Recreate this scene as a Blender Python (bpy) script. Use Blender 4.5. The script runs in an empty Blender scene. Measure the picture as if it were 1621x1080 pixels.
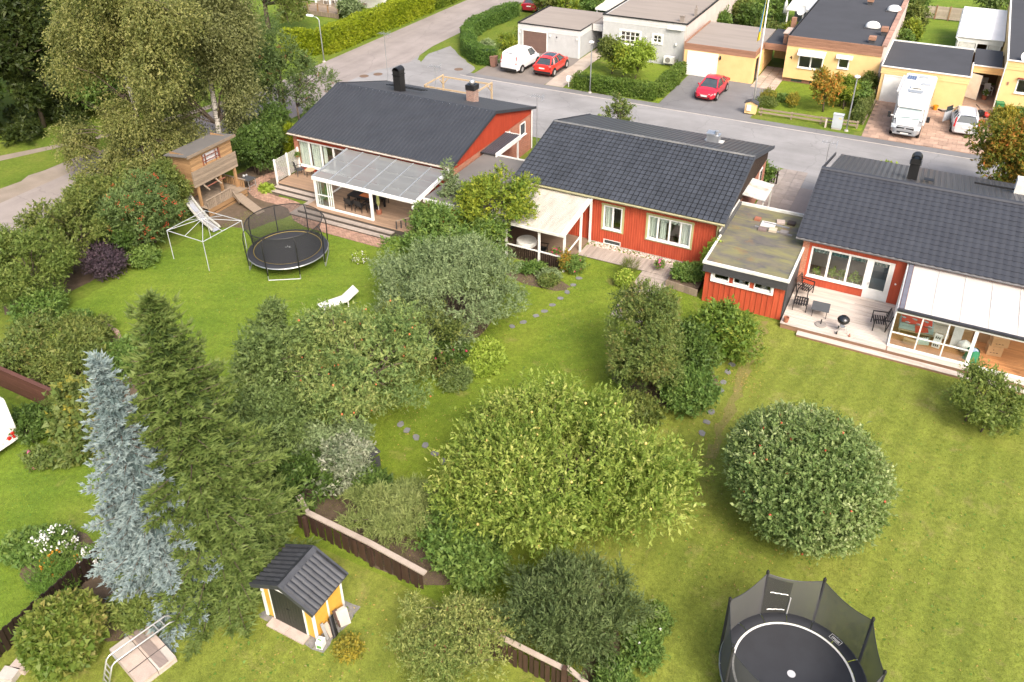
import bpy,math,random
import numpy as np
from mathutils import Vector,Matrix,Euler

sc=bpy.context.scene
C=sc.collection
PI=math.pi

# ------------------------------------------------------------------ camera
# world axes: x along the street, y away from the drone, z up; camera 24 m above the gardens
CAM_R=(0.88713185,0.46146223,-0.00704862)
CAM_U=(-0.23459423,0.4640398,0.85418535)
CAM_F=(-0.39744512,0.75612147,-0.51992086)
FPX,CX,CY=1326.33,810.5,428.18
cam=bpy.data.cameras.new('camera')
cam_o=bpy.data.objects.new('camera',cam)
C.objects.link(cam_o)
cam.sensor_width=36.0
cam.sensor_fit='HORIZONTAL'
cam.lens=FPX/1621.0*36.0
cam.shift_y=-(540.0-CY)/1621.0
cam.clip_start=0.1
cam.clip_end=2000
mw=Matrix.Identity(4)
for i in range(3):
 mw[i][0]=CAM_R[i];mw[i][1]=CAM_U[i];mw[i][2]=-CAM_F[i]
mw[2][3]=24.0
cam_o.matrix_world=mw
sc.camera=cam_o

# ------------------------------------------------------------------ light
SUN_EL,SUN_AZ=math.radians(46),math.radians(-42)# azimuth of the sun measured from +x towards +y
world=bpy.data.worlds.new('World')
sc.world=world
world.use_nodes=True
nt=world.node_tree
bg=nt.nodes['Background']
sky=nt.nodes.new('ShaderNodeTexSky')
sky.sky_type='NISHITA'
sky.sun_disc=False
sky.sun_elevation=SUN_EL
sky.sun_rotation=PI/2-SUN_AZ
sky.air_density=1.1
sky.dust_density=7.0
sky.ozone_density=0.6
nt.links.new(sky.outputs[0],bg.inputs[0])
bg.inputs[1].default_value=0.15
sun=bpy.data.lights.new('sun','SUN')
sun.energy=1.35
sun.angle=math.radians(18)
sun.color=(1.0,0.965,0.92)
sun_o=bpy.data.objects.new('sun',sun)
C.objects.link(sun_o)
sd=Vector((math.cos(SUN_EL)*math.cos(SUN_AZ),math.cos(SUN_EL)*math.sin(SUN_AZ),math.sin(SUN_EL)))
sun_o.rotation_euler=sd.to_track_quat('Z','Y').to_euler()
sun_o.location=(0,0,60)
sc.view_settings.view_transform='Standard'
sc.view_settings.look='None'
sc.view_settings.exposure=1.06
sc.view_settings.gamma=1.0
sc.view_settings.use_curve_mapping=False
sc.cycles.max_bounces=8
sc.cycles.transparent_max_bounces=12
sc.cycles.sample_clamp_indirect=6.0

# ------------------------------------------------------------------ helpers
def at(px,py,z=0.0):
 """photo pixel -> point on the level z"""
 a,b=(px-CX)/FPX,-(py-CY)/FPX
 w=[CAM_R[i]*a+CAM_U[i]*b+CAM_F[i]for i in range(3)]
 t=(z-24.0)/w[2]
 return Vector((w[0]*t,w[1]*t,z))

class MB:
 """collects shapes; build() links them as one mesh object"""
 def __init__(s):
  s.v=[];s.f=[]
 def add(s,vs,fs):
  n=len(s.v)
  s.v.extend([tuple(p)for p in vs])
  s.f.extend([tuple(i+n for i in f)for f in fs])
  return s
 def box(s,x0,x1,y0,y1,z0,z1):
  return s.add([(x0,y0,z0),(x1,y0,z0),(x1,y1,z0),(x0,y1,z0),(x0,y0,z1),(x1,y0,z1),(x1,y1,z1),(x0,y1,z1)],
     [(0,3,2,1),(4,5,6,7),(0,1,5,4),(1,2,6,5),(2,3,7,6),(3,0,4,7)])
 def beam(s,p,q,w,h=None,up=(0,0,1)):
  h=h or w
  p=Vector(p);q=Vector(q);d=(q-p).normalized();u=Vector(up)
  if abs(d.dot(u))>.98:u=Vector((0,1,0))
  a=d.cross(u).normalized()*w/2;b=a.cross(d).normalized()*h/2
  return s.add([p-a-b,p+a-b,p+a+b,p-a+b,q-a-b,q+a-b,q+a+b,q-a+b],
     [(0,1,2,3),(7,6,5,4),(0,4,5,1),(1,5,6,2),(2,6,7,3),(3,7,4,0)])
 def tube(s,pts,r,n=6,cap=True):
  pts=[Vector(p)for p in pts]
  if not hasattr(r,'__len__'):r=[r]*len(pts)
  vs=[];fs=[]
  for i,p in enumerate(pts):
   d=(pts[min(i+1,len(pts)-1)]-pts[max(i-1,0)])
   d=d.normalized()if d.length>1e-9 else Vector((0,0,1))
   u=Vector((0,0,1))if abs(d.z)<.9 else Vector((1,0,0))
   a=d.cross(u).normalized();b=a.cross(d)
   for k in range(n):
    t=2*PI*k/n
    vs.append(p+(a*math.cos(t)+b*math.sin(t))*r[i])
  for i in range(len(pts)-1):
   for k in range(n):
    fs.append((i*n+k,i*n+(k+1)%n,(i+1)*n+(k+1)%n,(i+1)*n+k))
  if cap:
   fs.append(tuple(range(n))[::-1]);fs.append(tuple((len(pts)-1)*n+k for k in range(n)))
  return s.add(vs,fs)
 def cyl(s,p,q,r,n=12):
  return s.tube([p,q],r,n)
 def prism(s,poly,axis,a0,a1):
  def P(q,a):
   return(a,q[0],q[1])if axis=='x' else(q[0],a,q[1])if axis=='y' else(q[0],q[1],a)
  n=len(poly)
  vs=[P(q,a0)for q in poly]+[P(q,a1)for q in poly]
  fs=[tuple(range(n)),tuple(range(2*n-1,n-1,-1))]+[(i,i+n,(i+1)%n+n,(i+1)%n)for i in range(n)]
  return s.add(vs,fs)
 def lathe(s,prof,n=16,c=(0,0,0)):
  vs=[];fs=[]
  for(r,z)in prof:
   for k in range(n):
    t=2*PI*k/n
    vs.append((c[0]+r*math.cos(t),c[1]+r*math.sin(t),c[2]+z))
  for i in range(len(prof)-1):
   for k in range(n):
    fs.append((i*n+k,i*n+(k+1)%n,(i+1)*n+(k+1)%n,(i+1)*n+k))
  return s.add(vs,fs)
 def ball(s,c,r,n=8,m=5,sq=(1,1,1)):
  prof=[(math.sin(PI*i/m)*r,-math.cos(PI*i/m)*r)for i in range(m+1)]
  k=len(s.v);s.lathe(prof,n)
  for i in range(k,len(s.v)):
   x,y,z=s.v[i];s.v[i]=(x*sq[0]+c[0],y*sq[1]+c[1],z*sq[2]+c[2])
  return s
 def grid(s,fn,nu,nv):
  vs=[fn(i/nu,j/nv)for j in range(nv+1)for i in range(nu+1)]
  fs=[(j*(nu+1)+i,j*(nu+1)+i+1,(j+1)*(nu+1)+i+1,(j+1)*(nu+1)+i)for j in range(nv)for i in range(nu)]
  return s.add(vs,fs)
 def mesh(s,name,mat,smooth=False,off=None):
  me=bpy.data.meshes.new(name)
  vs=s.v if off is None else[(x-off[0],y-off[1],z-off[2])for x,y,z in s.v]
  me.from_pydata(vs,[],s.f)
  if mat is not None:me.materials.append(mat)
  if smooth:me.shade_smooth()if hasattr(me,'shade_smooth')else None
  me.update()
  return me

def worigin(p):
 o=Vector((0,0,0))
 while p is not None:
  o=o+p.location;p=p.parent
 return o

def part(name,mb,mat,parent,local=False,smooth=False,label=None,stuff=False):
 """a child mesh; geometry is in world coordinates unless local"""
 off=None if local or parent is None else worigin(parent)
 o=bpy.data.objects.new(name,mb.mesh(name,mat,smooth,off))
 C.objects.link(o);o.parent=parent
 if label:o['label']=label
 if stuff:o['kind']='stuff'
 return o

def inst(name,me,parent,loc,rot=(0,0,0),scale=None,rel=True):
 o=bpy.data.objects.new(name,me)
 C.objects.link(o);o.parent=parent
 l=Vector(loc)
 o.location=l-worigin(parent)if(rel and parent is not None)else l
 o.rotation_euler=rot
 if scale:o.scale=scale
 return o

def tag(o,label,cat,group=None):
 o['label']=label;o['category']=cat
 if group:o['group']=group
 return o

def thing(name,label,cat,loc=(0,0,0),rotz=0.0,group=None):
 o=bpy.data.objects.new(name,None)
 C.objects.link(o);o.location=loc;o.rotation_euler=(0,0,rotz);o.empty_display_size=.3
 return tag(o,label,cat,group)

def solo(name,mb,mat,label,cat,group=None,o=None,smooth=False):
 if o is None:
  xs=[p[0]for p in mb.v];ys=[p[1]for p in mb.v];zs=[p[2]for p in mb.v]
  o=((min(xs)+max(xs))/2,(min(ys)+max(ys))/2,min(zs))
 ob=bpy.data.objects.new(name,mb.mesh(name,mat,smooth,o))
 C.objects.link(ob);ob.location=o
 return tag(ob,label,cat,group)

def struct(name,mb,mat,smooth=False,stuff=False):
 ob=bpy.data.objects.new(name,mb.mesh(name,mat,smooth))
 C.objects.link(ob);ob['kind']='stuff' if stuff else 'structure'
 return ob

def dup(root,loc,rotz=None,label=None,group=None):
 r=root.copy();C.objects.link(r);r.location=loc
 if rotz is not None:r.rotation_euler=(0,0,rotz)
 if label:r['label']=label
 if group:r['group']=group
 for ch in list(root.children):
  c=ch.copy();C.objects.link(c);c.parent=r
  for g in list(ch.children):
   d=g.copy();C.objects.link(d);d.parent=c
 return r

# ------------------------------------------------------------------ materials
_mats={}
def _nodes(name):
 m=bpy.data.materials.new(name);m.use_nodes=True
 return m,m.node_tree,m.node_tree.nodes['Principled BSDF']

def _tex(t,kind,scale,detail=5.0,rough=.55,vec=None,stretch=None,dist=0.0):
 n=t.nodes.new('ShaderNodeTexNoise' if kind=='noise' else 'ShaderNodeTexVoronoi')
 n.inputs['Scale'].default_value=scale
 if kind=='noise':
  n.inputs['Detail'].default_value=detail;n.inputs['Roughness'].default_value=rough;n.inputs['Distortion'].default_value=dist
 g=vec
 if g is None:
  g=t.nodes.new('ShaderNodeNewGeometry').outputs['Position']
 if stretch:
  mp=t.nodes.new('ShaderNodeMapping');mp.inputs['Scale'].default_value=stretch
  t.links.new(g,mp.inputs[0]);g=mp.outputs[0]
 t.links.new(g,n.inputs['Vector'])
 return n.outputs['Fac']if kind=='noise' else n.outputs['Distance']

def _ramp(t,fac,stops):
 r=t.nodes.new('ShaderNodeValToRGB')
 el=r.color_ramp.elements
 while len(el)<len(stops):el.new(.5)
 for e,(p,c)in zip(el,stops):
  e.position=p;e.color=(*c,1)if len(c)==3 else c
 t.links.new(fac,r.inputs[0])
 return r.outputs[0]

def _mix(t,fac,a,b,mode='MIX'):
 m=t.nodes.new('ShaderNodeMix');m.data_type='RGBA';m.blend_type=mode
 if hasattr(fac,'links'):t.links.new(fac,m.inputs[0])
 else:m.inputs[0].default_value=fac
 for s,x in((6,a),(7,b)):
  if hasattr(x,'links'):t.links.new(x,m.inputs[s])
  else:m.inputs[s].default_value=(*x,1)
 return m.outputs[2]

def _math(t,op,a,b=0.0):
 m=t.nodes.new('ShaderNodeMath');m.operation=op
 for i,x in enumerate((a,b)):
  if hasattr(x,'links'):t.links.new(x,m.inputs[i])
  else:m.inputs[i].default_value=x
 return m.outputs[0]

def surf(name,c1,c2=None,scale=3.0,rough=.7,bump=0.0,bscale=40.0,metal=0.0,spec=.4,stretch=None,island=0.0,lo=.35,hi=.7,fine=.25,emit=None,coat=0.0):
 """two-tone weathered surface: slow noise between c1 and c2, fine grain, optional per-piece tint"""
 if name in _mats:return _mats[name]
 m,t,b=_nodes(name)
 c2=c2 or tuple(x*.82 for x in c1)
 col=_ramp(t,_tex(t,'noise',scale,6,.6,stretch=stretch),[(lo,c1),(hi,c2)])
 fn=_tex(t,'noise',bscale,3,.6,stretch=stretch)
 v=_math(t,'ADD',_math(t,'MULTIPLY',fn,fine*2),1-fine)
 col=_mix(t,1.0,col,v,'MULTIPLY')
 if island:
  g=t.nodes.new('ShaderNodeNewGeometry');oi=t.nodes.new('ShaderNodeObjectInfo')
  r=_math(t,'FRACT',_math(t,'ADD',g.outputs['Random Per Island'],oi.outputs['Random']))
  col=_mix(t,1.0,col,_math(t,'ADD',_math(t,'MULTIPLY',r,island*2),1-island),'MULTIPLY')
 t.links.new(col,b.inputs['Base Color'])
 b.inputs['Roughness'].default_value=rough
 b.inputs['Metallic'].default_value=metal
 b.inputs['Specular IOR Level'].default_value=spec
 b.inputs['Coat Weight'].default_value=coat
 if bump:
  bn=t.nodes.new('ShaderNodeBump');bn.inputs['Strength'].default_value=bump;bn.inputs['Distance'].default_value=.02
  t.links.new(fn,bn.inputs['Height']);t.links.new(bn.outputs[0],b.inputs['Normal'])
 _mats[name]=m
 return m

def leafmat(name,cols,trans=.25,rough=.5):
 """leaves: per-leaf tint picks from a few leaf colours"""
 if name in _mats:return _mats[name]
 m,t,b=_nodes(name)
 a=t.nodes.new('ShaderNodeAttribute');a.attribute_name='tint'
 n=len(cols)
 col=_ramp(t,a.outputs['Fac'],[(i/(n-1),c)for i,c in enumerate(cols)])
 t.links.new(col,b.inputs['Base Color'])
 b.inputs['Roughness'].default_value=rough
 b.inputs['Specular IOR Level'].default_value=.22
 tr=t.nodes.new('ShaderNodeBsdfTranslucent');t.links.new(_mix(t,.5,col,(.25,.3,.02)),tr.inputs[0])
 mx=t.nodes.new('ShaderNodeMixShader');mx.inputs[0].default_value=min(trans*1.4,.5)
 t.links.new(b.outputs[0],mx.inputs[1]);t.links.new(tr.outputs[0],mx.inputs[2])
 t.links.new(mx.outputs[0],t.nodes['Material Output'].inputs[0])
 _mats[name]=m
 return m

def glassmat(name,tint=(.9,.95,.95),refl=1.45,haze=0.0,hazecol=(.8,.8,.8)):
 if name in _mats:return _mats[name]
 m,t,b=_nodes(name)
 t.nodes.remove(b)
 tr=t.nodes.new('ShaderNodeBsdfTransparent');tr.inputs[0].default_value=(*tint,1)
 gl=t.nodes.new('ShaderNodeBsdfGlossy');gl.inputs['Roughness'].default_value=.03
 fr=t.nodes.new('ShaderNodeLayerWeight');fr.inputs[0].default_value=.5
 mx=t.nodes.new('ShaderNodeMixShader')
 t.links.new(_math(t,'ADD',_math(t,'MULTIPLY',_math(t,'POWER',fr.outputs['Facing'],4.0),.9),.05*refl),mx.inputs[0]);t.links.new(tr.outputs[0],mx.inputs[1]);t.links.new(gl.outputs[0],mx.inputs[2])
 out=mx.outputs[0]
 if haze:
  df=t.nodes.new('ShaderNodeBsdfDiffuse');df.inputs[0].default_value=(*hazecol,1)
  m2=t.nodes.new('ShaderNodeMixShader');m2.inputs[0].default_value=haze
  t.links.new(out,m2.inputs[1]);t.links.new(df.outputs[0],m2.inputs[2]);out=m2.outputs[0]
 t.links.new(out,t.nodes['Material Output'].inputs[0])
 _mats[name]=m
 return m

def brickmat(name,c1,c2,mortar,w=.25,h=.075,axis='x'):
 if name in _mats:return _mats[name]
 m,t,b=_nodes(name)
 g=t.nodes.new('ShaderNodeNewGeometry')
 sp=t.nodes.new('ShaderNodeSeparateXYZ');t.links.new(g.outputs['Position'],sp.inputs[0])
 cb=t.nodes.new('ShaderNodeCombineXYZ')
 if axis=='z':
  t.links.new(sp.outputs[0],cb.inputs[0]);t.links.new(sp.outputs[1],cb.inputs[1])
 else:
  t.links.new(_math(t,'ADD',sp.outputs[0],sp.outputs[1]),cb.inputs[0]);t.links.new(sp.outputs[2],cb.inputs[1])
 br=t.nodes.new('ShaderNodeTexBrick')
 br.inputs['Scale'].default_value=1.0;br.inputs['Brick Width'].default_value=w;br.inputs['Row Height'].default_value=h
 br.inputs['Mortar Size'].default_value=h*.1;br.inputs['Color1'].default_value=(*c1,1);br.inputs['Color2'].default_value=(*c2,1);br.inputs['Mortar'].default_value=(*mortar,1)
 t.links.new(cb.outputs[0],br.inputs['Vector'])
 fn=_tex(t,'noise',6,5)
 col=_mix(t,1.0,br.outputs['Color'],_math(t,'ADD',_math(t,'MULTIPLY',fn,.6),.7),'MULTIPLY')
 t.links.new(col,b.inputs['Base Color']);b.inputs['Roughness'].default_value=.85
 bn=t.nodes.new('ShaderNodeBump');bn.inputs['Strength'].default_value=.4;bn.inputs['Distance'].default_value=.01;bn.invert=True
 t.links.new(br.outputs['Fac'],bn.inputs['Height']);t.links.new(bn.outputs[0],b.inputs['Normal'])
 _mats[name]=m
 return m

def grassmat(name,cols,dry,soil=(.10,.075,.04),dryamt=.55,stripe=0.0,srot=0.0):
 """mown lawn: patches of several greens, dry spots, clover, a few worn places, faint mowing bands"""
 if name in _mats:return _mats[name]
 m,t,b=_nodes(name)
 big=_tex(t,'noise',.35,6,.62)
 col=_ramp(t,big,[(.28,cols[0]),(.5,cols[1]),(.72,cols[2])])
 d=_ramp(t,_tex(t,'noise',.8,8,.68,dist=.4),[(dryamt,(0,0,0)),(dryamt+.16,(1,1,1))])
 col=_mix(t,_math(t,'MULTIPLY',d,.8),col,dry)
 mid=_tex(t,'noise',4.5,6,.7)
 col=_mix(t,1.0,col,_math(t,'ADD',_math(t,'MULTIPLY',mid,1.3),.35),'MULTIPLY')
 fine=_tex(t,'noise',26.0,8,.85)
 col=_mix(t,1.0,col,_math(t,'ADD',_math(t,'MULTIPLY',fine,2.2),-.10),'MULTIPLY')
 s=_ramp(t,_tex(t,'noise',1.7,7,.7),[(.70,(0,0,0)),(.80,(1,1,1))])
 col=_mix(t,_math(t,'MULTIPLY',s,.45),col,soil)
 if stripe:
  mp=t.nodes.new('ShaderNodeMapping');mp.inputs['Rotation'].default_value=(0,0,srot)
  g=t.nodes.new('ShaderNodeNewGeometry');t.links.new(g.outputs['Position'],mp.inputs[0])
  w=t.nodes.new('ShaderNodeTexWave');w.inputs['Scale'].default_value=.32;w.inputs['Distortion'].default_value=2.2;w.inputs['Detail'].default_value=3;w.inputs['Detail Scale'].default_value=1.4
  t.links.new(mp.outputs[0],w.inputs[0])
  col=_mix(t,1.0,col,_math(t,'ADD',_math(t,'MULTIPLY',w.outputs['Fac'],stripe),1-stripe/2),'MULTIPLY')
 t.links.new(col,b.inputs['Base Color'])
 b.inputs['Roughness'].default_value=.85;b.inputs['Specular IOR Level'].default_value=.15
 bn=t.nodes.new('ShaderNodeBump');bn.inputs['Strength'].default_value=.7;bn.inputs['Distance'].default_value=.05
 t.links.new(_math(t,'ADD',fine,mid),bn.inputs['Height']);t.links.new(bn.outputs[0],b.inputs['Normal'])
 _mats[name]=m
 return m

def netmat(name,col,dens):
 if name in _mats:return _mats[name]
 m,t,b=_nodes(name)
 b.inputs['Base Color'].default_value=(*col,1);b.inputs['Roughness'].default_value=.8
 tr=t.nodes.new('ShaderNodeBsdfTransparent')
 mx=t.nodes.new('ShaderNodeMixShader');mx.inputs[0].default_value=dens
 t.links.new(tr.outputs[0],mx.inputs[1]);t.links.new(b.outputs[0],mx.inputs[2])
 t.links.new(mx.outputs[0],t.nodes['Material Output'].inputs[0])
 _mats[name]=m
 return m

def roadmat(name,c,along='x'):
 """old asphalt: tyre-polished bands, repair patches, fine cracks, oil spots"""
 m,t,b=_nodes(name)
 st=(.05,.9,1)if along=='x' else(.9,.05,1)
 col=_ramp(t,_tex(t,'noise',1.0,5,.6,stretch=st),[(.3,tuple(x*.88 for x in c)),(.7,tuple(x*1.08 for x in c))])
 col=_mix(t,1.0,col,_ramp(t,_tex(t,'noise',.28,7,.65),[(.35,(.84,.83,.82)),(.6,(1.03,1.02,1.01))]),'MULTIPLY')
 sp=_ramp(t,_tex(t,'noise',2.6,6,.7),[(.66,(0,0,0)),(.75,(1,1,1))]);col=_mix(t,_math(t,'MULTIPLY',sp,.22),col,tuple(x*.45 for x in c))
 v=t.nodes.new('ShaderNodeTexVoronoi');v.feature='DISTANCE_TO_EDGE';v.inputs['Scale'].default_value=.22;g=t.nodes.new('ShaderNodeNewGeometry')
 w=t.nodes.new('ShaderNodeTexNoise');w.inputs['Scale'].default_value=.9;t.links.new(g.outputs['Position'],w.inputs['Vector'])
 a=t.nodes.new('ShaderNodeVectorMath');a.operation='ADD';t.links.new(g.outputs['Position'],a.inputs[0]);t.links.new(w.outputs['Color'],a.inputs[1]);t.links.new(a.outputs[0],v.inputs['Vector'])
 col=_mix(t,_math(t,'MULTIPLY',_ramp(t,v.outputs['Distance'],[(.003,(1,1,1)),(.010,(0,0,0))]),.25),col,tuple(x*.4 for x in c))
 fn=_tex(t,'noise',45,4,.7);col=_mix(t,1.0,col,_math(t,'ADD',_math(t,'MULTIPLY',fn,.5),.75),'MULTIPLY')
 t.links.new(col,b.inputs['Base Color']);b.inputs['Roughness'].default_value=.88;b.inputs['Specular IOR Level'].default_value=.25
 return m

WHITE=surf('white_paint',(.78,.78,.76),(.66,.66,.63),2,.5,fine=.06)
WHITE_DIRTY=surf('white_weathered',(.70,.70,.66),(.5,.49,.45),3,.6,fine=.12)
RED1=surf('red_paint_deep',(.36,.055,.025),(.28,.042,.02),1.5,.6,bscale=30,fine=.15,stretch=(4,4,.6))
RED2=surf('red_paint',(.48,.088,.04),(.35,.056,.027),1.1,.6,bscale=30,fine=.15,stretch=(4,4,.6))
RED3=surf('red_paint_bright',(.51,.095,.046),(.40,.068,.032),1.1,.6,bscale=30,fine=.12,stretch=(4,4,.6))
OCHRE=surf('green_ochre_paint',(.42,.40,.20),(.35,.33,.16),3,.6)
YELLOW=surf('yellow_paint',(.76,.53,.25),(.69,.47,.215),1.2,.7,fine=.08,bscale=50)
SHEDY=surf('shed_yellow_paint',(.66,.36,.06),(.56,.30,.05),2,.6,fine=.12)
GREYW=surf('pale_grey_paint',(.50,.51,.51),(.44,.45,.45),1.5,.6,fine=.06)
TILE1=surf('roof_sheet_anthracite',(.032,.036,.044),(.025,.028,.035),.9,.6,fine=.2,bscale=25,spec=.5)
TILE2=surf('roof_tile_slate',(.042,.048,.060),(.030,.035,.044),.7,.65,fine=.16,bscale=25,island=.14,stretch=(1.6,.5,1),spec=.5)
TILE3=surf('roof_tile_graphite',(.035,.039,.049),(.028,.031,.040),.8,.65,fine=.12,bscale=25,island=.06,spec=.5)
TILES=surf('shed_tile_black',(.05,.053,.06),(.035,.037,.043),4,.45,fine=.2,spec=.45,island=.12)
METALB=surf('back_roof_steel',(.05,.053,.062),(.042,.044,.052),1,.4,fine=.12)
BLACK=surf('black_steel',(.012,.012,.013),(.02,.02,.02),3,.4,fine=.2)
DARKG=surf('dark_grey_paint',(.045,.046,.05),(.06,.06,.063),3,.6,fine=.2,stretch=(1,1,6))
GALV=surf('galvanised_steel',(.52,.54,.56),(.40,.42,.44),4,.35,metal=.7,fine=.12)
ALU=surf('aluminium',(.62,.62,.62),(.5,.5,.5),4,.35,metal=.6,fine=.1)
WOODN=surf('fresh_timber',(.47,.36,.23),(.38,.285,.17),3,.65,fine=.25,stretch=(6,6,1))
WOODP=surf('playhouse_timber',(.34,.205,.10),(.25,.15,.075),2,.65,fine=.3,stretch=(1,1,9),island=.2)
WOODG=surf('greyed_timber',(.27,.21,.155),(.20,.16,.12),2,.75,fine=.3,stretch=(8,1,8),island=.18)
DECK1=surf('oiled_decking',(.30,.20,.13),(.24,.165,.115),1.2,.7,fine=.25,stretch=(1,9,9),island=.14)
DECK2=surf('grey_decking',(.36,.31,.27),(.28,.235,.20),1.2,.75,fine=.3,stretch=(9,1,1),island=.16)
DECK3=surf('bleached_decking',(.53,.47,.42),(.40,.34,.29),1.0,.75,fine=.3,stretch=(1,9,9),island=.14)
FENCEB=surf('brown_fence_stain',(.06,.032,.023),(.045,.025,.018),3,.65,fine=.3,island=.2)
FENCED=surf('dark_fence_stain',(.022,.013,.01),(.03,.018,.013),3,.6,fine=.3,island=.2)
RAILG=surf('weathered_rail',(.42,.35,.29),(.32,.26,.21),2,.75,fine=.3,island=.1)
ASPHALT=roadmat('asphalt_street',(.25,.248,.25))
ASPHALTD=roadmat('asphalt_patch',(.175,.175,.18))
ASPHALTP=roadmat('asphalt_pink',(.27,.24,.225),'y')
GRAVEL=surf('worn_gravel',(.27,.225,.185),(.19,.16,.12),.5,.9,bump=.4,bscale=40,fine=.3)
CONC=surf('concrete',(.47,.43,.39),(.37,.335,.30),2,.85,bump=.1,fine=.2)
CONCP=surf('pink_concrete',(.45,.37,.32),(.36,.29,.25),3,.85,bump=.15,fine=.25,island=.1)
PAVER=surf('driveway_stone',(.40,.275,.205),(.30,.205,.155),1.5,.85,fine=.25,island=.16,bump=.1)
SOIL=surf('soil',(.12,.085,.058),(.08,.06,.036),3,.95,bump=.6,bscale=30,fine=.4)
PEBBLE=surf('pebble',(.40,.34,.30),(.26,.22,.20),3,.8,island=.4)
FELTB=surf('roof_felt_brown',(.27,.235,.205),(.225,.195,.17),.6,.9,fine=.15,stretch=(.4,3,1))
FELTD=surf('roof_felt_dark',(.05,.052,.06),(.042,.044,.05),.6,.85,fine=.2)
FELTG=surf('roof_felt_grey',(.15,.14,.13),(.115,.11,.105),.7,.9,fine=.2)
GLASS=glassmat('window_glass',(.93,.96,.95),1.45)
CARGLASS=surf('car_glass',(.05,.065,.07),(.03,.04,.045),2,.06,fine=.05,spec=1.0)
TYRE=surf('tyre',(.012,.012,.012),(.02,.02,.02),5,.8)
PLASTIC=surf('black_plastic',(.014,.014,.015),(.022,.022,.022),4,.5)
CURTAIN=surf('curtain',(.66,.69,.63),(.5,.54,.49),1.5,.8,stretch=(14,14,.4),fine=.2)
TEALC=surf('teal_curtain',(.05,.14,.13),(.03,.09,.085),1.5,.8,stretch=(14,14,.4),fine=.2)
INTER=surf('room_wall',(.62,.58,.52),(.54,.5,.45),1,.9)
FLOORW=surf('room_floor',(.28,.16,.08),(.20,.11,.055),1.2,.5,stretch=(1,9,1),fine=.25)
POTT=surf('terracotta',(.34,.13,.075),(.26,.10,.06),5,.8)
BARK=surf('bark',(.13,.10,.075),(.085,.065,.05),4,.9,bump=.5,bscale=18,fine=.4,stretch=(4,4,.7))
BIRCHB=surf('birch_bark',(.50,.47,.43),(.10,.09,.08),2.2,.8,fine=.3,stretch=(1,1,5),lo=.5,hi=.62)
TWIG=surf('twigs',(.12,.085,.06),(.08,.058,.042),4,.9,fine=.3)

# ------------------------------------------------------------------ ground, roads, paths
rnd=random.Random(7)
G_OLIVE=grassmat('lawn_olive',[(.125,.16,.025),(.165,.197,.032),(.20,.222,.042)],(.25,.22,.08),dryamt=.56,stripe=.16,srot=math.radians(8))
G_LUSH=grassmat('lawn_lush',[(.092,.155,.018),(.13,.192,.022),(.168,.215,.03)],(.21,.205,.06),dryamt=.60,stripe=.08,srot=math.radians(60))
G_WILD=grassmat('verge_grass',[(.075,.12,.015),(.11,.155,.02),(.15,.175,.03)],(.20,.17,.06),dryamt=.58)
G_MID=grassmat('lawn_mid',[(.10,.155,.016),(.14,.195,.02),(.175,.215,.028)],(.235,.21,.07),dryamt=.57,stripe=.10,srot=math.radians(35))

def sheet(name,poly,z,mat,stuff=False):
 mb=MB();mb.add([(x,y,z)for x,y in poly],[tuple(range(len(poly)))])
 return struct(name,mb,mat,stuff=stuff)

def rect(x0,x1,y0,y1):return[(x0,y0),(x1,y0),(x1,y1),(x0,y1)]

sheet('ground',rect(-700,700,-300,1200),0.0,G_WILD)
def wob(poly,step=.6,amp=.12,seed=1):
 """uneven hand-cut edge"""
 r=random.Random(seed);out=[]
 for i,(x,y)in enumerate(poly):
  x2,y2=poly[(i+1)%len(poly)]
  n=max(1,int(math.hypot(x2-x,y2-y)/step))
  for k in range(n):
   t=k/n;out.append((x+(x2-x)*t+r.uniform(-amp,amp),y+(y2-y)*t+r.uniform(-amp,amp)))
 return out
sheet('lawn',rect(-7.6,14,5,36.5),.006,G_OLIVE)
sheet('lawn',wob(rect(-21.5,-7.6,14.9,39.5)),.006,G_MID)
sheet('lawn',wob(rect(-37.2,-22.0,15.6,35.3)),.010,G_LUSH)
sheet('lawn',rect(-38,-22.1,2,15.1),.010,G_LUSH)
sheet('lawn',rect(-22.0,-5.0,2,14.9),.010,G_OLIVE)
sheet('lawn',rect(-28.0,-19.8,63.4,73.4),.006,G_MID)
sheet('lawn',rect(-12.2,-4.2,64.6,73.5),.006,G_MID)
sheet('lawn',rect(-4.0,4.6,80,101),.006,G_LUSH)
sheet('lawn',rect(-30,70,101.4,190),.006,G_LUSH)
sheet('lawn',rect(-20.3,-12.4,79.8,110),.006,G_LUSH)
sheet('lawn',rect(-76,-53.0,55,92),.006,G_LUSH)

# streets
sheet('road',[(-45.2,52.6),(60,52.6),(60,62.6),(-41.0,62.6),(-43.6,64.2),(-45.2,67.5)],.012,ASPHALT)
sheet('side_road',[(-51.6,-30),(-45.0,-30),(-45.0,26),(-44.6,40),(-44.4,52),(-40.0,55.5),(-40.0,59.8),(-44.0,63.0),(-44.9,69),(-44.9,140),(-51.1,140),(-51.3,60)],.016,ASPHALTP)
sheet('road',wob([(-44.2,52.7),(-37,52.7),(-37,62.5),(-41.0,62.4),(-43.6,64.6),(-45.5,60.5),(-45.9,56)],.8,.12,31),.020,ASPHALT)
sheet('pavement',rect(-38.0,60,62.6,63.55),.010,ASPHALTD)
sheet('pavement',wob([(-41.6,62.2),(-37.5,62.2),(-37.5,64.6),(-40.4,67.2),(-43.4,69.8),(-43.9,66.6),(-43.2,64.3)],.7,.1,32),.024,roadmat('asphalt_corner',(.24,.238,.238)))
kb=MB()
kb.box(-38,60,62.55,62.62,0,.035)
struct('kerb',kb,CONC)
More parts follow.
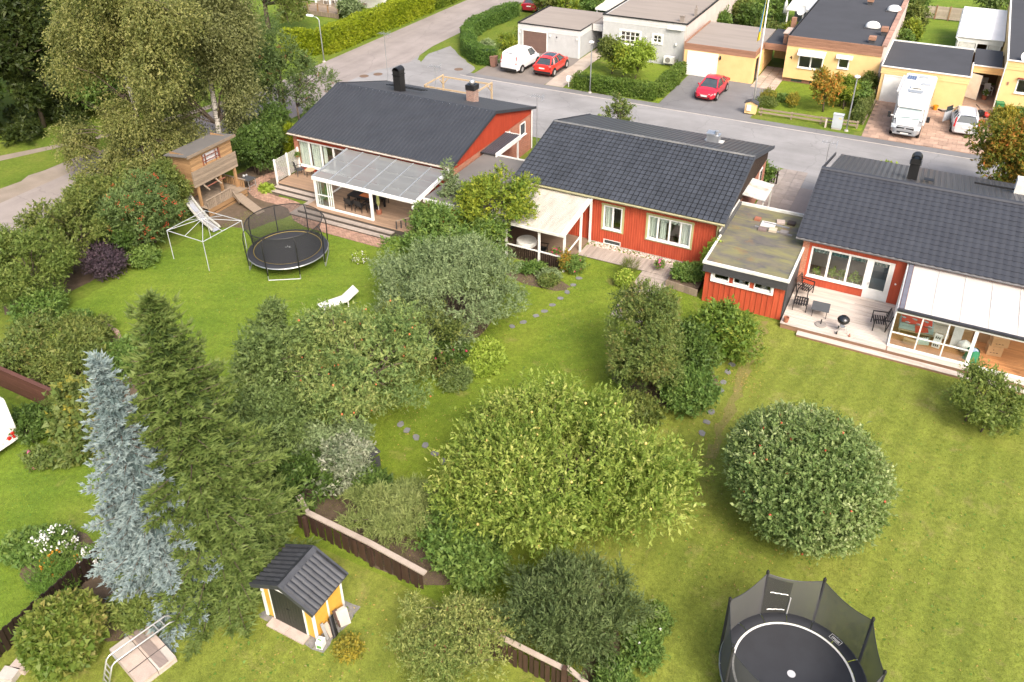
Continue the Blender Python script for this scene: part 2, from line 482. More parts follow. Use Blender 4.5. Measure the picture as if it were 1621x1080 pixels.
sheet('path',[(-75,19.5),(-58.6,32.1),(-55.6,37.3),(-53.2,44),(-51.4,52),(-50.6,52),(-52.4,44),(-54.9,37.4),(-57.6,31.8),(-75,18.3)],.008,GRAVEL)
sheet('shoulder',wob([(-53.2,26),(-51.2,26),(-51.2,40),(-52.6,38),(-53.6,33)],1,.3),.006,GRAVEL)
# drives
sheet('driveway',rect(-37.1,-30.1,63.5,71.6),.014,surf('drive_brown',(.20,.175,.155),(.16,.14,.125),.8,.9,fine=.2,bscale=50))
sheet('path',wob([(-30.05,63.55),(-28.4,63.55),(-28.7,71.6),(-28.9,76),(-30.2,76),(-30.2,71.6)],1,.07,5),.018,surf('sandy_path',(.42,.36,.30),(.30,.25,.205),1,.9,fine=.25))
sheet('driveway',rect(-19.75,-12.3,63.5,71.7),.014,ASPHALTD)
sheet('driveway',rect(-8.0,-4.75,43.6,52.8),.010,ASPHALTP)
sheet('driveway',rect(-24.5,-20.9,43.6,52.8),.010,ASPHALTD)
sheet('driveway_bed',rect(-4.05,4.55,63.55,80.5),.010,surf('paver_joint',(.27,.195,.15),(.21,.15,.115),3,.95))
# driveway stones, each one laid
pv=MB();pv.box(-.29,.29,-.29,.29,0,.03);pm=pv.mesh('paver',PAVER)
pv2=MB();pv2.box(-.29,.29,-.14,.14,0,.03);pm2=pv2.mesh('paver',PAVER)
drv=thing('stone_driveway','driveway of square brown stone slabs under the motorhome and silver car','driveway',(0.2,68,.010))
y=63.9;row=0
while y<74.0:
 half=row%3==2
 x=-3.74+(row%2)*.3
 while x<4.4:
  inst('paver',pm2 if half else pm,drv,(x+rnd.uniform(-.01,.01),y-(.15 if half else 0),.010+rnd.uniform(0,.008)),(0,0,rnd.uniform(-.015,.015)))
  x+=.605
 y+=.30 if half else .605
 row+=1
# slab walk of the yellow house
wk=thing('slab_path','walk of pale square slabs beside the flagpole garden','path',(-13,72,0))
sv=MB();sv.box(-.33,.33,-.33,.33,0,.035);sm_=sv.mesh('slab',surf('walk_slab',(.44,.36,.30),(.33,.26,.21),2,.85,fine=.2,island=.14))
for i in range(3):
 for j in range(9):
  inst('slab',sm_,wk,(-13.75+i*.7,71.2+j*.7,.008),(0,0,rnd.uniform(-.02,.02)))
# drive of the middle house: slabs beside the asphalt
w2=thing('slab_path','row of weathered concrete slabs along the drive by the red gable','path',(-7.4,49,0))
sm2=sv.mesh('slab',surf('drive_slab',(.33,.285,.255),(.25,.215,.19),2,.85,fine=.25,island=.16))
for i in range(3):
 for j in range(17):
  inst('slab',sm2,w2,(-8.0+i*.68,43.9+j*.68,.012),(0,0,rnd.uniform(-.02,.02)))
# manholes
for(x,y,lb)in((-45.5,58.5,'round iron manhole cover on the pink side road'),(-44.7,59.5,'round iron manhole cover at the edge of grey asphalt'),(-38.9,63.9,'small rusty drain cover near the corner hedge')):
 mb=MB();mb.lathe([(.0,.012),(.30,.012),(.34,.006),(.42,.004),(.42,0)],20,(0,0,0))
 o=solo('manhole_cover',mb,surf('rust_iron',(.17,.11,.075),(.12,.08,.055),6,.8),lb,'manhole',o=(0,0,0));o.location=(x,y,.026)

# brick path round the terrace of the far red house
def ribbon(pts,w,name,z,mat):
 mb=MB();L=[];R=[]
 for i,p in enumerate(pts):
  a=Vector(pts[max(i-1,0)]);b=Vector(pts[min(i+1,len(pts)-1)]);d=(b-a).normalized();n=Vector((-d.y,d.x))
  L.append(Vector(p)+n*w/2);R.append(Vector(p)-n*w/2)
 vs=[(p.x,p.y,z)for p in L]+[(p.x,p.y,z)for p in R];n=len(pts)
 mb.add(vs,[(i,i+n,i+n+1,i+1)for i in range(n-1)])
 return struct(name,mb,mat)
sheet('garden_bed',wob([(-40.5,33),(-37.0,31.2),(-34.6,32.0),(-33.6,34.6),(-36,36.2),(-38,40),(-41,40)],.6,.15,3),.014,SOIL)
bp=[(-38.3,39.2),(-38.75,38.2),(-38.7,37.2),(-38.2,36.35),(-37.3,35.85),(-36.2,35.7),(-35.1,35.75),(-34.2,35.6),(-33.4,35.0),(-32.8,34.5),(-31.8,34.2),(-30,34.12),(-28,34.12),(-26.3,34.12)]
bpath=ribbon(bp,.95,'brick_path',.020,surf('path_joint',(.16,.12,.09),(.12,.09,.07),4,.95))
bk=MB();bk.box(-.10,.10,-.048,.048,0,.02);bkm=bk.mesh('brick',surf('path_brick',(.36,.225,.165),(.28,.17,.125),3,.85,fine=.2,island=.2))
big=MB();cnt=0
for i in range(len(bp)-1):
 a=Vector(bp[i]);b=Vector(bp[i+1]);d=b-a;L=d.length;d.normalize();n=Vector((-d.y,d.x));ang=math.atan2(d.y,d.x)
 for k in range(max(1,int(L/.215))):
  for j in range(9):
   q=a+d*((k+.5)*L/max(1,int(L/.215))+(.05 if j%2 else-.05))+n*(-.42+j*.105)
   if cnt<300 and i>=7:
    inst('brick',bkm,bpath,(q.x,q.y,.021),(0,0,ang));cnt+=1
   else:
    c_,s_=math.cos(ang),math.sin(ang)
    for(sx,sy)in((1,1),):
     m_=len(big.v);big.box(-.10,.10,-.048,.048,.021,.041)
     for z_ in range(m_,len(big.v)):
      x0,y0,z0=big.v[z_];big.v[z_]=(q.x+x0*c_-y0*s_,q.y+x0*s_+y0*c_,z0)
part('brick_paving',big,bkm.materials[0],bpath,stuff=True)

# stepping stones
def stone_mesh(seed,r=.18):
 rr=random.Random(seed);n=8;ring=[(r*rr.uniform(.8,1.15)*math.cos(2*PI*k/n),r*.8*rr.uniform(.8,1.15)*math.sin(2*PI*k/n))for k in range(n)]
 mb=MB();mb.prism([(x*1.04,y*1.04)for x,y in ring],'z',-.02,.012);mb.prism(ring,'z',.0125,.025)
 return mb.mesh('stepping_stone',surf('slate_stone',(.19,.19,.19),(.14,.14,.14),3,.8,fine=.2))
sms=[stone_mesh(i)for i in range(5)]
def stones(pts,label,group):
 for i,p in enumerate(pts):
  o=bpy.data.objects.new('stepping_stone',sms[i%5]);C.objects.link(o);o.location=(p[0],p[1],.012);o.rotation_euler=(0,0,rnd.uniform(0,6))
  tag(o,label,'stone',group)
stones([(-14.73,35.8),(-14.71,35.02),(-14.72,34.23),(-14.79,33.53),(-14.91,32.77),(-15.02,32.08),(-15.21,31.51),(-15.53,30.72),(-15.87,30.14)],'flat grey stepping stone in the lawn between silver bush and porch','stepping stones beside the silver bush')
stones([(-16.77,21.63),(-16.31,21.44),(-15.74,21.26),(-15.15,21.03),(-14.55,20.79),(-14.0,20.56),(-12.84,20.09)],'flat grey stepping stone near the red-fruited tree and dark compost bin','stepping stones leading to the compost bin')
stones([(-5.4,32.76),(-5.36,32.03),(-5.39,31.4),(-5.38,30.58),(-5.32,29.92),(-5.29,28.36),(-5.28,27.64),(-5.26,26.89)],'flat grey stepping stone beside the vine-covered bush','stepping stones along the vine bush')

# beds
for i,(x,y,rx,ry,nm)in enumerate([(-19.3,29.3,2.5,2.7,'b'),(-16.6,34.6,1.9,.7,'b'),(-17.0,26.2,.9,1.1,'b'),(-7.8,29.6,2.5,2.0,'b'),(-31.5,18.2,3.2,2.6,'b'),(-39.6,24,1.4,4.4,'b'),(-23.4,10.3,1.8,1.2,'b'),(-20.2,10.2,2.0,1.6,'b'),(-5.0,14.6,.5,2.0,'b'),(-16.6,17.2,1.6,1.6,'b'),(-13.0,15.9,2.6,.8,'b')]):
 sheet('garden_bed',[(x+rx*math.cos(t)*rnd.uniform(.88,1.08),y+ry*math.sin(t)*rnd.uniform(.88,1.08))for t in[2*PI*k/22 for k in range(22)]],.013+i*.0005,SOIL)
sheet('garden_bed',wob([(-5.0,36.2),(-4.55,36.2),(-4.35,25.5),(-4.75,25.5)],.35,.16,9),.0125,surf('leaf_litter',(.19,.155,.055),(.15,.165,.03),2.5,.95,fine=.5,bscale=22))

# ------------------------------------------------------------------ building helpers
def wall_x(mb,x0,x1,y,z0,z1,th=.22,ops=(),batten=None,proud=.028,bw=.045):
 """wall along x whose outer face (towards -y) lies at y; ops = openings (xa, xb, za, zb)"""
 xs=sorted({x0,x1,*[o[0]for o in ops],*[o[1]for o in ops]})
 spans=[]
 for a,b in zip(xs[:-1],xs[1:]):
  cuts=sorted([(o[2],o[3])for o in ops if o[0]<=a+1e-6 and o[1]>=b-1e-6])
  z=z0;sp=[]
  for c0,c1 in cuts:
   if c0>z+.01:sp.append((z,c0))
   z=max(z,c1)
  if z<z1-.01:sp.append((z,z1))
  for s in sp:mb.box(a,b,y,y+th,s[0],s[1])
  spans.append((a,b,sp))
 if batten:
  x=x0+.04
  while x<x1-.02:
   for a,b,sp in spans:
    if a+.0<=x<b:
     for s in sp:
      if x-bw/2>a-.02:mb.box(x-bw/2,x+bw/2,y-proud,y+.002,s[0]+.01,s[1]-.01)
   x+=batten
 return mb

def gable_y(mb,x,th,prof,batten=None,side=1,proud=.028,bw=.045):
 """wall in the y-z plane; prof = list of (y, z) outline; outer face at x towards side"""
 mb.prism(prof,'x',x,x-side*th)
 if batten:
  ys=[p[0]for p in prof]
  y=min(ys)+.06
  while y<max(ys)-.03:
   lo,hi=[],[]
   n=len(prof);zs=[]
   for i in range(n):
    (ya,za),(yb,zb)=prof[i],prof[(i+1)%n]
    if(ya-y)*(yb-y)<0:zs.append(za+(zb-za)*(y-ya)/(yb-ya))
   if len(zs)>=2:
    mb.box(min(x,x+side*proud),max(x,x+side*proud),y-bw/2,y+bw/2,min(zs)+.01,max(zs)-.02)
   y+=batten
 return mb

def window_x(parent,x0,x1,z0,z1,y,mull=(),fw=.07,mat=None,trim=None,tw=.12,sill=True,rails=(),pane_mat=None,depth=.10,name='window',casing_top=False):
 """window in a wall along x; frame sits in the opening, panes are set back"""
 mat=mat or WHITE
 mb=MB();xs=[x0]+list(mull)+[x1]
 ya,yb=y-.02,y-.02+depth
 mb.box(x0,x1,ya,yb,z1-fw,z1);mb.box(x0,x1,ya,yb,z0,z0+fw)
 mb.box(x0,x0+fw,ya,yb,z0+fw,z1-fw);mb.box(x1-fw,x1,ya,yb,z0+fw,z1-fw)
 for m in mull:mb.box(m-fw*.6,m+fw*.6,ya+.004,yb-.004,z0+fw,z1-fw)
 for r in rails:mb.box(x0+fw,x1-fw,ya+.01,yb-.01,r-.02,r+.02)
 w=part(name,mb,mat,parent)
 for i,(a,b)in enumerate(zip(xs[:-1],xs[1:])):
  a+=fw*(1 if i==0 else .6);b-=fw*(1 if i==len(xs)-2 else .6)
  zs=[z0+fw]+[r for r in rails]+[z1-fw]
  for za,zb in zip(zs[:-1],zs[1:]):
   pb=MB();pb.box(a,b,y+.045,y+.053,za,zb);part('pane',pb,pane_mat or GLASS,w)
 if trim:
  tb=MB();e=.03
  tb.box(x0-tw,x1+tw,y-e,y-.001,z1,z1+tw);tb.box(x0-tw,x0,y-e,y-.001,z0-tw,z1);tb.box(x1,x1+tw,y-e,y-.001,z0-tw,z1);tb.box(x0,x1,y-e,y-.001,z0-tw,z0)
  for xx in(x0-tw*.5,x1+tw*.5):
   tb.box(xx-tw*.75,xx+tw*.75,y-e*1.3,y-e,z1+tw*.1,z1+tw*.6)
  part('window_trim',tb,trim,w)
 if sill:
  sb=MB();sb.box(x0-.03,x1+.03,y-.09,y-.021,z0-.03,z0+.01);part('sill',sb,mat,w)
 return w

def tile_mesh(name,w,L,mat,kind='pan'):
 """one roof tile: local x across, y up the slope, z normal; lower lip raised"""
 if kind=='pan':
  prof=[(.07,-.02),(.10,.012),(.17,.018),(.28,.013),(.5,.006),(.78,.006),(.90,.004),(.93,-.02)]
 else:
  prof=[(t/8,.009*(1-math.cos(2*PI*t/8)))for t in range(9)]
 mb=MB();n=len(prof);vs=[]
 for j,(yy,lift)in enumerate(((0,.034 if kind=='pan' else .02),(L*1.0,-.004))):
  for(t,h)in prof:vs.append((t*w,yy-(.05*math.sin(PI*t)if(j==0 and kind!='pan')else 0),h+lift))
 for(t,h)in prof:vs.append((t*w,.004-(.05*math.sin(PI*t)if kind!='pan' else 0),h-.02))
 fs=[(i,i+1,n+i+1,n+i)for i in range(n-1)]+[(2*n+i,2*n+i+1,i+1,i)for i in range(n-1)]
 mb.add(vs,fs)
 return mb.mesh(name,mat),(vs,fs)

def tiled_slope(parent,x0,x1,y0,z0,y1,z1,w,L,mat,kind,limit=300,nm='roof_tile',rowshift=0.0):
 """tiles from the eave (y0,z0) to the ridge (y1,z1); the lowest ones are single pieces, the rest one field"""
 S=math.hypot(y1-y0,z1-z0);ang=math.atan2(z1-z0,y1-y0)
 nr=int(round(S/L));L=S/nr;nc=int(round((x1-x0)/w));w=(x1-x0)/nc
 me,(vs,fs)=tile_mesh(nm,w,L,mat,kind)
 field=MB();k=0;r=random.Random(3)
 for j in range(nr):
  for i in range(nc):
   jx=r.uniform(-.003,.003);jz=r.uniform(-.003,.004)
   p=(x0+i*w+jx,y0+math.cos(ang)*j*L,z0+math.sin(ang)*j*L+jz)
   if k<limit:
    inst(nm,me,parent,p,(ang,0,0));k+=1
   else:
    c_,s_=math.cos(ang),math.sin(ang)
    field.add([(p[0]+x,p[1]+y*c_-z*s_,p[2]+y*s_+z*c_)for x,y,z in vs],fs)
 if field.v:part('roof_tile_field',field,mat,parent,stuff=True)
 # sheathing below
 sb=MB();sb.prism([(y0+.03,z0-.10),(y1,z1-.09),(y1,z1-.015),(y0+.03,z0-.02)],'x',x0+.02,x1-.02)
 part('roof_deck',sb,BLACK,parent)

def ribbed_slope(parent,name,x0,x1,y0,z0,y1,z1,pitch,hgt,mat,steps=0,kind='round',thick=.05):
 """profiled steel sheet swept from (y0,z0) to (y1,z1)"""
 n=int(round((x1-x0)/pitch));p=(x1-x0)/n
 if kind=='round':pr=[(0,0),(.07,.0),(.2,.9),(.32,1),(.68,1),(.8,.9),(.93,0)]
 else:pr=[(0,0),(.5,0),(.58,1),(.92,1)]
 xs=[];hs=[]
 for i in range(n):
  for t,h in pr:xs.append(x0+(i+t)*p);hs.append(h*hgt)
 xs.append(x1);hs.append(0.0)
 S=math.hypot(y1-y0,z1-z0);c,s=(y1-y0)/S,(z1-z0)/S
 rows=[0.0]
 st=max(1,steps)
 mb=MB();m=len(xs)
 lines=[]
 for k in range(st):
  a,b=S*k/st,S*(k+1)/st
  lines.append((a,.004 if steps else 0));lines.append((b,0.0))
 vs=[]
 for a,lift in lines:
  for x,h in zip(xs,hs):
   q=h+lift;vs.append((x,y0+c*a-s*q,z0+s*a+c*q))
 fs=[]
 for k in range(len(lines)-1):
  for i in range(m-1):fs.append((k*m+i,k*m+i+1,(k+1)*m+i+1,(k+1)*m+i))
 if c<0:fs=[f[::-1]for f in fs]
 mb.add(vs,fs)
 o=part(name,mb,mat,parent)
 sb=MB();lo=[(y0,z0-thick-.01),(y1,z1-thick-.01),(y1,z1-.012),(y0,z0-.012)]
 sb.prism(lo if c>0 else lo[::-1],'x',x0+.01,x1-.01);part('roof_deck',sb,DARKG,parent)
 return o

def boards_x(mb,x0,x1,y0,y1,z,bw=.12,gap=.012,th=.03,along='x',jit=.002,r=random.Random(5)):
 """deck boards"""
 if along=='x':
  y=y0
  while y<y1-.02:
   e=min(y+bw-gap,y1)
   x=x0;
   while x<x1-.01:
    l=min(x1,x+r.uniform(2.4,4.2));mb.box(x,l-.004,y,e,z-th,z+r.uniform(-jit,jit));x=l
   y+=bw
 else:
  x=x0
  while x<x1-.02:
   e=min(x+bw-gap,x1)
   y=y0
   while y<y1-.01:
    l=min(y1,y+r.uniform(2.4,4.2));mb.box(x,e,y,l-.004,z-th,z+r.uniform(-jit,jit));y=l
   x+=bw
 return mb

def chair_plain(name,label,loc,rz,mat,group=None,w=.5,arms=True,slats=False,seat=.42,back=.85):
 t=thing(name,label,'chair',loc,rz,group)
 if slats:
  for k in range(6):part('seat_slat',MB().box(-w/2,w/2,-.24+k*.085,-.24+k*.085+.055,seat-.02,seat),mat,t,local=True)
  for k in range(5):
   z=seat+.10+k*.085;y=.25+k*.03
   part('back_slat',MB().box(-w/2,w/2,y,y+.02,z,z+.055),mat,t,local=True)
 else:
  part('seat',MB().box(-w/2,w/2,-.24,.24,seat-.03,seat),mat,t,local=True)
  b=MB();b.grid(lambda a,c:(-w/2+w*a,.22+.10*c+.03*math.sin(PI*a),seat+(back-seat)*c),6,3);b.grid(lambda a,c:(w/2-w*a,.235+.10*c+.03*math.sin(PI*a),seat+(back-seat)*c),6,3)
  part('backrest',b,mat,t,local=True)
 for sx in(-1,1):
  for sy in(-.22,.24):
   l=MB();l.beam((sx*w/2,sy,0),(sx*w/2,sy+(.0 if sy<0 else-.02),(seat+.2 if arms and sy<0 else seat)),.035);part('leg',l,mat,t,local=True)
  if arms:part('armrest',MB().beam((sx*w/2,-.24,seat+.21),(sx*w/2,.32,seat+.21),.05,.03),mat,t,local=True)
  if slats:part('back_post',MB().beam((sx*w/2,.23,0.0),(sx*w/2,.40,back+.05),.035),mat,t,local=True)
 return t

# ------------------------------------------------------------------ the three red houses
BRICK=brickmat('red_brick',(.40,.14,.075),(.31,.105,.055),(.33,.25,.20))
BRICKC=brickmat('chimney_brick',(.30,.17,.13),(.22,.13,.10),(.35,.31,.28))
def house_shell(root,x0,x1,yf,yr,yb,ze,zr,red,front_ops,oh=.30,ov=.34,batten=.145):
 wy=yf+ov;wb=yb-.35;wx0,wx1=x0+oh,x1-oh
 top=ze+(ov/(yr-yf))*(zr-ze)-.12
 w=MB();wall_x(w,wx0,wx1,wy,.0,top,.22,front_ops,batten)
 part('front_wall',w,red,root)
 s=MB();s.box(wx0+.22,wx1-.22,wb-.2,wb,0,ze-.1);part('back_wall',s,BRICK,root)
 f=MB();f.box(wx0+.23,wx1-.23,wy+.23,wb-.21,-.05,.04);part('floor',f,FLOORW,root)
 d=MB();d.box(wx0+.23,wx1-.23,wy+2.6,wy+2.7,.05,2.7);part('room_wall',d,INTER,root)
 c=MB();c.box(wx0+.23,wx1-.23,wy+.24,wb-.22,2.72,2.76);part('room_ceiling',c,WHITE,root)
 return wy,wb,wx0,wx1

def gutter(root,x0,x1,y,z,mat,name='gutter'):
 g=MB();n=6
 g.grid(lambda a,b:(x0+(x1-x0)*a,y-.055-.06*math.cos(PI*b),z-.06*math.sin(PI*b)),1,n)
 g.grid(lambda a,b:(x1+(x0-x1)*a,y-.055-.064*math.cos(PI*b),z-.005-.064*math.sin(PI*b)),1,n)
 part(name,g,mat,root)
 fb=MB();fb.box(x0,x1,y+.01,y+.045,z-.14,z+.02);part('fascia',fb,mat,root)

def gable_prof(wy,wb,z0,yf,yr,yb,ze,zr,drop=.11):
 zf=ze+(wy-yf)/(yr-yf)*(zr-ze)-drop;zb=ze+(yb-wb)/(yb-yr)*(zr-ze)-drop
 return[(wy,z0),(wb,z0),(wb,zb),(yr,zr-drop),(wy,zf)]

# ---- far left red house
H1=thing('red_house','red house with ribbed black roof, tall black chimney and glass terrace','house',(-31,45,0))
x0,x1,yf,yr,yb,ze,zr=-37.38,-24.70,39.25,45.0,50.9,3.1,4.72
wy,wb,wx0,wx1=house_shell(H1,x0,x1,yf,yr,yb,ze,zr,RED1,[(-37.02,-33.0,.72,2.58),(-30.6,-27.4,.45,2.55)],oh=.22)
part('corner_brickwork',MB().box(wx0-.02,wx0+.28,wy-.03,wy+.3,0,2.95),BRICK,H1)
ribbed_slope(H1,'front_roof',x0,x1,yf,ze,yr,zr,.27,.05,TILE1,steps=16)
ribbed_slope(H1,'back_roof',x0,x1,yb,ze,yr,zr,.21,.03,METALB,steps=0)
rc=MB();rc.prism([(yr-.16,zr-.02),(yr,zr+.055),(yr+.16,zr-.02),(yr,zr+.02)],'x',x0,x1);part('ridge_cap',rc,TILE1,H1)
scr=MB()
for k in range(22):scr.ball((x0+.3+k*.56,yr-.13,zr+.03),.022,5,3)
part('ridge_screw',scr,GALV,H1,stuff=True)
gutter(H1,x0,x1,yf,ze-.02,surf('gutter_beige',(.62,.55,.48),(.5,.44,.38),3,.5))
pr=gable_prof(wy,wb,2.70,yf,yr,yb,ze,zr)
g=MB();gable_y(g,wx1,.2,pr,.16,1);part('gable_boarding',g,RED1,H1)
part('gable_brick',MB().box(wx1-.21,wx1-.02,wy+.25,wb-.02,0,2.698),BRICK,H1)
g=MB();gable_y(g,wx0,.2,gable_prof(wy,wb,0,yf,yr,yb,ze,zr),.16,-1);part('gable_boarding',g,RED1,H1)
for xx in(x0,x1-.05):
 v=MB();v.prism([(yf,ze-.16),(yr,zr-.16),(yb,ze-.16),(yb,ze+.03),(yr,zr+.05),(yf,ze+.03)],'x',xx,xx+.05+(.004 if xx>-30 else-.004));part('verge_board',v,TILE1,H1)
for(ya,yb2,za,zb2)in((48.75,49.6,1.55,2.47),(46.9,47.3,1.9,2.55)):
 wf=MB();wf.box(wx1-.06,wx1+.03,ya,yb2,za,za+.07);wf.box(wx1-.06,wx1+.03,ya,yb2,zb2-.07,zb2);wf.box(wx1-.06,wx1+.03,ya,ya+.07,za,zb2);wf.box(wx1-.06,wx1+.03,yb2-.07,yb2,za,zb2);wf.box(wx1+.03,wx1+.12,ya-.05,yb2+.05,za-.04,za)
 w=part('window',wf,WHITE,H1);part('pane',MB().box(wx1-.02,wx1-.005,ya+.07,yb2-.07,za+.07,zb2-.07),CARGLASS,w)
window_x(H1,-37.02,-33.0,.72,2.58,wy,(-35.95,-34.96,-33.94),.09)
for(a,b)in((-36.9,-36.0),(-35.85,-35.1),(-34.9,-34.6)):
 cb=MB();cb.grid(lambda u,v,a=a,b=b:(a+(b-a)*u,wy+.16+.03*math.sin(u*26),.75+1.7*v),26,2);part('curtain',cb,CURTAIN,H1)
fp=MB();fp.box(-36.9,-33.2,wy+.1,wy+.45,.62,.68);part('window_shelf',fp,WHITE,H1)
window_x(H1,-30.6,-27.4,.45,2.55,wy,(-29.0,),.08,sill=False)
# chimneys on this roof
def box_chimney(root,x,y,zb,zt,w,d,mat,cap=True):
 c=part('chimney',MB().box(x-w/2,x+w/2,y-d/2,y+d/2,zb,zt),mat,root)
 if cap:
  cm=MB();n=8
  cm.box(x-w/2-.05,x+w/2+.05,y-d/2-.05,y+d/2+.05,zt-.28,zt-.24)
  cm.grid(lambda a,b:(x-(w/2+.03)*math.cos(PI*a),y-d/2-.03+(d+.06)*b,zt-.05+(w/2+.05)*math.sin(PI*a)),n,1)
  cm.grid(lambda a,b:(x+(w/2-.03)*math.cos(PI*a),y-d/2-.03+(d+.06)*b,zt-.05+(w/2-.01)*math.sin(PI*a)),n,1)
  part('chimney_cap',cm,mat,c)
 return c
box_chimney(H1,-33.25,46.6,4.1,5.75,.56,.62,BLACK)
lad=MB()
for yy in(46.9,47.25,47.6):lad.beam((-34.6,yy,4.45-(yy-46.9)*.27),(-31.6,yy,4.45-(yy-46.9)*.27),.05)
for k in range(6):lad.beam((-34.4+k*.5,46.85,4.47),(-34.4+k*.5,47.65,4.26),.03)
part('roof_walkway',lad,BLACK,H1)
cb=box_chimney(H1,-28.2,48.0,3.7,4.75,.62,.62,BRICKC,False)
part('chimney_cap',MB().box(-28.55,-27.85,47.65,48.35,4.75,5.1),BLACK,cb)
cw=MB();cw.lathe([(.0,.32),(.12,.3),(.2,.2),(.2,.08),(.13,0)],12,(-28.2,48.0,5.1));part('flue_cowl',cw,GALV,cb,smooth=True)
dp=MB();dp.tube([(wx1+.08,wb-.1,3.0),(wx1+.08,wb-.1,.1)],.045);part('downpipe',dp,WHITE,H1)
# canopy on the gable
cn=thing('door_canopy','small ribbed black canopy with white edge over the brick gable entrance','canopy',(-24.2,45,0))
ribbed_slope(cn,'canopy_roof',-24.88,-23.75,43.1,2.62,46.5,2.72,.17,.03,METALB)
part('fascia',MB().box(-23.74,-23.70,43.05,46.55,2.44,2.76).box(-24.88,-23.745,46.51,46.55,2.5,2.78),WHITE,cn)
for yy in(43.4,46.3):part('post',MB().box(-23.9,-23.8,yy,yy+.1,0,2.56),WHITE,cn)
# television aerial on that gable
def aerial(x,y,z0,z1,label,rows=6):
 t=thing('tv_aerial',label,'aerial',(x,y,z0))
 part('mast',MB().cyl((x,y,z0),(x,y,z1),.022,6),GALV,t)
 a=MB();a.beam((x-.45,y,z1-.12),(x+.45,y,z1-.12),.025)
 for k in range(rows):a.beam((x-.42+k*.84/(rows-1),y-.35+k*.03,z1-.12),(x-.42+k*.84/(rows-1),y+.35-k*.03,z1-.12),.012)
 for k in range(5):a.beam((x+.44,y-.25,z1-.32+k*.09),(x+.44,y+.25,z1-.32+k*.09),.012)
 part('antenna',a,GALV,t)
aerial(-24.62,50.85,0.0,4.0,'rod aerial on a mast at the back corner of the brick gable')
aerial(-37.2,50.7,2.9,6.9,'tall rod aerial behind the ribbed black roof near the side road')
aerial(-33.1,51.0,2.9,4.9,'short rod aerial behind the black chimney beside the timber pergola')

# glass terrace roof
tr=thing('glass_terrace','white-framed terrace room with grey translucent panel roof','conservatory',(-28.6,37.4,.45))
POLY=glassmat('poly_panel',(.50,.53,.53),1.3,.5,(.30,.31,.305))
xa,xb,ya,yb_,za,zb_=-32.45,-24.85,35.72,39.22,2.42,2.86
npan=6;pw=(xb-xa)/npan
for i in range(npan):
 for j in range(5):
  t0,t1=j/5,(j+1)/5
  p=MB();y0_,y1_=ya+(yb_-ya)*t0,ya+(yb_-ya)*t1;z0_,z1_=za+(zb_-za)*t0,za+(zb_-za)*t1
  X0,X1=xa+i*pw+.035,xa+(i+1)*pw-.035
  p.add([(X0,y0_,z0_+.01*(j%2)),(X1,y0_,z0_+.01*(j%2)),(X1,y1_,z1_+.01*(j%2)),(X0,y1_,z1_+.01*(j%2))],[(0,1,2,3)])
  part('roof_panel',p,POLY,tr)
gb=MB()
for i in range(npan+1):gb.beam((xa+i*pw,ya-.05,za+.01),(xa+i*pw,yb_,zb_+.01),.06 if i not in(0,npan)else .12,.08)
part('roof_bars',gb,surf('terrace_bar',(.26,.28,.30),(.2,.22,.24),3,.5),tr)
pl=MB()
for j in range(1,5):t0=j/5;pl.box(xa,xb,ya+(yb_-ya)*t0-.03,ya+(yb_-ya)*t0+.03,za+(zb_-za)*t0-.07,za+(zb_-za)*t0-.02)
part('purlins',pl,WHITE,tr)
fr=MB();fr.box(xa-.05,xb+.1,ya-.11,ya-.0,za-.2,za+.0);fr.beam((xb+.03,ya-.1,za+.06),(xb+.03,yb_,zb_+.06),.14,.2);part('edge_beam',fr,WHITE,tr)
for(px,py)in((-32.35,35.72),(-28.1,35.6),(-24.9,35.72),(-32.35,39.05)):
 part('post',MB().box(px-.07,px+.07,py-.07,py+.07,.45,2.3),WHITE,tr)
sl=MB();sl.box(-32.3,-28.15,35.55,35.68,.45,.53);part('sill_rail',sl,WHITE,tr)
for k in range(3):
 X=-32.22+k*.14
 f=MB();f.box(X,X+.05,35.6+k*.03,35.64+k*.03,.54,2.2);f.box(X+.85,X+.9,35.6+k*.03,35.64+k*.03,.54,2.2);f.box(X+.05,X+.85,35.6+k*.03,35.64+k*.03,1.28,1.33);f.box(X+.05,X+.85,35.6+k*.03,35.64+k*.03,.54,.59)
 s_=part('sliding_door',f,WHITE,tr);part('pane',MB().box(X+.05,X+.85,35.615+k*.03,35.622+k*.03,.59,2.2),GLASS,s_)
cu=MB();cu.grid(lambda u,v:(-31.9+.6*u,36.0+.03*math.sin(u*30),.7+1.5*v),20,1);part('curtain',cu,surf('green_curtain',(.28,.36,.22),(.2,.27,.16),2,.8),tr)
lw=MB();lw.grid(lambda u,v:(-32.33,36.0+2.9*u,.75+1.55*v),1,1);part('side_pane',lw,GLASS,tr)
lf=MB();lf.box(-32.38,-32.3,35.8,39.0,.66,.74);part('side_rail',lf,WHITE,tr)
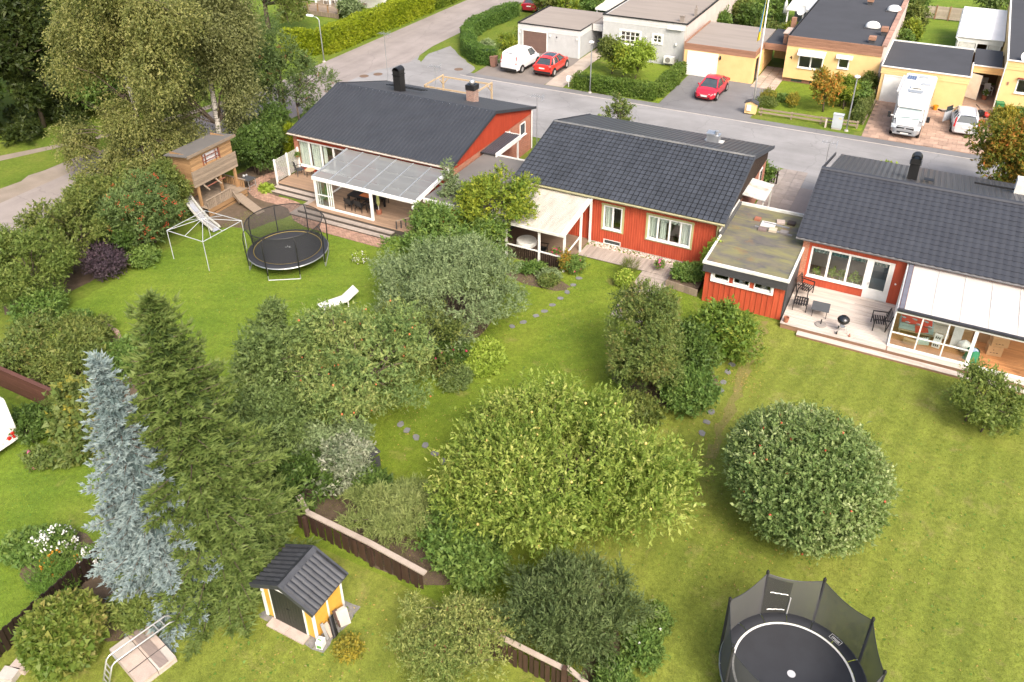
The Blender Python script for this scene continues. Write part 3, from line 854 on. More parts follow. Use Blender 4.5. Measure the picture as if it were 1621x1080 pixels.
# terrace deck with steps
td=thing('terrace_deck','brown boarded terrace with two long grey steps down to the brick path','deck',(-30,37.5,0))
d=MB();boards_x(d,-36.85,-24.95,37.15,39.58,.45);boards_x(d,-33.0,-24.95,35.25,37.15,.45);part('decking',d,DECK1,td,stuff=True)
d=MB();d.box(-36.8,-33.02,37.17,39.5,0,.41);d.box(-32.98,-25.0,35.27,39.5,0,.415);part('deck_base',d,surf('deck_riser',(.09,.075,.062),(.07,.06,.05),3,.8),td)
for k in range(2):
 z=.30-k*.15;o_=.36*(k+1)
 s=MB();boards_x(s,-33.0-o_,-26.3,35.25-o_,35.25-o_+.36,z,.118);boards_x(s,-33.0-o_,-33.0-o_+.36,35.25-o_+.36,37.15-o_,z,.118,along='y');boards_x(s,-36.85 ,-33.0-o_+.36,37.15-o_,37.15-o_+.36,z,.118)
 st=part('step',s,DECK2,td)
 r_=MB();r_.box(-33.0-o_+.02,-26.32,35.25-o_+.02,35.25-o_+.34,0,z-.035);r_.box(-33.0-o_+.02,-33.0-o_+.3,35.25-o_+.3,37.15-o_+.02,0,z-.036);r_.box(-36.8,-33.0-o_+.3,37.15-o_+.02,37.15-o_+.3,0,z-.037)
 part('riser',r_,surf('deck_riser',(.09,.075,.062)),st)
rl=MB();rl.beam((-26.2,35.3,1.0),(-25.0,37.4,1.0),.09,.04)
part('handrail',rl,WOODG,td)
for k in range(9):
 t_=k/8;part('baluster',MB().box(-26.2+1.2*t_-.03,-26.2+1.2*t_+.03,35.3+2.1*t_-.02,35.3+2.1*t_+.02,.2,.98),DARKG,td)
# white slatted screen
ws=thing('slatted_screen','white horizontal slat privacy screen at the terrace end','screen',(-36.9,38.3,.45))
for yy in(37.2,38.4,39.5):part('post',MB().box(-36.95,-36.85,yy-.05,yy+.05,0,2.05),WHITE,ws)
for k in range(19):part('slat',MB().beam((-36.9,37.25,.53+k*.08),(-36.9,39.45,.53+k*.08),.012,.05,(.6,0,1)),WHITE,ws)
pot=thing('hanging_basket','small green hanging basket on the white slatted screen','plant',(-36.8,39.35,1.6))
# furniture on that terrace
GREYM=surf('grey_mesh_fabric',(.06,.065,.07),(.05,.05,.055),4,.7)
chair_plain('garden_chair','dark grey high-back garden chair by the white slatted screen',(-36.3,38.75,.45),math.radians(150),GREYM,back=1.05)
st=thing('side_table','round wooden-topped small table beside the dark grey chair','table',(-35.5,38.9,.45))
part('table_top',MB().lathe([(0,.5),(.32,.5),(.32,.47),(0,.47)],18),WOODN,st,local=True)
for k in range(3):part('leg',MB().beam((.22*math.cos(k*2.1),.22*math.sin(k*2.1),.47),(.27*math.cos(k*2.1),.27*math.sin(k*2.1),0),.025),BLACK,st,local=True)
dt=thing('dining_table','long black dining table under the translucent terrace roof','table',(-29.55,37.0,.45))
part('table_top',MB().box(-1.1,1.1,-.48,.48,.70,.75),PLASTIC,dt,local=True)
for sx in(-1.03,1.03):
 for sy in(-.42,.42):part('leg',MB().box(sx-.05,sx+.05,sy-.05,sy+.05,0,.7),PLASTIC,dt,local=True)
solo('table_runner',MB().box(-29.9,-29.2,36.75,37.2,1.203,1.208),surf('orange_cloth',(.55,.16,.05),(.4,.12,.04),9,.9),'orange patterned cloth on the black dining table','cloth')
for i,(dx,dy,rz)in enumerate(((-.7,-.72,PI),(0.05,-.72,PI),(.85,-.62,PI-.5),(-.7,.72,0),(.0,.72,0),(.7,.72,0))):
 chair_plain('dining_chair','black armchair pushed up to the black dining table',(-29.55+dx,37.0+dy,.45),rz,PLASTIC,'chairs around the black dining table')
um=thing('folded_parasol','folded green and white parasol in a dark pot behind the white post','parasol',(-28.3,36.5,.45))
part('base',MB().lathe([(0,0),(.16,0),(.18,.25),(.0,.25)],12),POTT,um,local=True)
part('pole',MB().cyl((0,0,.2),(0,0,1.5),.02,6),WHITE,um,local=True)
part('canopy',MB().lathe([(.015,1.5),(.08,1.2),(.12,.75),(.05,.55)],8),surf('parasol_cloth',(.45,.48,.2),(.3,.33,.1),6,.8),um,local=True)
lt=thing('globe_lamp','white globe wall lamp at the corner of the terrace room','lamp',(-25.1,35.6,2.0))
part('globe',MB().ball((0,0,0),.13,10,6),WHITE,lt,local=True,smooth=True);part('bracket',MB().beam((0,0,0),(.15,.1,.1),.03),BLACK,lt,local=True)

# ---- flat-roofed link between the first two houses
lk=thing('flat_link','flat grey felt-roofed outbuilding between two red houses','building',(-22.8,40,0))
part('roof',MB().box(-24.68,-20.62,36.1,43.3,2.38,2.50),FELTG,lk)
part('roof_edge',MB().box(-24.68,-20.62,43.31,43.42,2.3,2.56),WHITE_DIRTY,lk);part('roof_edge',MB().box(-24.68,-20.62,36.0,36.09,2.28,2.53),WHITE_DIRTY,lk)
w=MB()
for k in range(14):w.box(-24.6,-20.7,36.16,36.4,.12+k*.155,.12+k*.155+.148)
part('front_wall',w,RED2,lk)
part('back_wall',MB().box(-24.6,-20.7,43.0,43.25,0,2.35),RED2,lk)
window_x(lk,-24.05,-23.2,.9,1.9,36.14,(-23.62,),.08,pane_mat=CARGLASS)
wl=MB();wl.lathe([(0,.2),(.1,.18),(.12,.02),(0,0)],10,(-23.5,36.05,2.0));part('wall_lamp',wl,surf('lamp_verdigris',(.10,.15,.13),(.07,.1,.09),5,.6),lk)

# ---- middle red house
H2=thing('red_house','red vertical-boarded house with slate-grey tiled roof and ochre-trimmed windows','house',(-14.5,45,0))
x0,x1,yf,yr,yb,ze,zr=-20.75,-8.14,39.62,45.3,51.25,3.1,4.68
wy,wb,wx0,wx1=house_shell(H2,x0,x1,yf,yr,yb,ze,zr,RED2,[(-15.08,-13.95,1.02,2.50),(-12.42,-9.95,1.02,2.48),(-15.0,-13.95,.0,.34),(-18.6,-17.4,.25,2.3)],oh=.28)
part('plinth',MB().box(-15.8,-8.5,wy-.03,wy-.004,0,.05),CONC,H2)
tiled_slope(H2,x0+.04,x1-.04,yf-.04,ze-.01,yr,zr,.30,.36,TILE2,'pan')
ribbed_slope(H2,'back_roof',x0,x1,yb,ze,yr,zr,.30,.035,METALB,kind='trap')
rc=MB();rc.prism([(yr-.10,zr+.01),(yr-.05,zr+.065),(yr+.05,zr+.065),(yr+.10,zr+.01)],'x',x0,x1);part('ridge_cap',rc,surf('ridge_lime',(.16,.16,.155),(.10,.105,.11),1.2,.7,lo=.4,hi=.6),H2)
gutter(H2,x0,x1,yf-.03,ze-.05,surf('gutter_ochre',(.38,.36,.22),(.3,.29,.18),3,.5))
dp=MB();dp.tube([(-8.55,yf-.08,3.0),(-8.55,wy-.08,2.75),(-8.55,wy-.08,.3)],.05);part('downpipe',dp,OCHRE,H2)
part('corner_board',MB().box(-8.5,-8.425,wy-.035,wy-.02,.05,2.95),OCHRE,H2)
g=MB();gable_y(g,wx1,.2,gable_prof(wy+.23,wb,2.35,yf,yr,yb,ze,zr),.16,1);part('gable_boarding',g,surf('dark_brown_boards',(.05,.035,.028),(.04,.028,.022),2,.7,stretch=(4,4,.6)),H2)
part('gable_brick',MB().box(wx1-.21,wx1-.02,wy+.24,wb-.02,0,2.348),BRICK,H2)
g=MB();gable_y(g,wx0,.2,gable_prof(wy+.23,wb,0,yf,yr,yb,ze,zr),.16,-1);part('gable_boarding',g,RED2,H2)
for xx in(x0,x1-.05):
 v=MB();v.prism([(yf,ze-.17),(yr,zr-.17),(yb,ze-.17),(yb,ze+.04),(yr,zr+.07),(yf,ze+.04)],'x',xx,xx+.05+(.004 if xx>-12 else-.004));part('verge_board',v,TILE2,H2)
wf=MB();wf.box(wx1-.06,wx1+.03,49.1,49.8,1.0,2.2);wf.box(wx1+.03,wx1+.12,49.05,49.85,.95,1.0);w=part('window',wf,WHITE,H2);part('pane',MB().box(wx1+.031,wx1+.036,49.17,49.73,1.08,2.12),CARGLASS,w)
window_x(H2,-15.08,-13.95,1.02,2.50,wy,(-14.52,),.075,trim=OCHRE)
window_x(H2,-12.42,-9.95,1.02,2.48,wy,(-11.85,-11.18,-10.55),.075,trim=OCHRE)
for(a,b)in((-12.35,-10.0),):
 cb=MB();cb.grid(lambda u,v,a=a,b=b:(a+(b-a)*u,wy+.13+.02*math.sin(u*60),2.22-.07*abs(math.sin(u*24))*(1-v)+.2*v),60,1);part('valance',cb,CURTAIN,H2)
cb=MB();cb.grid(lambda u,v:(-14.98+.42*u,wy+.13+.03*math.sin(u*16),1.05+1.4*v),10,1);part('curtain',cb,CURTAIN,H2)
window_x(H2,-15.0,-13.95,.02,.34,wy,(),.04,sill=False,pane_mat=CARGLASS)
part('door',MB().box(-18.6,-17.4,wy+.06,wy+.1,.25,2.3),surf('door_dark',(.05,.045,.045),(.04,.036,.036),3,.5),H2)
for(a,b)in((-12.36,-11.95),(-11.75,-11.4),(-10.5,-10.05)):
 cb=MB();cb.grid(lambda u,v,a=a,b=b:(a+(b-a)*u,wy+.17+.03*math.sin(u*18),1.06+1.35*v),10,1);part('curtain',cb,CURTAIN,H2)
# steel vent on the back slope
vt=part('roof_vent',MB().box(-11.75,-11.0,48.15,48.7,3.6,4.35),GALV,H2);part('vent_cowl',MB().lathe([(.0,.3),(.12,.28),(.12,0),(.1,0)],10,(-11.2,48.3,4.35)),GALV,vt)
vh=MB();vh.box(-11.8,-11.3,48.1,48.75,4.36,4.45);part('vent_hood',vh,GALV,vt)
vf=MB();vf.box(-11.95,-10.8,47.95,48.9,3.78,3.84);part('vent_flashing',vf,WHITE_DIRTY,vt)
cn=thing('door_canopy','rust-stained white sheet canopy over the side door by the carport','canopy',(-7.8,45.8,0))
cp=MB();cp.prism([(-8.42,2.66),(-7.1,2.5),(-7.1,2.44),(-8.42,2.6)],'y',44.5,46.9);part('canopy_roof',cp,surf('rusty_white_sheet',(.5,.51,.49),(.38,.26,.18),1.6,.6,lo=.52,hi=.72),cn)
for yy in(44.6,46.75):part('post',MB().box(-7.25,-7.17,yy,yy+.08,0,2.44),WHITE_DIRTY,cn)
part('side_panel',MB().box(-8.38,-7.3,44.55,44.6,0.0,1.9),surf('porch_red',(.30,.06,.03),(.22,.045,.022),2,.6),cn)

# porch of the middle house
pc=thing('porch_roof','lichen-stained cream corrugated porch roof on white posts','porch',(-18,37.8,0))
ribbed_slope(pc,'roof_sheet',-20.5,-15.75,35.95,2.34,39.80,2.86,.09,.022,surf('cream_sheet',(.43,.41,.36),(.33,.305,.255),1.0,.75,fine=.12,lo=.4,hi=.7,stretch=(3,.6,1)))
part('edge_board',MB().beam((-15.7,35.92,2.36),(-15.7,39.75,2.88),.10,.12).box(-20.5,-15.66,35.86,35.94,2.22,2.36),WHITE_DIRTY,pc)
eb=MB();eb.add([(-15.95,35.95,2.37),(-15.75,35.95,2.37),(-15.75,39.78,2.89),(-15.95,39.78,2.89)],[(0,1,2,3)]);part('edge_flashing',eb,WHITE,pc)
for(px,py)in((-17.25,36.05),(-15.75,36.05),(-15.8,38.4),(-15.78,39.75),(-19.3,36.05)):
 part('post',MB().box(px-.055,px+.055,py-.055,py+.055,0,2.3+(py-36)*.135),WHITE,pc)
part('floor',MB().box(-20.4,-15.85,36.1,39.9,0,.12),surf('porch_floor',(.24,.17,.12),(.18,.13,.09),2,.7,stretch=(1,9,1)),pc)
for(xa_,xb_)in((-19.24,-17.31),(-17.19,-15.81)):
 part('top_rail',MB().box(xa_,xb_,36.0,36.09,.88,.93),WHITE,pc)
 k=xa_+.05
 while k<xb_-.08:
  part('picket',MB().box(k,k+.095,36.03,36.055,.15,.84),FENCED,pc);k+=.125
part('side_rail',MB().beam((-15.78,36.1,.92),(-15.8,38.35,1.05),.06),WHITE,pc)
part('glass_screen',MB().box(-20.45,-20.41,36.1,39.7,.15,2.2),DARKG,pc)
ct=thing('porch_table','table under a white cloth on the porch of the ochre-trimmed house','table',(-18.5,37.0,.12))
tc=MB();tc.lathe([(0,.74),(.55,.74),(.57,.70),(.60,.5)],20);part('tablecloth',tc,WHITE_DIRTY,ct,local=True)
for k in range(4):part('leg',MB().beam((.3*(-1)**k,.3*(1 if k<2 else-1),0),(.3*(-1)**k,.3*(1 if k<2 else-1),.72),.05),WOODG,ct,local=True)
chair_plain('porch_chair','black metal chair beside the white-clothed porch table',(-17.5,37.0,.12),math.radians(-80),PLASTIC)
# boardwalk
bw_=thing('boardwalk','grey weathered boardwalk along the red boarded wall','deck',(-13.2,38.6,0))
d=MB();boards_x(d,-15.75,-10.35,38.0,39.3,.09,.13,along='y');part('decking',d,DECK2,bw_,stuff=True)
d=MB();boards_x(d,-11.9,-10.2,33.2,37.98,.07,.13,along='x');part('ramp_decking',d,DECK2,bw_,stuff=True)
# white pebbles at the wall foot
def scatter_blobs(name,parent_label,x0,x1,y0,y1,n,r0,r1,mat,seed,z=.0):
 r=random.Random(seed);mb=MB()
 for i in range(n):
  rr=r.uniform(r0,r1);mb.ball((r.uniform(x0,x1),r.uniform(y0,y1),z+rr*.35),rr,6,4,(1,r.uniform(.7,1),.6))
 o=struct(name,mb,mat,True,True);o['label']=parent_label
 return o
scatter_blobs('pebbles','pale pebbles along the foot of the red wall',-15.7,-9.9,39.33,39.85,420,.03,.09,surf('white_pebble',(.55,.46,.40),(.40,.33,.29),3,.8,island=.35),4)

# ---- carport shed between the second and third house
cs=thing('flat_garage','red garage with mossy flat felt roof, black fascia and strip windows','garage',(-6.2,40,0))
MOSS=None
def mossmat():
 m,t,b=_nodes('mossy_felt')
 col=_ramp(t,_tex(t,'noise',1.3,5),[(.35,(.085,.082,.08)),(.65,(.13,.115,.095))])
 ms=_ramp(t,_tex(t,'noise',.75,7,.62,stretch=(.8,2.4,1),dist=.8),[(.40,(0,0,0)),(.66,(1,1,1))])
 col=_mix(t,_math(t,'MULTIPLY',ms,.7),col,(.215,.205,.07))
 br=_ramp(t,_tex(t,'noise',.9,6,.6,stretch=(1,1,3)),[(.58,(0,0,0)),(.7,(1,1,1))])
 col=_mix(t,_math(t,'MULTIPLY',br,.6),col,(.20,.12,.055))
 t.links.new(col,b.inputs['Base Color']);b.inputs['Roughness'].default_value=.9
 bn=t.nodes.new('ShaderNodeBump');bn.inputs['Strength'].default_value=.4;bn.inputs['Distance'].default_value=.02
 t.links.new(_tex(t,'noise',25,5),bn.inputs['Height']);t.links.new(bn.outputs[0],b.inputs['Normal'])
 return m
MOSS=mossmat()
for k in range(7):
 y0_=36.62+k*1.0
 part('felt_strip',MB().box(-8.22,-4.16,y0_,y0_+1.03,2.30,2.375+k*.006),MOSS,cs)
part('roof_edge',MB().box(-8.34,-4.05,36.46,36.606,2.33,2.46).box(-8.34,-8.225,36.604,39.6,2.33,2.44).box(-4.155,-4.05,36.604,40.2,2.33,2.455),WHITE_DIRTY,cs);part('roof_edge',MB().box(-8.34,-4.6,43.62,43.74,2.3,2.56),WHITE_DIRTY,cs)
part('parapet',MB().box(-8.36,-8.20,39.62,43.6,2.3,2.62),surf('felt_upstand',(.10,.10,.098),(.08,.08,.08),2,.85),cs)
part('parapet_cap',MB().box(-8.40,-8.33,39.62,43.72,2.56,2.66),WHITE_DIRTY,cs)
fb=MB()
for k in range(3):fb.box(-8.30-k*.002,-4.10+k*.002,36.50+k*.004,36.56+k*.004,2.325-(k+1)*.155,2.325-k*.155-.008)
part('front_fascia',fb,DARKG,cs)
sw=MB()
for k in range(15):sw.box(-4.19,-4.13+(k%2)*.003,36.7,40.28,.03+k*.155,.03+k*.155+.147)
part('side_boarding',sw,DARKG,cs)
w=MB();wall_x(w,-8.2,-4.2,36.7,0,2.05,.15,[(-7.75,-6.95,1.45,1.92),(-6.75,-5.92,1.45,1.92),(-5.72,-4.85,1.45,1.92)],.27,.03,.05)
part('front_wall',w,RED2,cs)
part('left_wall',MB().box(-8.2,-8.05,36.86,43.5,0,2.29),RED2,cs)
part('back_wall',MB().box(-8.04,-4.7,43.3,43.45,0,2.29),RED2,cs)
part('inner_wall',MB().box(-8.0,-4.3,38.6,38.7,0,2.28),surf('garage_inner',(.10,.09,.08),(.07,.06,.055),2,.9),cs)
for(a,b)in((-7.75,-6.95),(-6.75,-5.92),(-5.72,-4.85)):window_x(cs,a,b,1.45,1.92,36.7,(),.055,sill=False)
part('window_board',MB().box(-7.87,-4.73,36.60,36.66,1.33,1.44).box(-7.87,-7.76,36.60,36.665,1.44,1.98).box(-4.84,-4.73,36.60,36.665,1.44,1.98),WHITE,cs)
part('shelf_clutter',MB().box(-6.5,-6.2,36.95,37.2,1.4,1.62).ball((-6.35,37.0,1.7),.1).box(-5.4,-5.1,36.95,37.2,1.4,1.58),surf('clutter',(.4,.45,.5),(.45,.3,.2),6,.6),cs)
rs=random.Random(11)
for i,(x,y,w_,d_,h_,mt,lb)in enumerate(((-6.95,42.2,.32,.32,.12,POTT,'small brown block on the mossy flat roof near the white edge'),(-6.3,41.85,.75,.6,.05,WHITE_DIRTY,'white sheet lying on the mossy flat roof'),(-5.75,42.4,.42,.4,.1,CONCP,'pale square slab on the mossy flat roof beside the white sheet'),(-5.2,42.5,.4,.4,.12,surf('dark_brown_boards',(.05,.035,.028)),'dark square slab on the mossy roof against the tiled roof'),(-6.45,41.15,.42,.34,.1,surf('mauve_slab',(.2,.15,.14),(.16,.12,.11),3,.8),'brown-grey slab in front of the white roof sheet'),(-5.93,41.3,.4,.4,.12,surf('sand_slab',(.5,.43,.33),(.4,.34,.26),3,.8),'sand-coloured slab on the mossy flat roof'),(-5.34,41.3,.42,.36,.1,surf('grey_slab',(.22,.2,.19),(.17,.155,.15),3,.8),'grey slab on the mossy roof beside the sand-coloured one'))):
 o=solo('roof_slab',MB().box(-w_/2,w_/2,-d_/2,d_/2,0,h_),mt,lb,'slab','loose slabs on the mossy roof',o=(0,0,0));o.location=(x,y,2.41);o.rotation_euler=(0,0,rs.uniform(-.25,.25))
for i,(xa_,ya_,xb_,yb2)in enumerate(((-6.9,41.35,-6.5,41.3),(-6.2,41.3,-4.9,41.15),(-6.6,42.0,-5.2,41.95))):
 o=solo('pipe',MB().beam((xa_,ya_,2.44),(xb_,yb2,2.44),.1,.06),surf('grey_plank',(.22,.22,.23),(.16,.16,.17),3,.7),'grey plank lying across the mossy roof between the slabs','plank','planks on the mossy roof')

# ---- right-hand red house
H3=thing('red_house','red house with wavy graphite tile roof and white awning terrace','house',(2,45.5,0))
x0,x1,yf,yr,yb,ze,zr=-4.55,9.5,40.02,45.6,51.9,3.1,4.62
wy,wb,wx0,wx1=house_shell(H3,x0,x1,yf,yr,yb,ze,zr,RED3,[(-3.72,-.9,.80,2.56),(-.9,.30,.16,2.56),(1.3,4.2,.35,2.4)],oh=.40,ov=.28)
part('corner_brickwork',MB().box(-4.18,-3.85,wy-.03,wy+.24,0,2.9),brickmat('orange_brick',(.50,.19,.10),(.42,.15,.08),(.45,.30,.24)),H3)
tiled_slope(H3,x0+.03,x1-.03,yf-.04,ze-.01,yr,zr,.36,.36,TILE3,'wave')
ribbed_slope(H3,'back_roof',x0+.35,x1,yb,ze-.02,yr,zr,.30,.035,METALB,kind='trap')
rc=MB();rc.prism([(yr-.17,zr+.0),(yr-.09,zr+.08),(yr+.09,zr+.08),(yr+.17,zr+.0)],'x',x0,x1);part('ridge_cap',rc,TILE3,H3)
gutter(H3,x0,x1,yf-.03,ze-.05,surf('gutter_grey',(.20,.20,.21),(.16,.16,.17),3,.45))
g=MB();gable_y(g,wx0,.2,gable_prof(wy,wb,2.3,yf,yr,yb,ze,zr),.16,-1);part('gable_boarding',g,DARKG,H3)
part('gable_brick',MB().box(wx0+.02,wx0+.2,wy+.25,wb-.02,0,2.298),BRICK,H3)
v=MB();v.prism([(yf,ze-.17),(yr,zr-.17),(yb,ze-.17),(yb,ze+.05),(yr,zr+.08),(yf,ze+.05)],'x',x0-.004,x0+.04);part('verge_board',v,TILE3,H3)
window_x(H3,-3.72,-.9,.80,2.56,wy,(-2.78,-1.82),.09)
# door leaf
db=MB();db.box(-.9,-.78,wy-.02,wy+.1,.16,2.56);db.box(.18,.30,wy-.02,wy+.1,.16,2.56);db.box(-.78,.18,wy-.02,wy+.1,2.45,2.56);db.box(-.78,.18,wy,wy+.06,.16,.85);db.box(-.78,-.66,wy,wy+.06,.85,2.45);db.box(.06,.18,wy,wy+.06,.85,2.45)
dd=part('terrace_door',db,WHITE,H3);part('pane',MB().box(-.66,.06,wy+.025,wy+.033,.85,2.45),GLASS,dd);part('handle',MB().box(-.72,-.69,wy-.05,wy,1.1,1.22),GALV,dd)
for(a,b)in((-3.66,-2.83),(-2.73,-1.87),(-1.77,-.95),(-.64,.04)):
 cb=MB();cb.grid(lambda u,v,a=a,b=b:(a+(b-a)*u,wy+.13+.03*math.sin(u*30),2.2+.25*v),20,1);part('valance',cb,TEALC,H3)
part('window_shelf',MB().box(-3.7,-.95,wy+.1,wy+.45,.74,.79),WOODN,H3)
WIN_PLANTS=[(H3,wy+.28,.8,((-2.5,.3),(-2.05,.34),(-1.5,.36),(-1.15,.26),(-3.3,.22)))]
part('sofa',MB().box(-.75,1.0,wy+1.2,wy+2.0,.05,.85).box(-.75,1.0,wy+2.0,wy+2.3,.05,1.3),surf('blue_sofa',(.25,.36,.42),(.2,.3,.35),2,.8),H3)
part('outlet',MB().ball((.52,wy-.03,1.45),.05,8,5),WHITE,H3)
bc=box_chimney(H3,0.0,47.3,3.9,5.45,.50,.55,BLACK)
wk_=MB()
for k in range(2):wk_.box(.6,1.1,46.9+k*.3,47.1+k*.3,4.42-k*.07,4.45-k*.07)
for xx in(.6,1.1):wk_.beam((xx,46.4,4.55),(xx,47.9,4.25),.03)
part('roof_step',wk_,BLACK,H3)
box_chimney(H3,5.35,48.8,3.7,4.7,.6,.6,WHITE_DIRTY,False)
gr=MB();gr.box(3.1,5.2,48.6,48.64,4.02,4.12);part('snow_guard',gr,BLACK,H3)
# deck
dk=thing('terrace_deck','bleached wooden deck with one step in front of the bright red wall','deck',(2,38,0))
d=MB();boards_x(d,-4.08,.8,36.02,40.28,.30,.125);part('decking',d,DECK3,dk,stuff=True)
d=MB();d.box(-4.05,9,36.06,40.2,0,.262);part('deck_base',d,surf('deck_skirt',(.30,.17,.11),(.22,.13,.085),2,.8,stretch=(1,9,9)),dk)
d=MB();boards_x(d,-3.2,9,35.62,36.0,.15,.125);boards_x(d,.85,9,36.02,36.4,.298,.125);part('step',d,DECK3,dk)
d=MB();d.box(-3.18,9,35.65,35.98,0,.115);part('riser',d,surf('deck_skirt',(.30,.17,.11)),dk)
# awning terrace
aw=thing('awning_terrace','glazed terrace room under a white fabric awning beside the bleached deck','conservatory',(4,38.3,.3))
AWN=leafmat('white_awning',[(.80,.80,.78),(.80,.80,.78)],.5,.6);_t=AWN.node_tree;[n for n in _t.nodes if n.type=='BSDF_TRANSLUCENT'][0].inputs[0].default_value=(.75,.75,.72,1);[_t.links.remove(l)for l in list(_t.links)if l.to_node.type=='BSDF_TRANSLUCENT']
for i in range(7):
 X0,X1=1.12+i*1.16,1.12+(i+1)*1.16-.012
 def cloth(a,b,X0=X0,X1=X1):return(X0+(X1-X0)*a,36.55+3.6*b,2.36+.46*b+.018*math.sin(PI*a)-.012*math.sin(PI*b))
 c_=MB();c_.grid(cloth,4,4);part('awning_panel',c_,AWN,aw,smooth=True)
 s_=MB();s_.beam((X1,36.55,2.375),(X1,40.15,2.835),.03,.02);part('awning_seam',s_,WHITE_DIRTY,aw)
part('side_rail',MB().beam((1.0,36.5,2.38),(1.0,40.15,2.86),.2,.1),surf('slate_rail',(.14,.14,.17),(.11,.11,.135),3,.5),aw)
part('front_rail',MB().box(.85,9.3,36.40,36.54,2.26,2.38).box(.85,9.3,36.36,36.395,2.3,2.35),surf('dark_rail',(.03,.03,.033),(.045,.045,.05),3,.4),aw)
part('white_side',MB().box(.80,.90,36.45,40.25,.3,.38).box(.80,.90,40.15,40.25,.38,2.8).beam((.85,36.5,2.3),(.85,40.2,2.82),.06,.06),WHITE,aw)
part('top_beam',MB().box(.80,9.3,36.44,36.52,2.16,2.25),WHITE,aw);part('bottom_beam',MB().box(.80,9.3,36.40,36.52,.28,.37),WHITE,aw)
for i,X in enumerate((.80,1.95,3.05,4.12,6.55,6.95,8.2)):
 wd=.15 if i in(3,)else .06
 part('upright',MB().box(X,X+wd,36.44,36.52,.37,2.16),WHITE,aw)
for(a,b)in((.86,1.95),(2.01,3.05),(3.11,4.12),(7.01,8.2),(6.61,6.95)):
 f_=part('mid_rail',MB().box(a,b,36.45,36.51,1.04,1.09),WHITE,aw)
 part('pane',MB().box(a,b,36.475,36.483,.37,1.04),GLASS,f_);part('pane',MB().box(a,b,36.475,36.483,1.09,2.16),GLASS,f_)
fl=MB();boards_x(fl,.9,9.2,36.55,40.25,.31,.14);part('floor',fl,surf('orange_floor',(.46,.22,.09),(.36,.165,.065),1.5,.4,stretch=(1,9,1),island=.12),aw)
part('rear_panel',MB().box(4.4,9.2,40.15,40.25,.31,1.9),surf('grey_panel',(.10,.105,.11),(.08,.085,.09),2,.7),aw)
# deck furniture
chair_plain('garden_chair','black slatted armchair on the deck against the garage side',(-3.5,39.2,.3),math.radians(78),BLACK,slats=True,w=.62).scale=(1.2,1.2,1.05)
fs_=thing('footstool','black slatted footstool in front of the deck armchair by the garage','footstool',(-3.5,37.85,.3),math.radians(4));fs_.scale=(1.1,1.15,1.05)
for k in range(6):part('slat',MB().box(-.3+k*.105,-.3+k*.105+.075,-.36,.36,.36,.38),BLACK,fs_,local=True)
for k in range(3):part('cross_slat',MB().box(-.3,.32,-.28+k*.26,-.22+k*.26,.385,.395),BLACK,fs_,local=True)
for sx in(-.28,.3):
 for sy in(-.33,.33):part('leg',MB().box(sx-.017,sx+.017,sy-.017,sy+.017,0,.36),BLACK,fs_,local=True)
tb=thing('coffee_table','low grey-topped square table on the bleached deck','table',(-2.5,37.65,.3),math.radians(3))
part('table_top',MB().box(-.42,.42,-.42,.42,.44,.47),surf('grey_top',(.085,.09,.095),(.07,.075,.08),3,.5),tb,local=True)
for sx in(-.33,.33):
 for sy in(-.31,.31):part('leg',MB().box(sx-.014,sx+.014,sy-.014,sy+.014,0,.44),BLACK,tb,local=True)
pb=thing('parasol_base','round concrete parasol foot on the bleached deck','parasol base',(-2.28,36.75,.3))
part('disc',MB().lathe([(0,.06),(.2,.06),(.27,.04),(.29,0),(0,0)],24),surf('base_concrete',(.27,.24,.215),(.22,.2,.18),4,.85),pb,local=True);part('socket',MB().cyl((0,0,.05),(0,0,.3),.03,8),BLACK,pb,local=True)
kg=thing('kettle_grill','black kettle barbecue on a tripod stand with wheels','grill',(-1.3,36.55,.3))
part('bowl',MB().lathe([(0.02,.48),(.16,.52),(.26,.62),(.285,.72)],20),BLACK,kg,local=True,smooth=True)
part('lid',MB().lathe([(.29,.72),(.27,.80),(.17,.90),(0.01,.93)],20),surf('enamel',(.008,.008,.009),(.012,.012,.012),3,.12,spec=.8),kg,local=True,smooth=True)
part('handle',MB().box(-.06,.06,-.02,.02,.93,.98),PLASTIC,kg,local=True)
for k in range(3):part('leg',MB().beam((.14*math.cos(k*2.09),.14*math.sin(k*2.09),.52),(.30*math.cos(k*2.09),.30*math.sin(k*2.09),.02),.025),ALU,kg,local=True)
for k in(1,2):part('wheel',MB().cyl((.31*math.cos(k*2.09)-.03,.31*math.sin(k*2.09),.08),(.31*math.cos(k*2.09)+.03,.31*math.sin(k*2.09),.08),.08,12),PLASTIC,kg,local=True)
part('ash_pan',MB().lathe([(0,.3),(.13,.32),(.14,.34)],12),ALU,kg,local=True)
chair_plain('garden_chair','black slatted armchair facing the grill beside the white awning terrace',(.22,37.8,.3),math.radians(-78),BLACK,slats=True,w=.62).scale=(1.25,1.25,1.05)
solo('flower_pot',MB().lathe([(0,0),(.11,0),(.14,.26),(.12,.26),(.10,.05)],14,(-3.85,36.25,.3)),POTT,'empty terracotta pot at the corner of the bleached deck','pot')
solo('candle_lantern',MB().lathe([(0,0),(.05,0),(.055,.06),(.02,.09),(.02,.16),(0,.18)],10,(-.88,36.35,.3)),POTT,'tiny rusty lantern on the deck right of the grill','lantern')
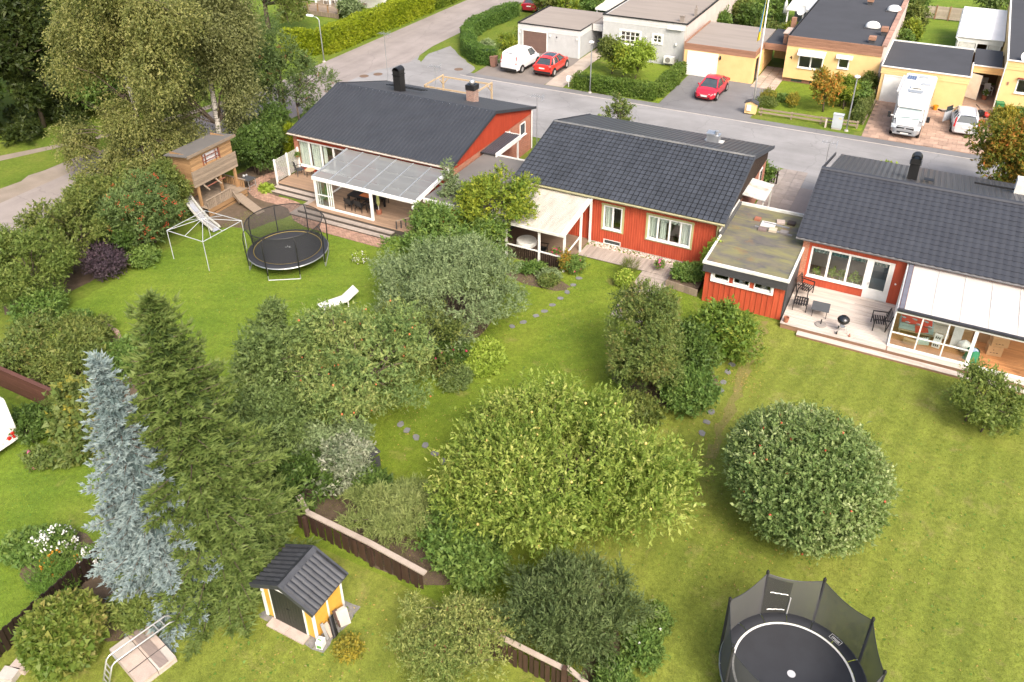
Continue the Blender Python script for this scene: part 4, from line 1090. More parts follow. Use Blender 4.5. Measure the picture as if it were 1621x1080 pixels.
# goods in the glazed terrace
CARD=surf('cardboard',(.47,.30,.155),(.40,.255,.13),2,.85,fine=.12)
for i,(x,y,z,sx,sy,sz,rz,lb)in enumerate(((5.25,38.0,.31,.62,.5,.5,.12,'cardboard moving box with two handholes at the bottom of the stack on the orange floor'),(5.35,38.05,.81,.7,.5,.45,.18,'opened cardboard box on top of another box in the terrace room'),(4.75,38.95,.31,.55,.5,.75,-.1,'tall cardboard box behind the box stack'),(3.95,38.6,.31,.6,.45,.55,.1,'cardboard box behind the white folding board'),(3.35,38.9,.31,.6,.5,.9,0,'cardboard carton against the red house wall'),(1.75,37.0,.31,.62,.24,.22,-.12,'long cardboard carton on the orange floor near the glass'))):
 b=thing('cardboard_box',lb,'box',(x,y,z),rz,'boxes in the glazed terrace')
 part('carton',MB().box(-sx/2,sx/2,-sy/2,sy/2,0,sz),CARD,b,local=True)
 part('tape',MB().box(-sx/2-.002,sx/2+.002,-.03,.03,sz,sz+.004),surf('tape',(.42,.33,.2),(.36,.28,.16),3,.4),b,local=True)
 if i in(0,1):
  part('flap',MB().beam((-sx/2,-sy/2,sz),(-sx/2,-sy/2-.12,sz+.1),.01,.02)if i else MB().box(-.1,-.05,-sy/2-.003,-sy/2,sz-.2,sz-.16),PLASTIC if not i else CARD,b,local=True)
  for k in range(3):part('print_mark',MB().box(-.2+k*.13,-.12+k*.13,-sy/2-.003,-sy/2-.0005,sz*.3,sz*.3+.03),PLASTIC,b,local=True)
bd=thing('daybed','daybed with pale blue mattress and red throw in the glazed terrace','bed',(1.85,38.05,.31),.05)
part('mattress',MB().box(-.75,.75,-.4,.4,.35,.52).box(-.72,.72,-.38,.38,.53,.66),surf('pale_blue_cloth',(.38,.50,.50),(.33,.44,.44),3,.85),bd,local=True)
part('frame',MB().box(-.75,.75,-.42,.42,.26,.345),WOODN,bd,local=True)
th_=MB();th_.grid(lambda a,b:(-.7+1.35*a,-.42+.8*b,.69+.03*math.sin(a*17+b*5)+.03*math.cos(b*13)),14,8);th_.grid(lambda a,b:(-.1+.55*a+.1*b,-.43-.04*b,.70-.38*b*(1-.4*a)),8,3);part('throw',th_,surf('red_cloth',(.58,.05,.045),(.48,.04,.035),3,.85),bd,local=True,smooth=True)
for sx in(-.68,.68):
 for sy in(-.36,.36):part('leg',MB().box(sx-.03,sx+.03,sy-.03,sy+.03,0,.26),WOODN,bd,local=True)
ac=thing('armchair','cream upholstered armchair beside the red throw','armchair',(2.85,38.2,.31),.1)
part('seat',MB().box(-.4,.4,-.4,.4,.2,.5),surf('cream_cloth',(.55,.50,.42),(.48,.43,.36),3,.85),ac,local=True);part('backrest',MB().box(-.4,.4,.25,.45,.5,1.0),surf('cream_cloth',(.55,.50,.42)),ac,local=True)
for sx in(-.35,.35):part('leg',MB().box(sx-.03,sx+.03,-.35,-.3,0,.2).box(sx-.03,sx+.03,.3,.35,0,.2),WOODN,ac,local=True)
fbd=thing('folding_board','white board leaning upright in the glazed terrace','board',(3.6,37.6,.31),-.1)
part('panel',MB().prism([(-.2,0),(-.08,0),(0,.08),(.08,0),(.2,0),(.2,1.55),(-.2,1.55)],'y',-.02,.02),WHITE,fbd,local=True)
fbd.rotation_euler=(math.radians(-18),0,-.1)
wc=thing('white_crate','white plastic step crate with black lettering on the orange floor','crate',(2.85,37.35,.31),-.15)
part('body',MB().box(-.17,.17,-.14,.14,0,.34).box(-.17,.17,.0,.14,.34,.62),WHITE,wc,local=True)
for k in range(3):part('letter',MB().box(-.11+k*.08,-.06+k*.08,-.143,-.1405,.08,.2),PLASTIC,wc,local=True)
for k in range(3):part('letter',MB().box(-.11+k*.08,-.06+k*.08,-.003,-.0005,.42,.54),PLASTIC,wc,local=True)
part('slot',MB().box(-.09,.09,-.143,-.1405,.27,.3),PLASTIC,wc,local=True)
gbg=thing('garden_bag','green plastic sack stuffed beside the wide white upright','bag',(4.35,36.95,.31))
bgm=MB();r_=random.Random(3)
bgm.grid(lambda a,b:((.33-.1*b+.04*math.sin(a*40+b*9))*math.cos(2*PI*a),(.27-.07*b+.03*math.cos(a*34))*math.sin(2*PI*a),.6*b+.03*math.sin(a*25)*b),26,6)
part('sack',bgm,surf('green_plastic',(.03,.20,.10),(.02,.15,.075),5,.35),gbg,local=True,smooth=True)
part('contents',MB().ball((0,0,.5),.24,10,6,(1,.8,.6)),surf('blue_stuff',(.10,.22,.5),(.4,.4,.35),6,.6),gbg,local=True)
pb2=thing('white_bag','crumpled white plastic bag behind the green sack','bag',(4.0,37.55,.31))
wbm=MB();wbm.grid(lambda a,b:((.3+.05*math.sin(a*31+b*7))*math.sin(PI*(.15+.85*b))*math.cos(2*PI*a),(.24+.04*math.cos(a*27))*math.sin(PI*(.15+.85*b))*math.sin(2*PI*a),.62*b**.8),24,7);part('sack',wbm,WHITE,pb2,local=True,smooth=True)
tr2=thing('glass_bowl_crate','small pale green crate of bottles on the orange floor','crate',(2.25,37.35,.31),.3)
part('crate',MB().box(-.26,.26,-.16,.16,0,.18),surf('pale_green',(.42,.52,.46),(.36,.45,.40),8,.5),tr2,local=True)
for k in range(5):part('bottle',MB().cyl((-.2+k*.1,0,.1),(-.2+k*.1,.02,.3),.035,8),surf('clear_plastic',(.6,.66,.64),(.5,.56,.55),4,.2),tr2,local=True)
ptd=thing('wooden_stool','small orange wooden stool near the cream armchair','stool',(3.1,38.9,.31))
part('seat',MB().lathe([(0,.45),(.2,.45),(.2,.42),(0,.42)],14),WOODN,ptd,local=True)
for k in range(3):part('leg',MB().beam((.12*math.cos(k*2.1),.12*math.sin(k*2.1),.42),(.17*math.cos(k*2.1),.17*math.sin(k*2.1),0),.03),WOODN,ptd,local=True)

# ------------------------------------------------------------------ row across the street
FASC=surf('brown_fascia',(.34,.185,.12),(.25,.13,.085),1.2,.75,fine=.25,stretch=(1,1,9),island=.14)
PINKW=surf('pinkish_render',(.58,.50,.46),(.50,.43,.40),1,.85,fine=.08)
def hboards(mb,x0,x1,y,z0,z1,n,th=.03):
 h=(z1-z0)/n
 for k in range(n):mb.box(x0,x1,y-th-(k%2)*.002,y-.001,z0+k*h,z0+(k+1)*h-.012)
 return mb
def hboards_y(mb,x,y0,y1,z0,z1,n,th=.03):
 h=(z1-z0)/n
 for k in range(n):mb.box(x+.001,x+th+(k%2)*.002,y0,y1,z0+k*h,z0+(k+1)*h-.012)
 return mb
def gdoor(root,x0,x1,y,z1,mat,ribs=8):
 fr_=part('garage_door',MB().box(x0,x1,y-.012,y-.002,.03,z1),mat,root)
 r_=MB();h=(z1-.03)/ribs
 for k in range(ribs):r_.box(x0+.03,x1-.03,y-.024,y-.012,.03+k*h+.012,.03+(k+1)*h-.012)
 part('door_panel',r_,mat,fr_)
 f=MB();f.box(x0-.09,x0-.002,y-.05,y-.001,0,z1+.09);f.box(x1+.002,x1+.09,y-.05,y-.001,0,z1+.09);f.box(x0-.002,x1+.002,y-.05,y-.001,z1+.002,z1+.09);part('door_frame',f,WHITE,root)

# white garage
g1=thing('garage','pale grey flat-roofed garage with brown door behind the white van','garage',(-33.6,75,0))
w=MB();wall_x(w,-36.75,-30.35,71.65,0,2.06,.2,(),.13,.015,.03);part('front_wall',w,GREYW,g1)
w=MB();gable_y(w,-30.35,.2,[(71.86,0),(78.6,0),(78.6,2.06),(71.86,2.06)],.13,1,.015);part('side_wall',w,surf('grey_side',(.40,.41,.42),(.36,.37,.38),1.5,.6,fine=.06),g1)
part('left_wall',MB().box(-36.75,-36.55,71.86,78.6,0,2.06),GREYW,g1);part('back_wall',MB().box(-36.54,-30.56,78.4,78.6,0,2.06),GREYW,g1)
part('front_fascia',hboards(MB(),-36.78,-30.30,71.66,2.07,2.66,3),surf('white_board',(.62,.62,.61),(.56,.56,.55),2,.6,fine=.06),g1)
part('side_fascia',hboards_y(MB(),-30.35,71.68,74.4,2.07,2.66,3),surf('white_board',(.62,.62,.61)),g1)
part('roof',MB().box(-36.7,-30.36,71.67,78.65,2.08,2.62),FELTB,g1)
part('roof_trim',MB().box(-36.82,-30.27,71.58,71.625,2.60,2.70).box(-30.315,-30.27,71.63,74.4,2.60,2.70).box(-36.82,-36.75,71.63,78.7,2.5,2.72),PLASTIC,g1)
part('corner_trim',MB().box(-30.48,-30.33,71.59,71.635,0,2.06).box(-36.77,-36.65,71.59,71.635,0,2.06),WHITE,g1)
gdoor(g1,-36.2,-33.75,71.635,2.0,surf('brown_door',(.17,.105,.085),(.145,.09,.075),2,.6))
for xx in(-36.55,-33.35,-30.6):part('wall_lamp',MB().lathe([(0,.16),(.07,.14),(.07,.02),(0,0)],10,(xx,71.55,1.72)),WHITE,g1)
part('vent',MB().cyl((-32.7,71.6,1.75),(-32.7,71.66,1.75),.07,10),PLASTIC,g1);part('house_number',MB().box(-32.78,-32.62,71.60,71.64,1.35,1.42),GREYW,g1)
# white house with link
h1=thing('row_house','white flat-roofed row house with felt roof and barred windows','house',(-25,80,0))
w=MB();wall_x(w,-28.85,-21.05,73.55,0,3.25,.22,[(-27.05,-25.2,1.4,2.6),(-23.9,-23.12,1.9,2.58)],.13,.015,.03);part('front_wall',w,GREYW,h1)
part('front_fascia',hboards(MB(),-28.87,-21.0,73.56,3.26,3.88,3),surf('white_board',(.62,.62,.61)),h1)
part('side_wall',MB().box(-21.04,-20.85,73.58,92,0,3.80),PINKW,h1)
part('left_wall',MB().box(-28.85,-28.65,73.78,92,0,3.8),GREYW,h1);part('back_wall',MB().box(-28.6,-21.1,91.7,91.9,0,3.8),GREYW,h1)
part('roof',MB().box(-28.64,-21.06,73.58,91.9,3.3,3.86),FELTB,h1)
part('roof_trim',MB().box(-28.92,-20.82,73.46,73.52,3.84,3.95).box(-20.88,-20.80,73.53,92,3.805,3.95).box(-28.92,-28.84,73.53,92,3.805,3.95),PLASTIC,h1)
part('inner_wall',MB().box(-28.6,-21.1,76.5,76.6,0,3.2),INTER,h1)
window_x(h1,-27.05,-25.2,1.4,2.6,73.55,(-26.59,-26.12,-25.66),.07,rails=(1.8,2.2));window_x(h1,-23.9,-23.12,1.9,2.58,73.55,(-23.51,),.07,rails=(2.24,))
wt=MB()
for(a,b,c,d)in((-27.05,-25.2,1.4,2.6),(-23.9,-23.12,1.9,2.58)):
 wt.box(a-.16,b+.16,73.49,73.53,d,d+.16);wt.box(a-.16,b+.16,73.49,73.53,c-.16,c);wt.box(a-.16,a,73.49,73.53,c,d);wt.box(b,b+.16,73.49,73.53,c,d)
part('window_trim',wt,WHITE,h1)
for xx,zz in((-24.55,2.2),(-21.7,1.9)):part('wall_lamp',MB().lathe([(0,.2),(.08,.18),(.09,.02),(0,0)],10,(xx,73.42,zz)),WHITE,h1)
part('awning_box',MB().box(-22.6,-21.2,73.3,73.5,3.3,3.42),WHITE,h1)
part('roof_vent',MB().box(-21.75,-21.4,74.1,74.4,3.86,4.35).box(-21.8,-21.35,74.05,74.45,4.36,4.42),FELTB,h1);v_=part('roof_vent',MB().box(-21.2,-20.98-.02,76.6,76.95,3.86,4.5).cyl((-21.1,76.8,4.5),(-21.1,76.8,4.8),.06,8),FELTB,h1)
part('link_roof',MB().box(-30.25,-28.9,74.5,80,2.3,2.62),FELTB,h1);part('link_fascia',hboards(MB(),-30.25,-28.9,74.5,2.0,2.64,3),surf('white_board',(.62,.62,.61)),h1)
part('link_post',MB().box(-29.3,-29.15,74.6,74.75,0,2.0),WHITE,h1);part('link_door',MB().box(-30.2,-28.9,77.0,77.05,0,2.0),PLASTIC,h1)
hp=thing('heat_pump','white heat pump unit on the grey wall above a hedge','heat pump',(-22.1,73.2,.2))
part('case',MB().box(-.5,.5,-.2,.2,.12,.72),WHITE,hp,local=True);part('fan_grille',MB().cyl((-.12,-.215,.42),(-.12,-.2,.42),.24,18),surf('fan_grey',(.25,.24,.23),(.2,.19,.18),3,.5),hp,local=True);part('stand',MB().box(-.45,-.4,-.2,.2,0,.12).box(.4,.45,-.2,.2,0,.12),ALU,hp,local=True)
part('pipe',MB().tube([(.5,.05,.4),(.65,.1,.5),(.7,.3,.6)],.03),GALV,hp,local=True)
# cream patio roof behind
cp_=thing('patio_roof','cream sheet patio roof behind the white row house','patio roof',(-31,84,0))
part('roof_sheet',MB().prism([(81.0,2.4),(87,2.75),(87,2.70),(81.0,2.35)],'x',-32.7,-28.95),surf('cream_roof',(.68,.63,.50),(.58,.53,.42),.8,.6),cp_)
part('fascia',MB().box(-32.7,-28.95,80.93,80.99,2.2,2.42),WHITE,cp_)
for xx in(-32.6,-30.9,-29.2):part('post',MB().box(xx,xx+.1,81.05,81.15,0,2.3),WHITE,cp_)

# yellow garage
g2=thing('garage','yellow garage with brown slatted fascia and white door behind the red hatchback','garage',(-17.2,75,0))
w=MB();wall_x(w,-20.35,-14.2,71.62,0,2.26,.2,(),.13,.015,.03);part('front_wall',w,YELLOW,g2)
w=MB();gable_y(w,-14.2,.2,[(71.83,0),(79.4,0),(79.4,2.26),(71.83,2.26)],.13,1,.015);part('side_wall',w,YELLOW,g2)
part('front_fascia',hboards(MB(),-20.40,-14.13,71.62,2.27,2.84,5),FASC,g2);part('side_fascia',hboards_y(MB(),-14.2,71.64,74.8,2.27,2.84,5),FASC,g2)
part('left_parapet',MB().box(-20.42,-20.30,71.63,79.4,2.3,2.9),FASC,g2)
part('back_wall',MB().box(-20.3,-14.4,79.2,79.4,0,2.26),YELLOW,g2);part('left_wall',MB().box(-20.35,-20.15,71.83,79.2,0,2.26),YELLOW,g2)
part('roof',MB().box(-20.28,-14.22,71.64,79.42,2.28,2.80),FELTB,g2)
gdoor(g2,-19.95,-17.4,71.605,2.1,WHITE,1)
part('wall_lantern',MB().lathe([(0,.4),(.05,.32),(.08,.3),(.09,.1),(.04,0)],8,(-17.1,71.5,1.75)),PLASTIC,g2)
part('side_door',MB().box(-14.19,-14.17,72.3,73.2,0,2.0),PLASTIC,g2)
# yellow house
h2=thing('row_house','yellow row house with brown slatted fascia, roof domes and white window awnings','house',(-8.2,82,0))
w=MB();wall_x(w,-12.05,-4.5,73.66,.35,3.12,.22,[(-10.95,-8.9,1.35,2.62),(-7.75,-6.85,1.75,2.62)]);part('front_wall',w,YELLOW,h2)
part('plinth',MB().box(-12.0,-4.5,73.8,74.0,0,.36),surf('plinth_brick',(.25,.12,.085),(.2,.09,.065),2,.85),h2)
for xx in(-11.3,-9.75,-5.6):part('cellar_window',MB().box(xx,xx+.9,73.79,73.81,.06,.32),CARGLASS,h2)
part('front_fascia',hboards(MB(),-12.10,-4.5,73.66,3.13,3.98,7,.05),FASC,h2)
part('left_wall',MB().box(-12.05,-11.85,73.9,92,0,3.8),YELLOW,h2);part('right_wall',MB().box(-4.62,-4.30,73.67,92,0,3.98),PINKW,h2)
cap_=MB()
for k in range(46):cap_.box(-4.66,-4.26,73.62+k*.4,73.62+k*.4+.385,3.985,4.08)
part('parapet_cap',cap_,surf('cap_brick',(.36,.22,.165),(.29,.17,.13),2,.85,island=.2),h2)
part('roof',MB().box(-12.0,-4.63,73.67,91.9,3.2,3.90),FELTD,h2);part('back_wall',MB().box(-11.84,-4.63,91.7,91.88,0,3.19),YELLOW,h2)
part('roof_trim',MB().box(-12.14,-12.06,73.6,92,3.15,3.96),PLASTIC,h2)
part('inner_wall',MB().box(-11.8,-4.7,76.5,76.6,.2,3.1),INTER,h2)
window_x(h2,-10.95,-8.9,1.35,2.62,73.66,(-9.92,),.1);window_x(h2,-7.75,-6.85,1.75,2.62,73.66,(),.1)
aw_=MB();aw_.prism([(73.65,2.95),(73.2,2.62),(73.2,2.5),(73.22,2.5),(73.22,2.6),(73.65,2.9)],'x',-11.05,-8.8);part('window_awning',aw_,WHITE,h2)
aw_=MB();aw_.prism([(73.65,2.9),(73.4,2.7),(73.4,2.6),(73.42,2.6),(73.42,2.68),(73.65,2.86)],'x',-7.95,-6.65);part('window_awning',aw_,WHITE,h2)
for(x,y)in((-5.1,86.3),(-6.1,79.5)):
 d=MB();d.lathe([(.62,0),(.6,.12),(.52,.28),(.33,.4),(.02,.45)],18,(x,y,3.98));dm=part('roof_dome',d,WHITE,h2,smooth=True);part('dome_curb',MB().box(x-.68,x+.68,y-.68,y+.68,3.9,3.985),DARKG,dm)
for(x,y,h_)in((-4.95,77.4,.7),(-5.55,74.6,.55),(-7.4,87.8,.6)):
 c_=part('roof_vent',MB().box(x-.22,x+.22,y-.22,y+.22,3.9,3.9+h_*.5),DARKG,h2);part('vent_cap',MB().box(x-.28,x+.28,y-.28,y+.28,3.9+h_*.5,3.9+h_),FASC,c_)
part('red_awning',MB().box(-6.35,-5.05,73.3,73.62,1.2,1.3),surf('dark_red_paint',(.20,.04,.03),(.16,.03,.025),3,.6),h2)
part('house_number',MB().box(-11.55,-11.50,73.62,73.65,2.0,2.25).box(-11.68,-11.5,73.62,73.65,2.1,2.14).beam((-11.66,73.635,2.13),(-11.54,73.635,2.26),.03),PLASTIC,h2)
# link passage
part('link_roof',MB().box(-14.18,-12.16,74.9,80,2.4,2.72),FELTD,h2);part('link_fascia',hboards(MB(),-14.15,-12.12,74.9,2.2,2.78,5),FASC,h2)
part('link_back',MB().box(-14.15,-12.12,80.0,80.1,0,.9),YELLOW,h2);part('link_post',MB().box(-12.8,-12.65,79.0,79.15,0,2.4),YELLOW,h2)
ch=part('chimney',MB().box(-12.75,-12.15,75.4,77.2,2.72,3.6),FASC,h2);part('chimney_cap',MB().box(-12.82,-12.15,75.3,77.3,3.6,3.68),CONCP,ch);part('chimney_stack',MB().box(-12.85,-12.45,78.6,79.0,2.72,4.2),FASC,ch)
# white patio behind, with dish and parasol
pt=thing('patio_room','white patio roof on white posts behind the yellow row house','patio roof',(-13.8,91,0))
part('roof_sheet',MB().prism([(88.9,2.5),(95,2.9),(95,2.84),(88.9,2.44)],'x',-15.2,-12.2),WHITE,pt);part('fascia',MB().box(-15.2,-12.2,88.83,88.89,2.3,2.52),WHITE,pt)
for xx in(-15.1,-13.6,-12.4):part('post',MB().box(xx,xx+.14,88.95,89.09,0,2.42),WHITE,pt)
part('back_panel',MB().box(-15.0,-12.4,93,93.1,0,2.6),surf('patio_shade',(.3,.3,.3),(.2,.2,.2),2,.8),pt)
def dish(x,y,z,label,rz,el=.5,r=.42):
 t=thing('satellite_dish',label,'dish',(x,y,z),rz)
 d=MB();d.lathe([(.01,0),(r*.5,.03),(r*.85,.09),(r,.14)],20);d.lathe([(r,.145),(r*.85,.10),(r*.5,.04),(.01,.012)],20)
 o=part('reflector',d,WHITE,t,local=True,smooth=True);o.rotation_euler=(PI/2-el,0,0);o.location=(0,0,.5)
 part('mast',MB().cyl((0,.1,-.2),(0,.1,.5),.025,8),GALV,t,local=True);part('arm',MB().tube([(0,.05,.3),(0,-.35,.35),(0,-.45,.5)],.012,5),GALV,t,local=True)
dish(-13.2,86.0,2.6,'white satellite dish beside the white patio posts',-.5,r=.5)
fp_=thing('folded_parasol','closed white parasol standing on the lawn behind the yellow garage','parasol',(-15.9,92.3,0))
part('canopy',MB().lathe([(.02,2.6),(.16,2.2),(.24,1.2),(.12,.9)],10),WHITE,fp_,local=True,smooth=True);part('pole',MB().cyl((0,0,0),(0,0,2.7),.03,8),GALV,fp_,local=True);part('base',MB().lathe([(0,.1),(.3,.08),(.32,0),(0,0)],14),CONC,fp_,local=True)

# right garage
g3=thing('garage','yellow garage with dark roof and white edge behind the motorhome','garage',(-1,76,0))
w=MB();wall_x(w,-4.15,2.15,72.12,0,2.28,.2,(),.13,.015,.03);part('front_wall',w,YELLOW,g3)
part('front_fascia',hboards(MB(),-4.22,2.2,72.12,2.29,2.88,3,.04),YELLOW,g3);part('right_wall',MB().box(1.95,2.15,72.33,80,0,2.28),YELLOW,g3);part('side_fascia',hboards_y(MB(),2.15,72.14,76,2.29,2.88,3),YELLOW,g3)
part('left_wall',MB().box(-4.15,-3.95,72.33,80,0,2.28),YELLOW,g3);part('back_wall',MB().box(-3.94,1.94,79.8,80.0,0,2.28),YELLOW,g3)
part('roof',MB().box(-4.18,2.12,72.14,80.0,2.30,2.86),FELTD,g3)
part('roof_trim',MB().box(-4.28,2.28,72.0,72.07,2.86,2.95).box(2.2,2.28,72.075,76,2.865,2.955).box(-4.25,2.2,80.01,80.1,2.8,2.95).box(-4.28,-4.19,72.075,80,2.865,2.955),WHITE,g3)
gdoor(g3,-3.8,-1.35,72.105,2.15,WHITE,1)
part('plinth',MB().box(-1.2,2.15,72.06,72.1,0,.1),CONC,g3)
# link + house at the right edge
h3=thing('row_house','yellow row house at the street end with satellite dish and dark flat roof','house',(9,84,0))
w=MB();wall_x(w,4.5,16,74.0,.4,3.3,.22,[(5.5,7.6,1.55,2.7)]);part('front_wall',w,YELLOW,h3);part('front_fascia',hboards(MB(),4.42,16,74.0,3.31,4.0,3,.04),YELLOW,h3)
part('plinth',MB().box(4.5,16,74.1,74.3,0,.41),CONC,h3);part('cellar_window',MB().box(5.0,6.3,74.05,74.09,.05,.35),CARGLASS,h3)
part('left_wall',MB().box(4.5,4.7,74.23,98,0,3.9),YELLOW,h3);part('roof',MB().box(4.52,16,74.02,98,3.4,3.98),FELTD,h3);part('roof_trim',MB().box(4.36,16,73.88,73.95,3.98,4.08).box(4.38,4.50,73.955,98,3.985,4.08),WHITE,h3)
window_x(h3,5.5,7.6,1.55,2.7,74.0,(6.5,),.1);part('red_awning',MB().box(5.45,7.65,73.8,73.95,2.7,2.78),surf('dark_red_paint',(.20,.04,.03)),h3)
part('inner_wall',MB().box(4.8,15,77,77.1,.2,3.2),INTER,h3)
part('downpipe',MB().tube([(4.42,73.9,3.9),(4.42,73.93,3.2),(4.42,73.93,.1)],.05),WHITE,h3)
part('house_number',MB().box(4.85,4.98,73.96,73.99,2.1,2.35),FASC,h3)
part('link_roof',MB().box(2.29,4.37,76.1,81.2,2.45,2.72),FELTD,h3);part('link_fascia',hboards(MB(),2.18,4.48,76.1,2.15,2.7,3,.04),YELLOW,h3);part('link_trim',MB().box(2.18,4.48,75.98,76.04,2.7,2.79),WHITE,h3)
part('link_back',MB().box(2.2,4.5,81.0,81.1,0,2.4),surf('passage_wood',(.24,.13,.065),(.18,.10,.05),2,.7),h3);part('open_door',MB().beam((2.25,76.2,1.05),(3.15,75.7,1.05),.05,2.0),WHITE,h3)
dish(5.6,74.6,3.7,'white satellite dish on the dark roof edge of the end house',.4)
wp=thing('patio_room','white flat-roofed patio room with sliding curtains beside the lawn','patio room',(2.6,90,0))
part('roof_sheet',MB().prism([(85.4,2.5),(95.5,2.9),(95.5,2.84),(85.4,2.44)],'x',.65,4.45),surf('white_roof_panel',(.80,.80,.79),(.72,.72,.71),.7,.6,fine=.03),wp)
part('front_gable',MB().prism([(.75,2.0),(4.4,2.0),(4.4,2.44),(.75,2.42)],'y',85.5,85.55),WHITE,wp);part('side_wall',MB().box(.7,.8,85.6,95.4,0,2.45),WHITE,wp)
for xx in(.8,2.3,3.2,4.2):part('post',MB().box(xx,xx+.12,85.5,85.62,0,2.0),WHITE,wp)
part('front_panel',MB().box(.95,2.25,85.53,85.57,.05,2.0).box(3.35,4.2,85.53,85.57,.05,2.0),WHITE_DIRTY,wp);part('room_back',MB().box(1,4.3,88,88.1,0,2.5),surf('brown_room',(.22,.12,.07),(.16,.09,.05),1.5,.8),wp)
part('gutter',MB().tube([(.6,95.4,2.7),(.6,85.4,2.38),(.9,85.3,2.1)],.06),WHITE,wp)
# back fence panels
bf=thing('panel_fence','weathered board panel fence behind the far lawn','fence',(0,101.2,0))
for k in range(5):
 X=-4.5+k*1.32
 part('fence_post',MB().box(X-.06,X+.06,101.1,101.22,0,1.5),FASC,bf)
 if k<4:part('fence_panel',hboards(MB(),X+.07,X+1.25,101.2,.1,1.4,8),surf('pale_board',(.42,.35,.29),(.34,.28,.23),2,.8,island=.1),bf)
# board fence left of the white garage
wf_=thing('board_fence','grey upright board fence beside the white garage','fence',(-38,76,0))
for k in range(9):part('fence_board',MB().box(-38.6+k*.19,-38.6+k*.19+.17,77.0,77.03,0,1.6),WOODG,wf_)
part('fence_rail',MB().beam((-38.7,76.95,1.5),(-36.85,76.95,1.5),.08),WOODG,wf_)

# cottage veranda beyond the side road
vr=thing('veranda_house','white cottage with railed timber veranda beyond the tall hedge','house',(-62,78,0))
part('wall',MB().box(-72,-57,78.5,78.8,0,3.4),WHITE,vr);part('roof',MB().prism([(76.5,3.2),(82,5.2),(88,3.4),(88,3.2),(82,5.0),(76.5,3.0)],'x',-73,-56),surf('cottage_roof',(.30,.12,.08),(.24,.10,.07),1,.8),vr)
d=MB();boards_x(d,-65.2,-59.5,73.2,78.4,.55,.14);part('deck',d,WOODG,vr,stuff=True)
for xx in(-64.6,-62.6,-60.6):part('post',MB().box(xx,xx+.16,75.5,75.66,.55,3.1),WHITE,vr)
sk=MB()
for k in range(38):sk.box(-65.2+k*.15,-65.2+k*.15+.135,73.12,73.15,.05,.54)
part('skirting',sk,WOODG,vr)
part('railing',MB().box(-65.2,-59.5,73.15,73.22,1.35,1.43),WOODG,vr)
for k in range(5):part('rail_post',MB().box(-65.2+k*1.4,-65.1+k*1.4,73.14,73.24,.5,1.4),WOODP,vr)
part('window',MB().box(-61.5,-60.2,78.42,78.49,1.2,2.4),CARGLASS,vr)
for i,(x,y)in enumerate(((-63.6,76.3),(-62.8,76.8),(-61.8,76.2),(-61.2,77))):
 chair_plain('veranda_chair','white slatted chair on the cottage veranda',(x,y,.55),i*1.4,WHITE,'white veranda chairs',slats=False)
ph_=thing('cottage_shed','low white outbuilding behind the trees past the hedge','shed',(-54,92,0))
part('wall',MB().box(-57,-52,91,95,0,2.3),WHITE_DIRTY,ph_);part('roof',MB().prism([(90.6,2.3),(93,3.2),(95.4,2.3)],'x',-57.3,-51.7),FELTG,ph_)

# ------------------------------------------------------------------ vegetation
def unit(a):return a/np.maximum(np.linalg.norm(a,axis=1,keepdims=True),1e-9)

def leaf_object(name,parent,P,D,N,L,W,tint,mat,fold=.22,world_off=None,quad=False):
 """one mesh of folded four-point leaves; P base points, D directions, N normals"""
 B=unit(np.cross(D,N));L=L[:,None];W=W[:,None]
 up=unit(np.cross(B,D))
 v0=P;v1=P+D*L*.45+B*W*.5+up*W*fold;v2=P+D*L;v3=P+D*L*.45-B*W*.5+up*W*fold
 if quad:V=np.stack([v0,v1,v2,v3],1).reshape(-1,3);c=4
 else:V=np.stack([P+B*W*.56+D*L*.12,v2,P-B*W*.56+D*L*.12],1).reshape(-1,3);c=3
 if world_off is not None:V=V-np.array(world_off)
 n=len(P)
 me=bpy.data.meshes.new(name)
 me.vertices.add(c*n);me.vertices.foreach_set('co',V.astype(np.float32).ravel())
 me.loops.add(c*n);me.loops.foreach_set('vertex_index',np.arange(c*n,dtype=np.int32))
 me.polygons.add(n);me.polygons.foreach_set('loop_start',np.arange(0,c*n,c,dtype=np.int32))
 try:me.polygons.foreach_set('loop_total',np.full(n,c,np.int32))
 except Exception:pass
 at_=me.attributes.new('tint','FLOAT','FACE');at_.data.foreach_set('value',np.clip(tint,0,1).astype(np.float32))
 me.materials.append(mat);me.update();me.validate()
 o=bpy.data.objects.new(name,me);C.objects.link(o);o.parent=parent
 return o

def rand_dirs(g,n):
 d=g.normal(size=(n,3));return unit(d)

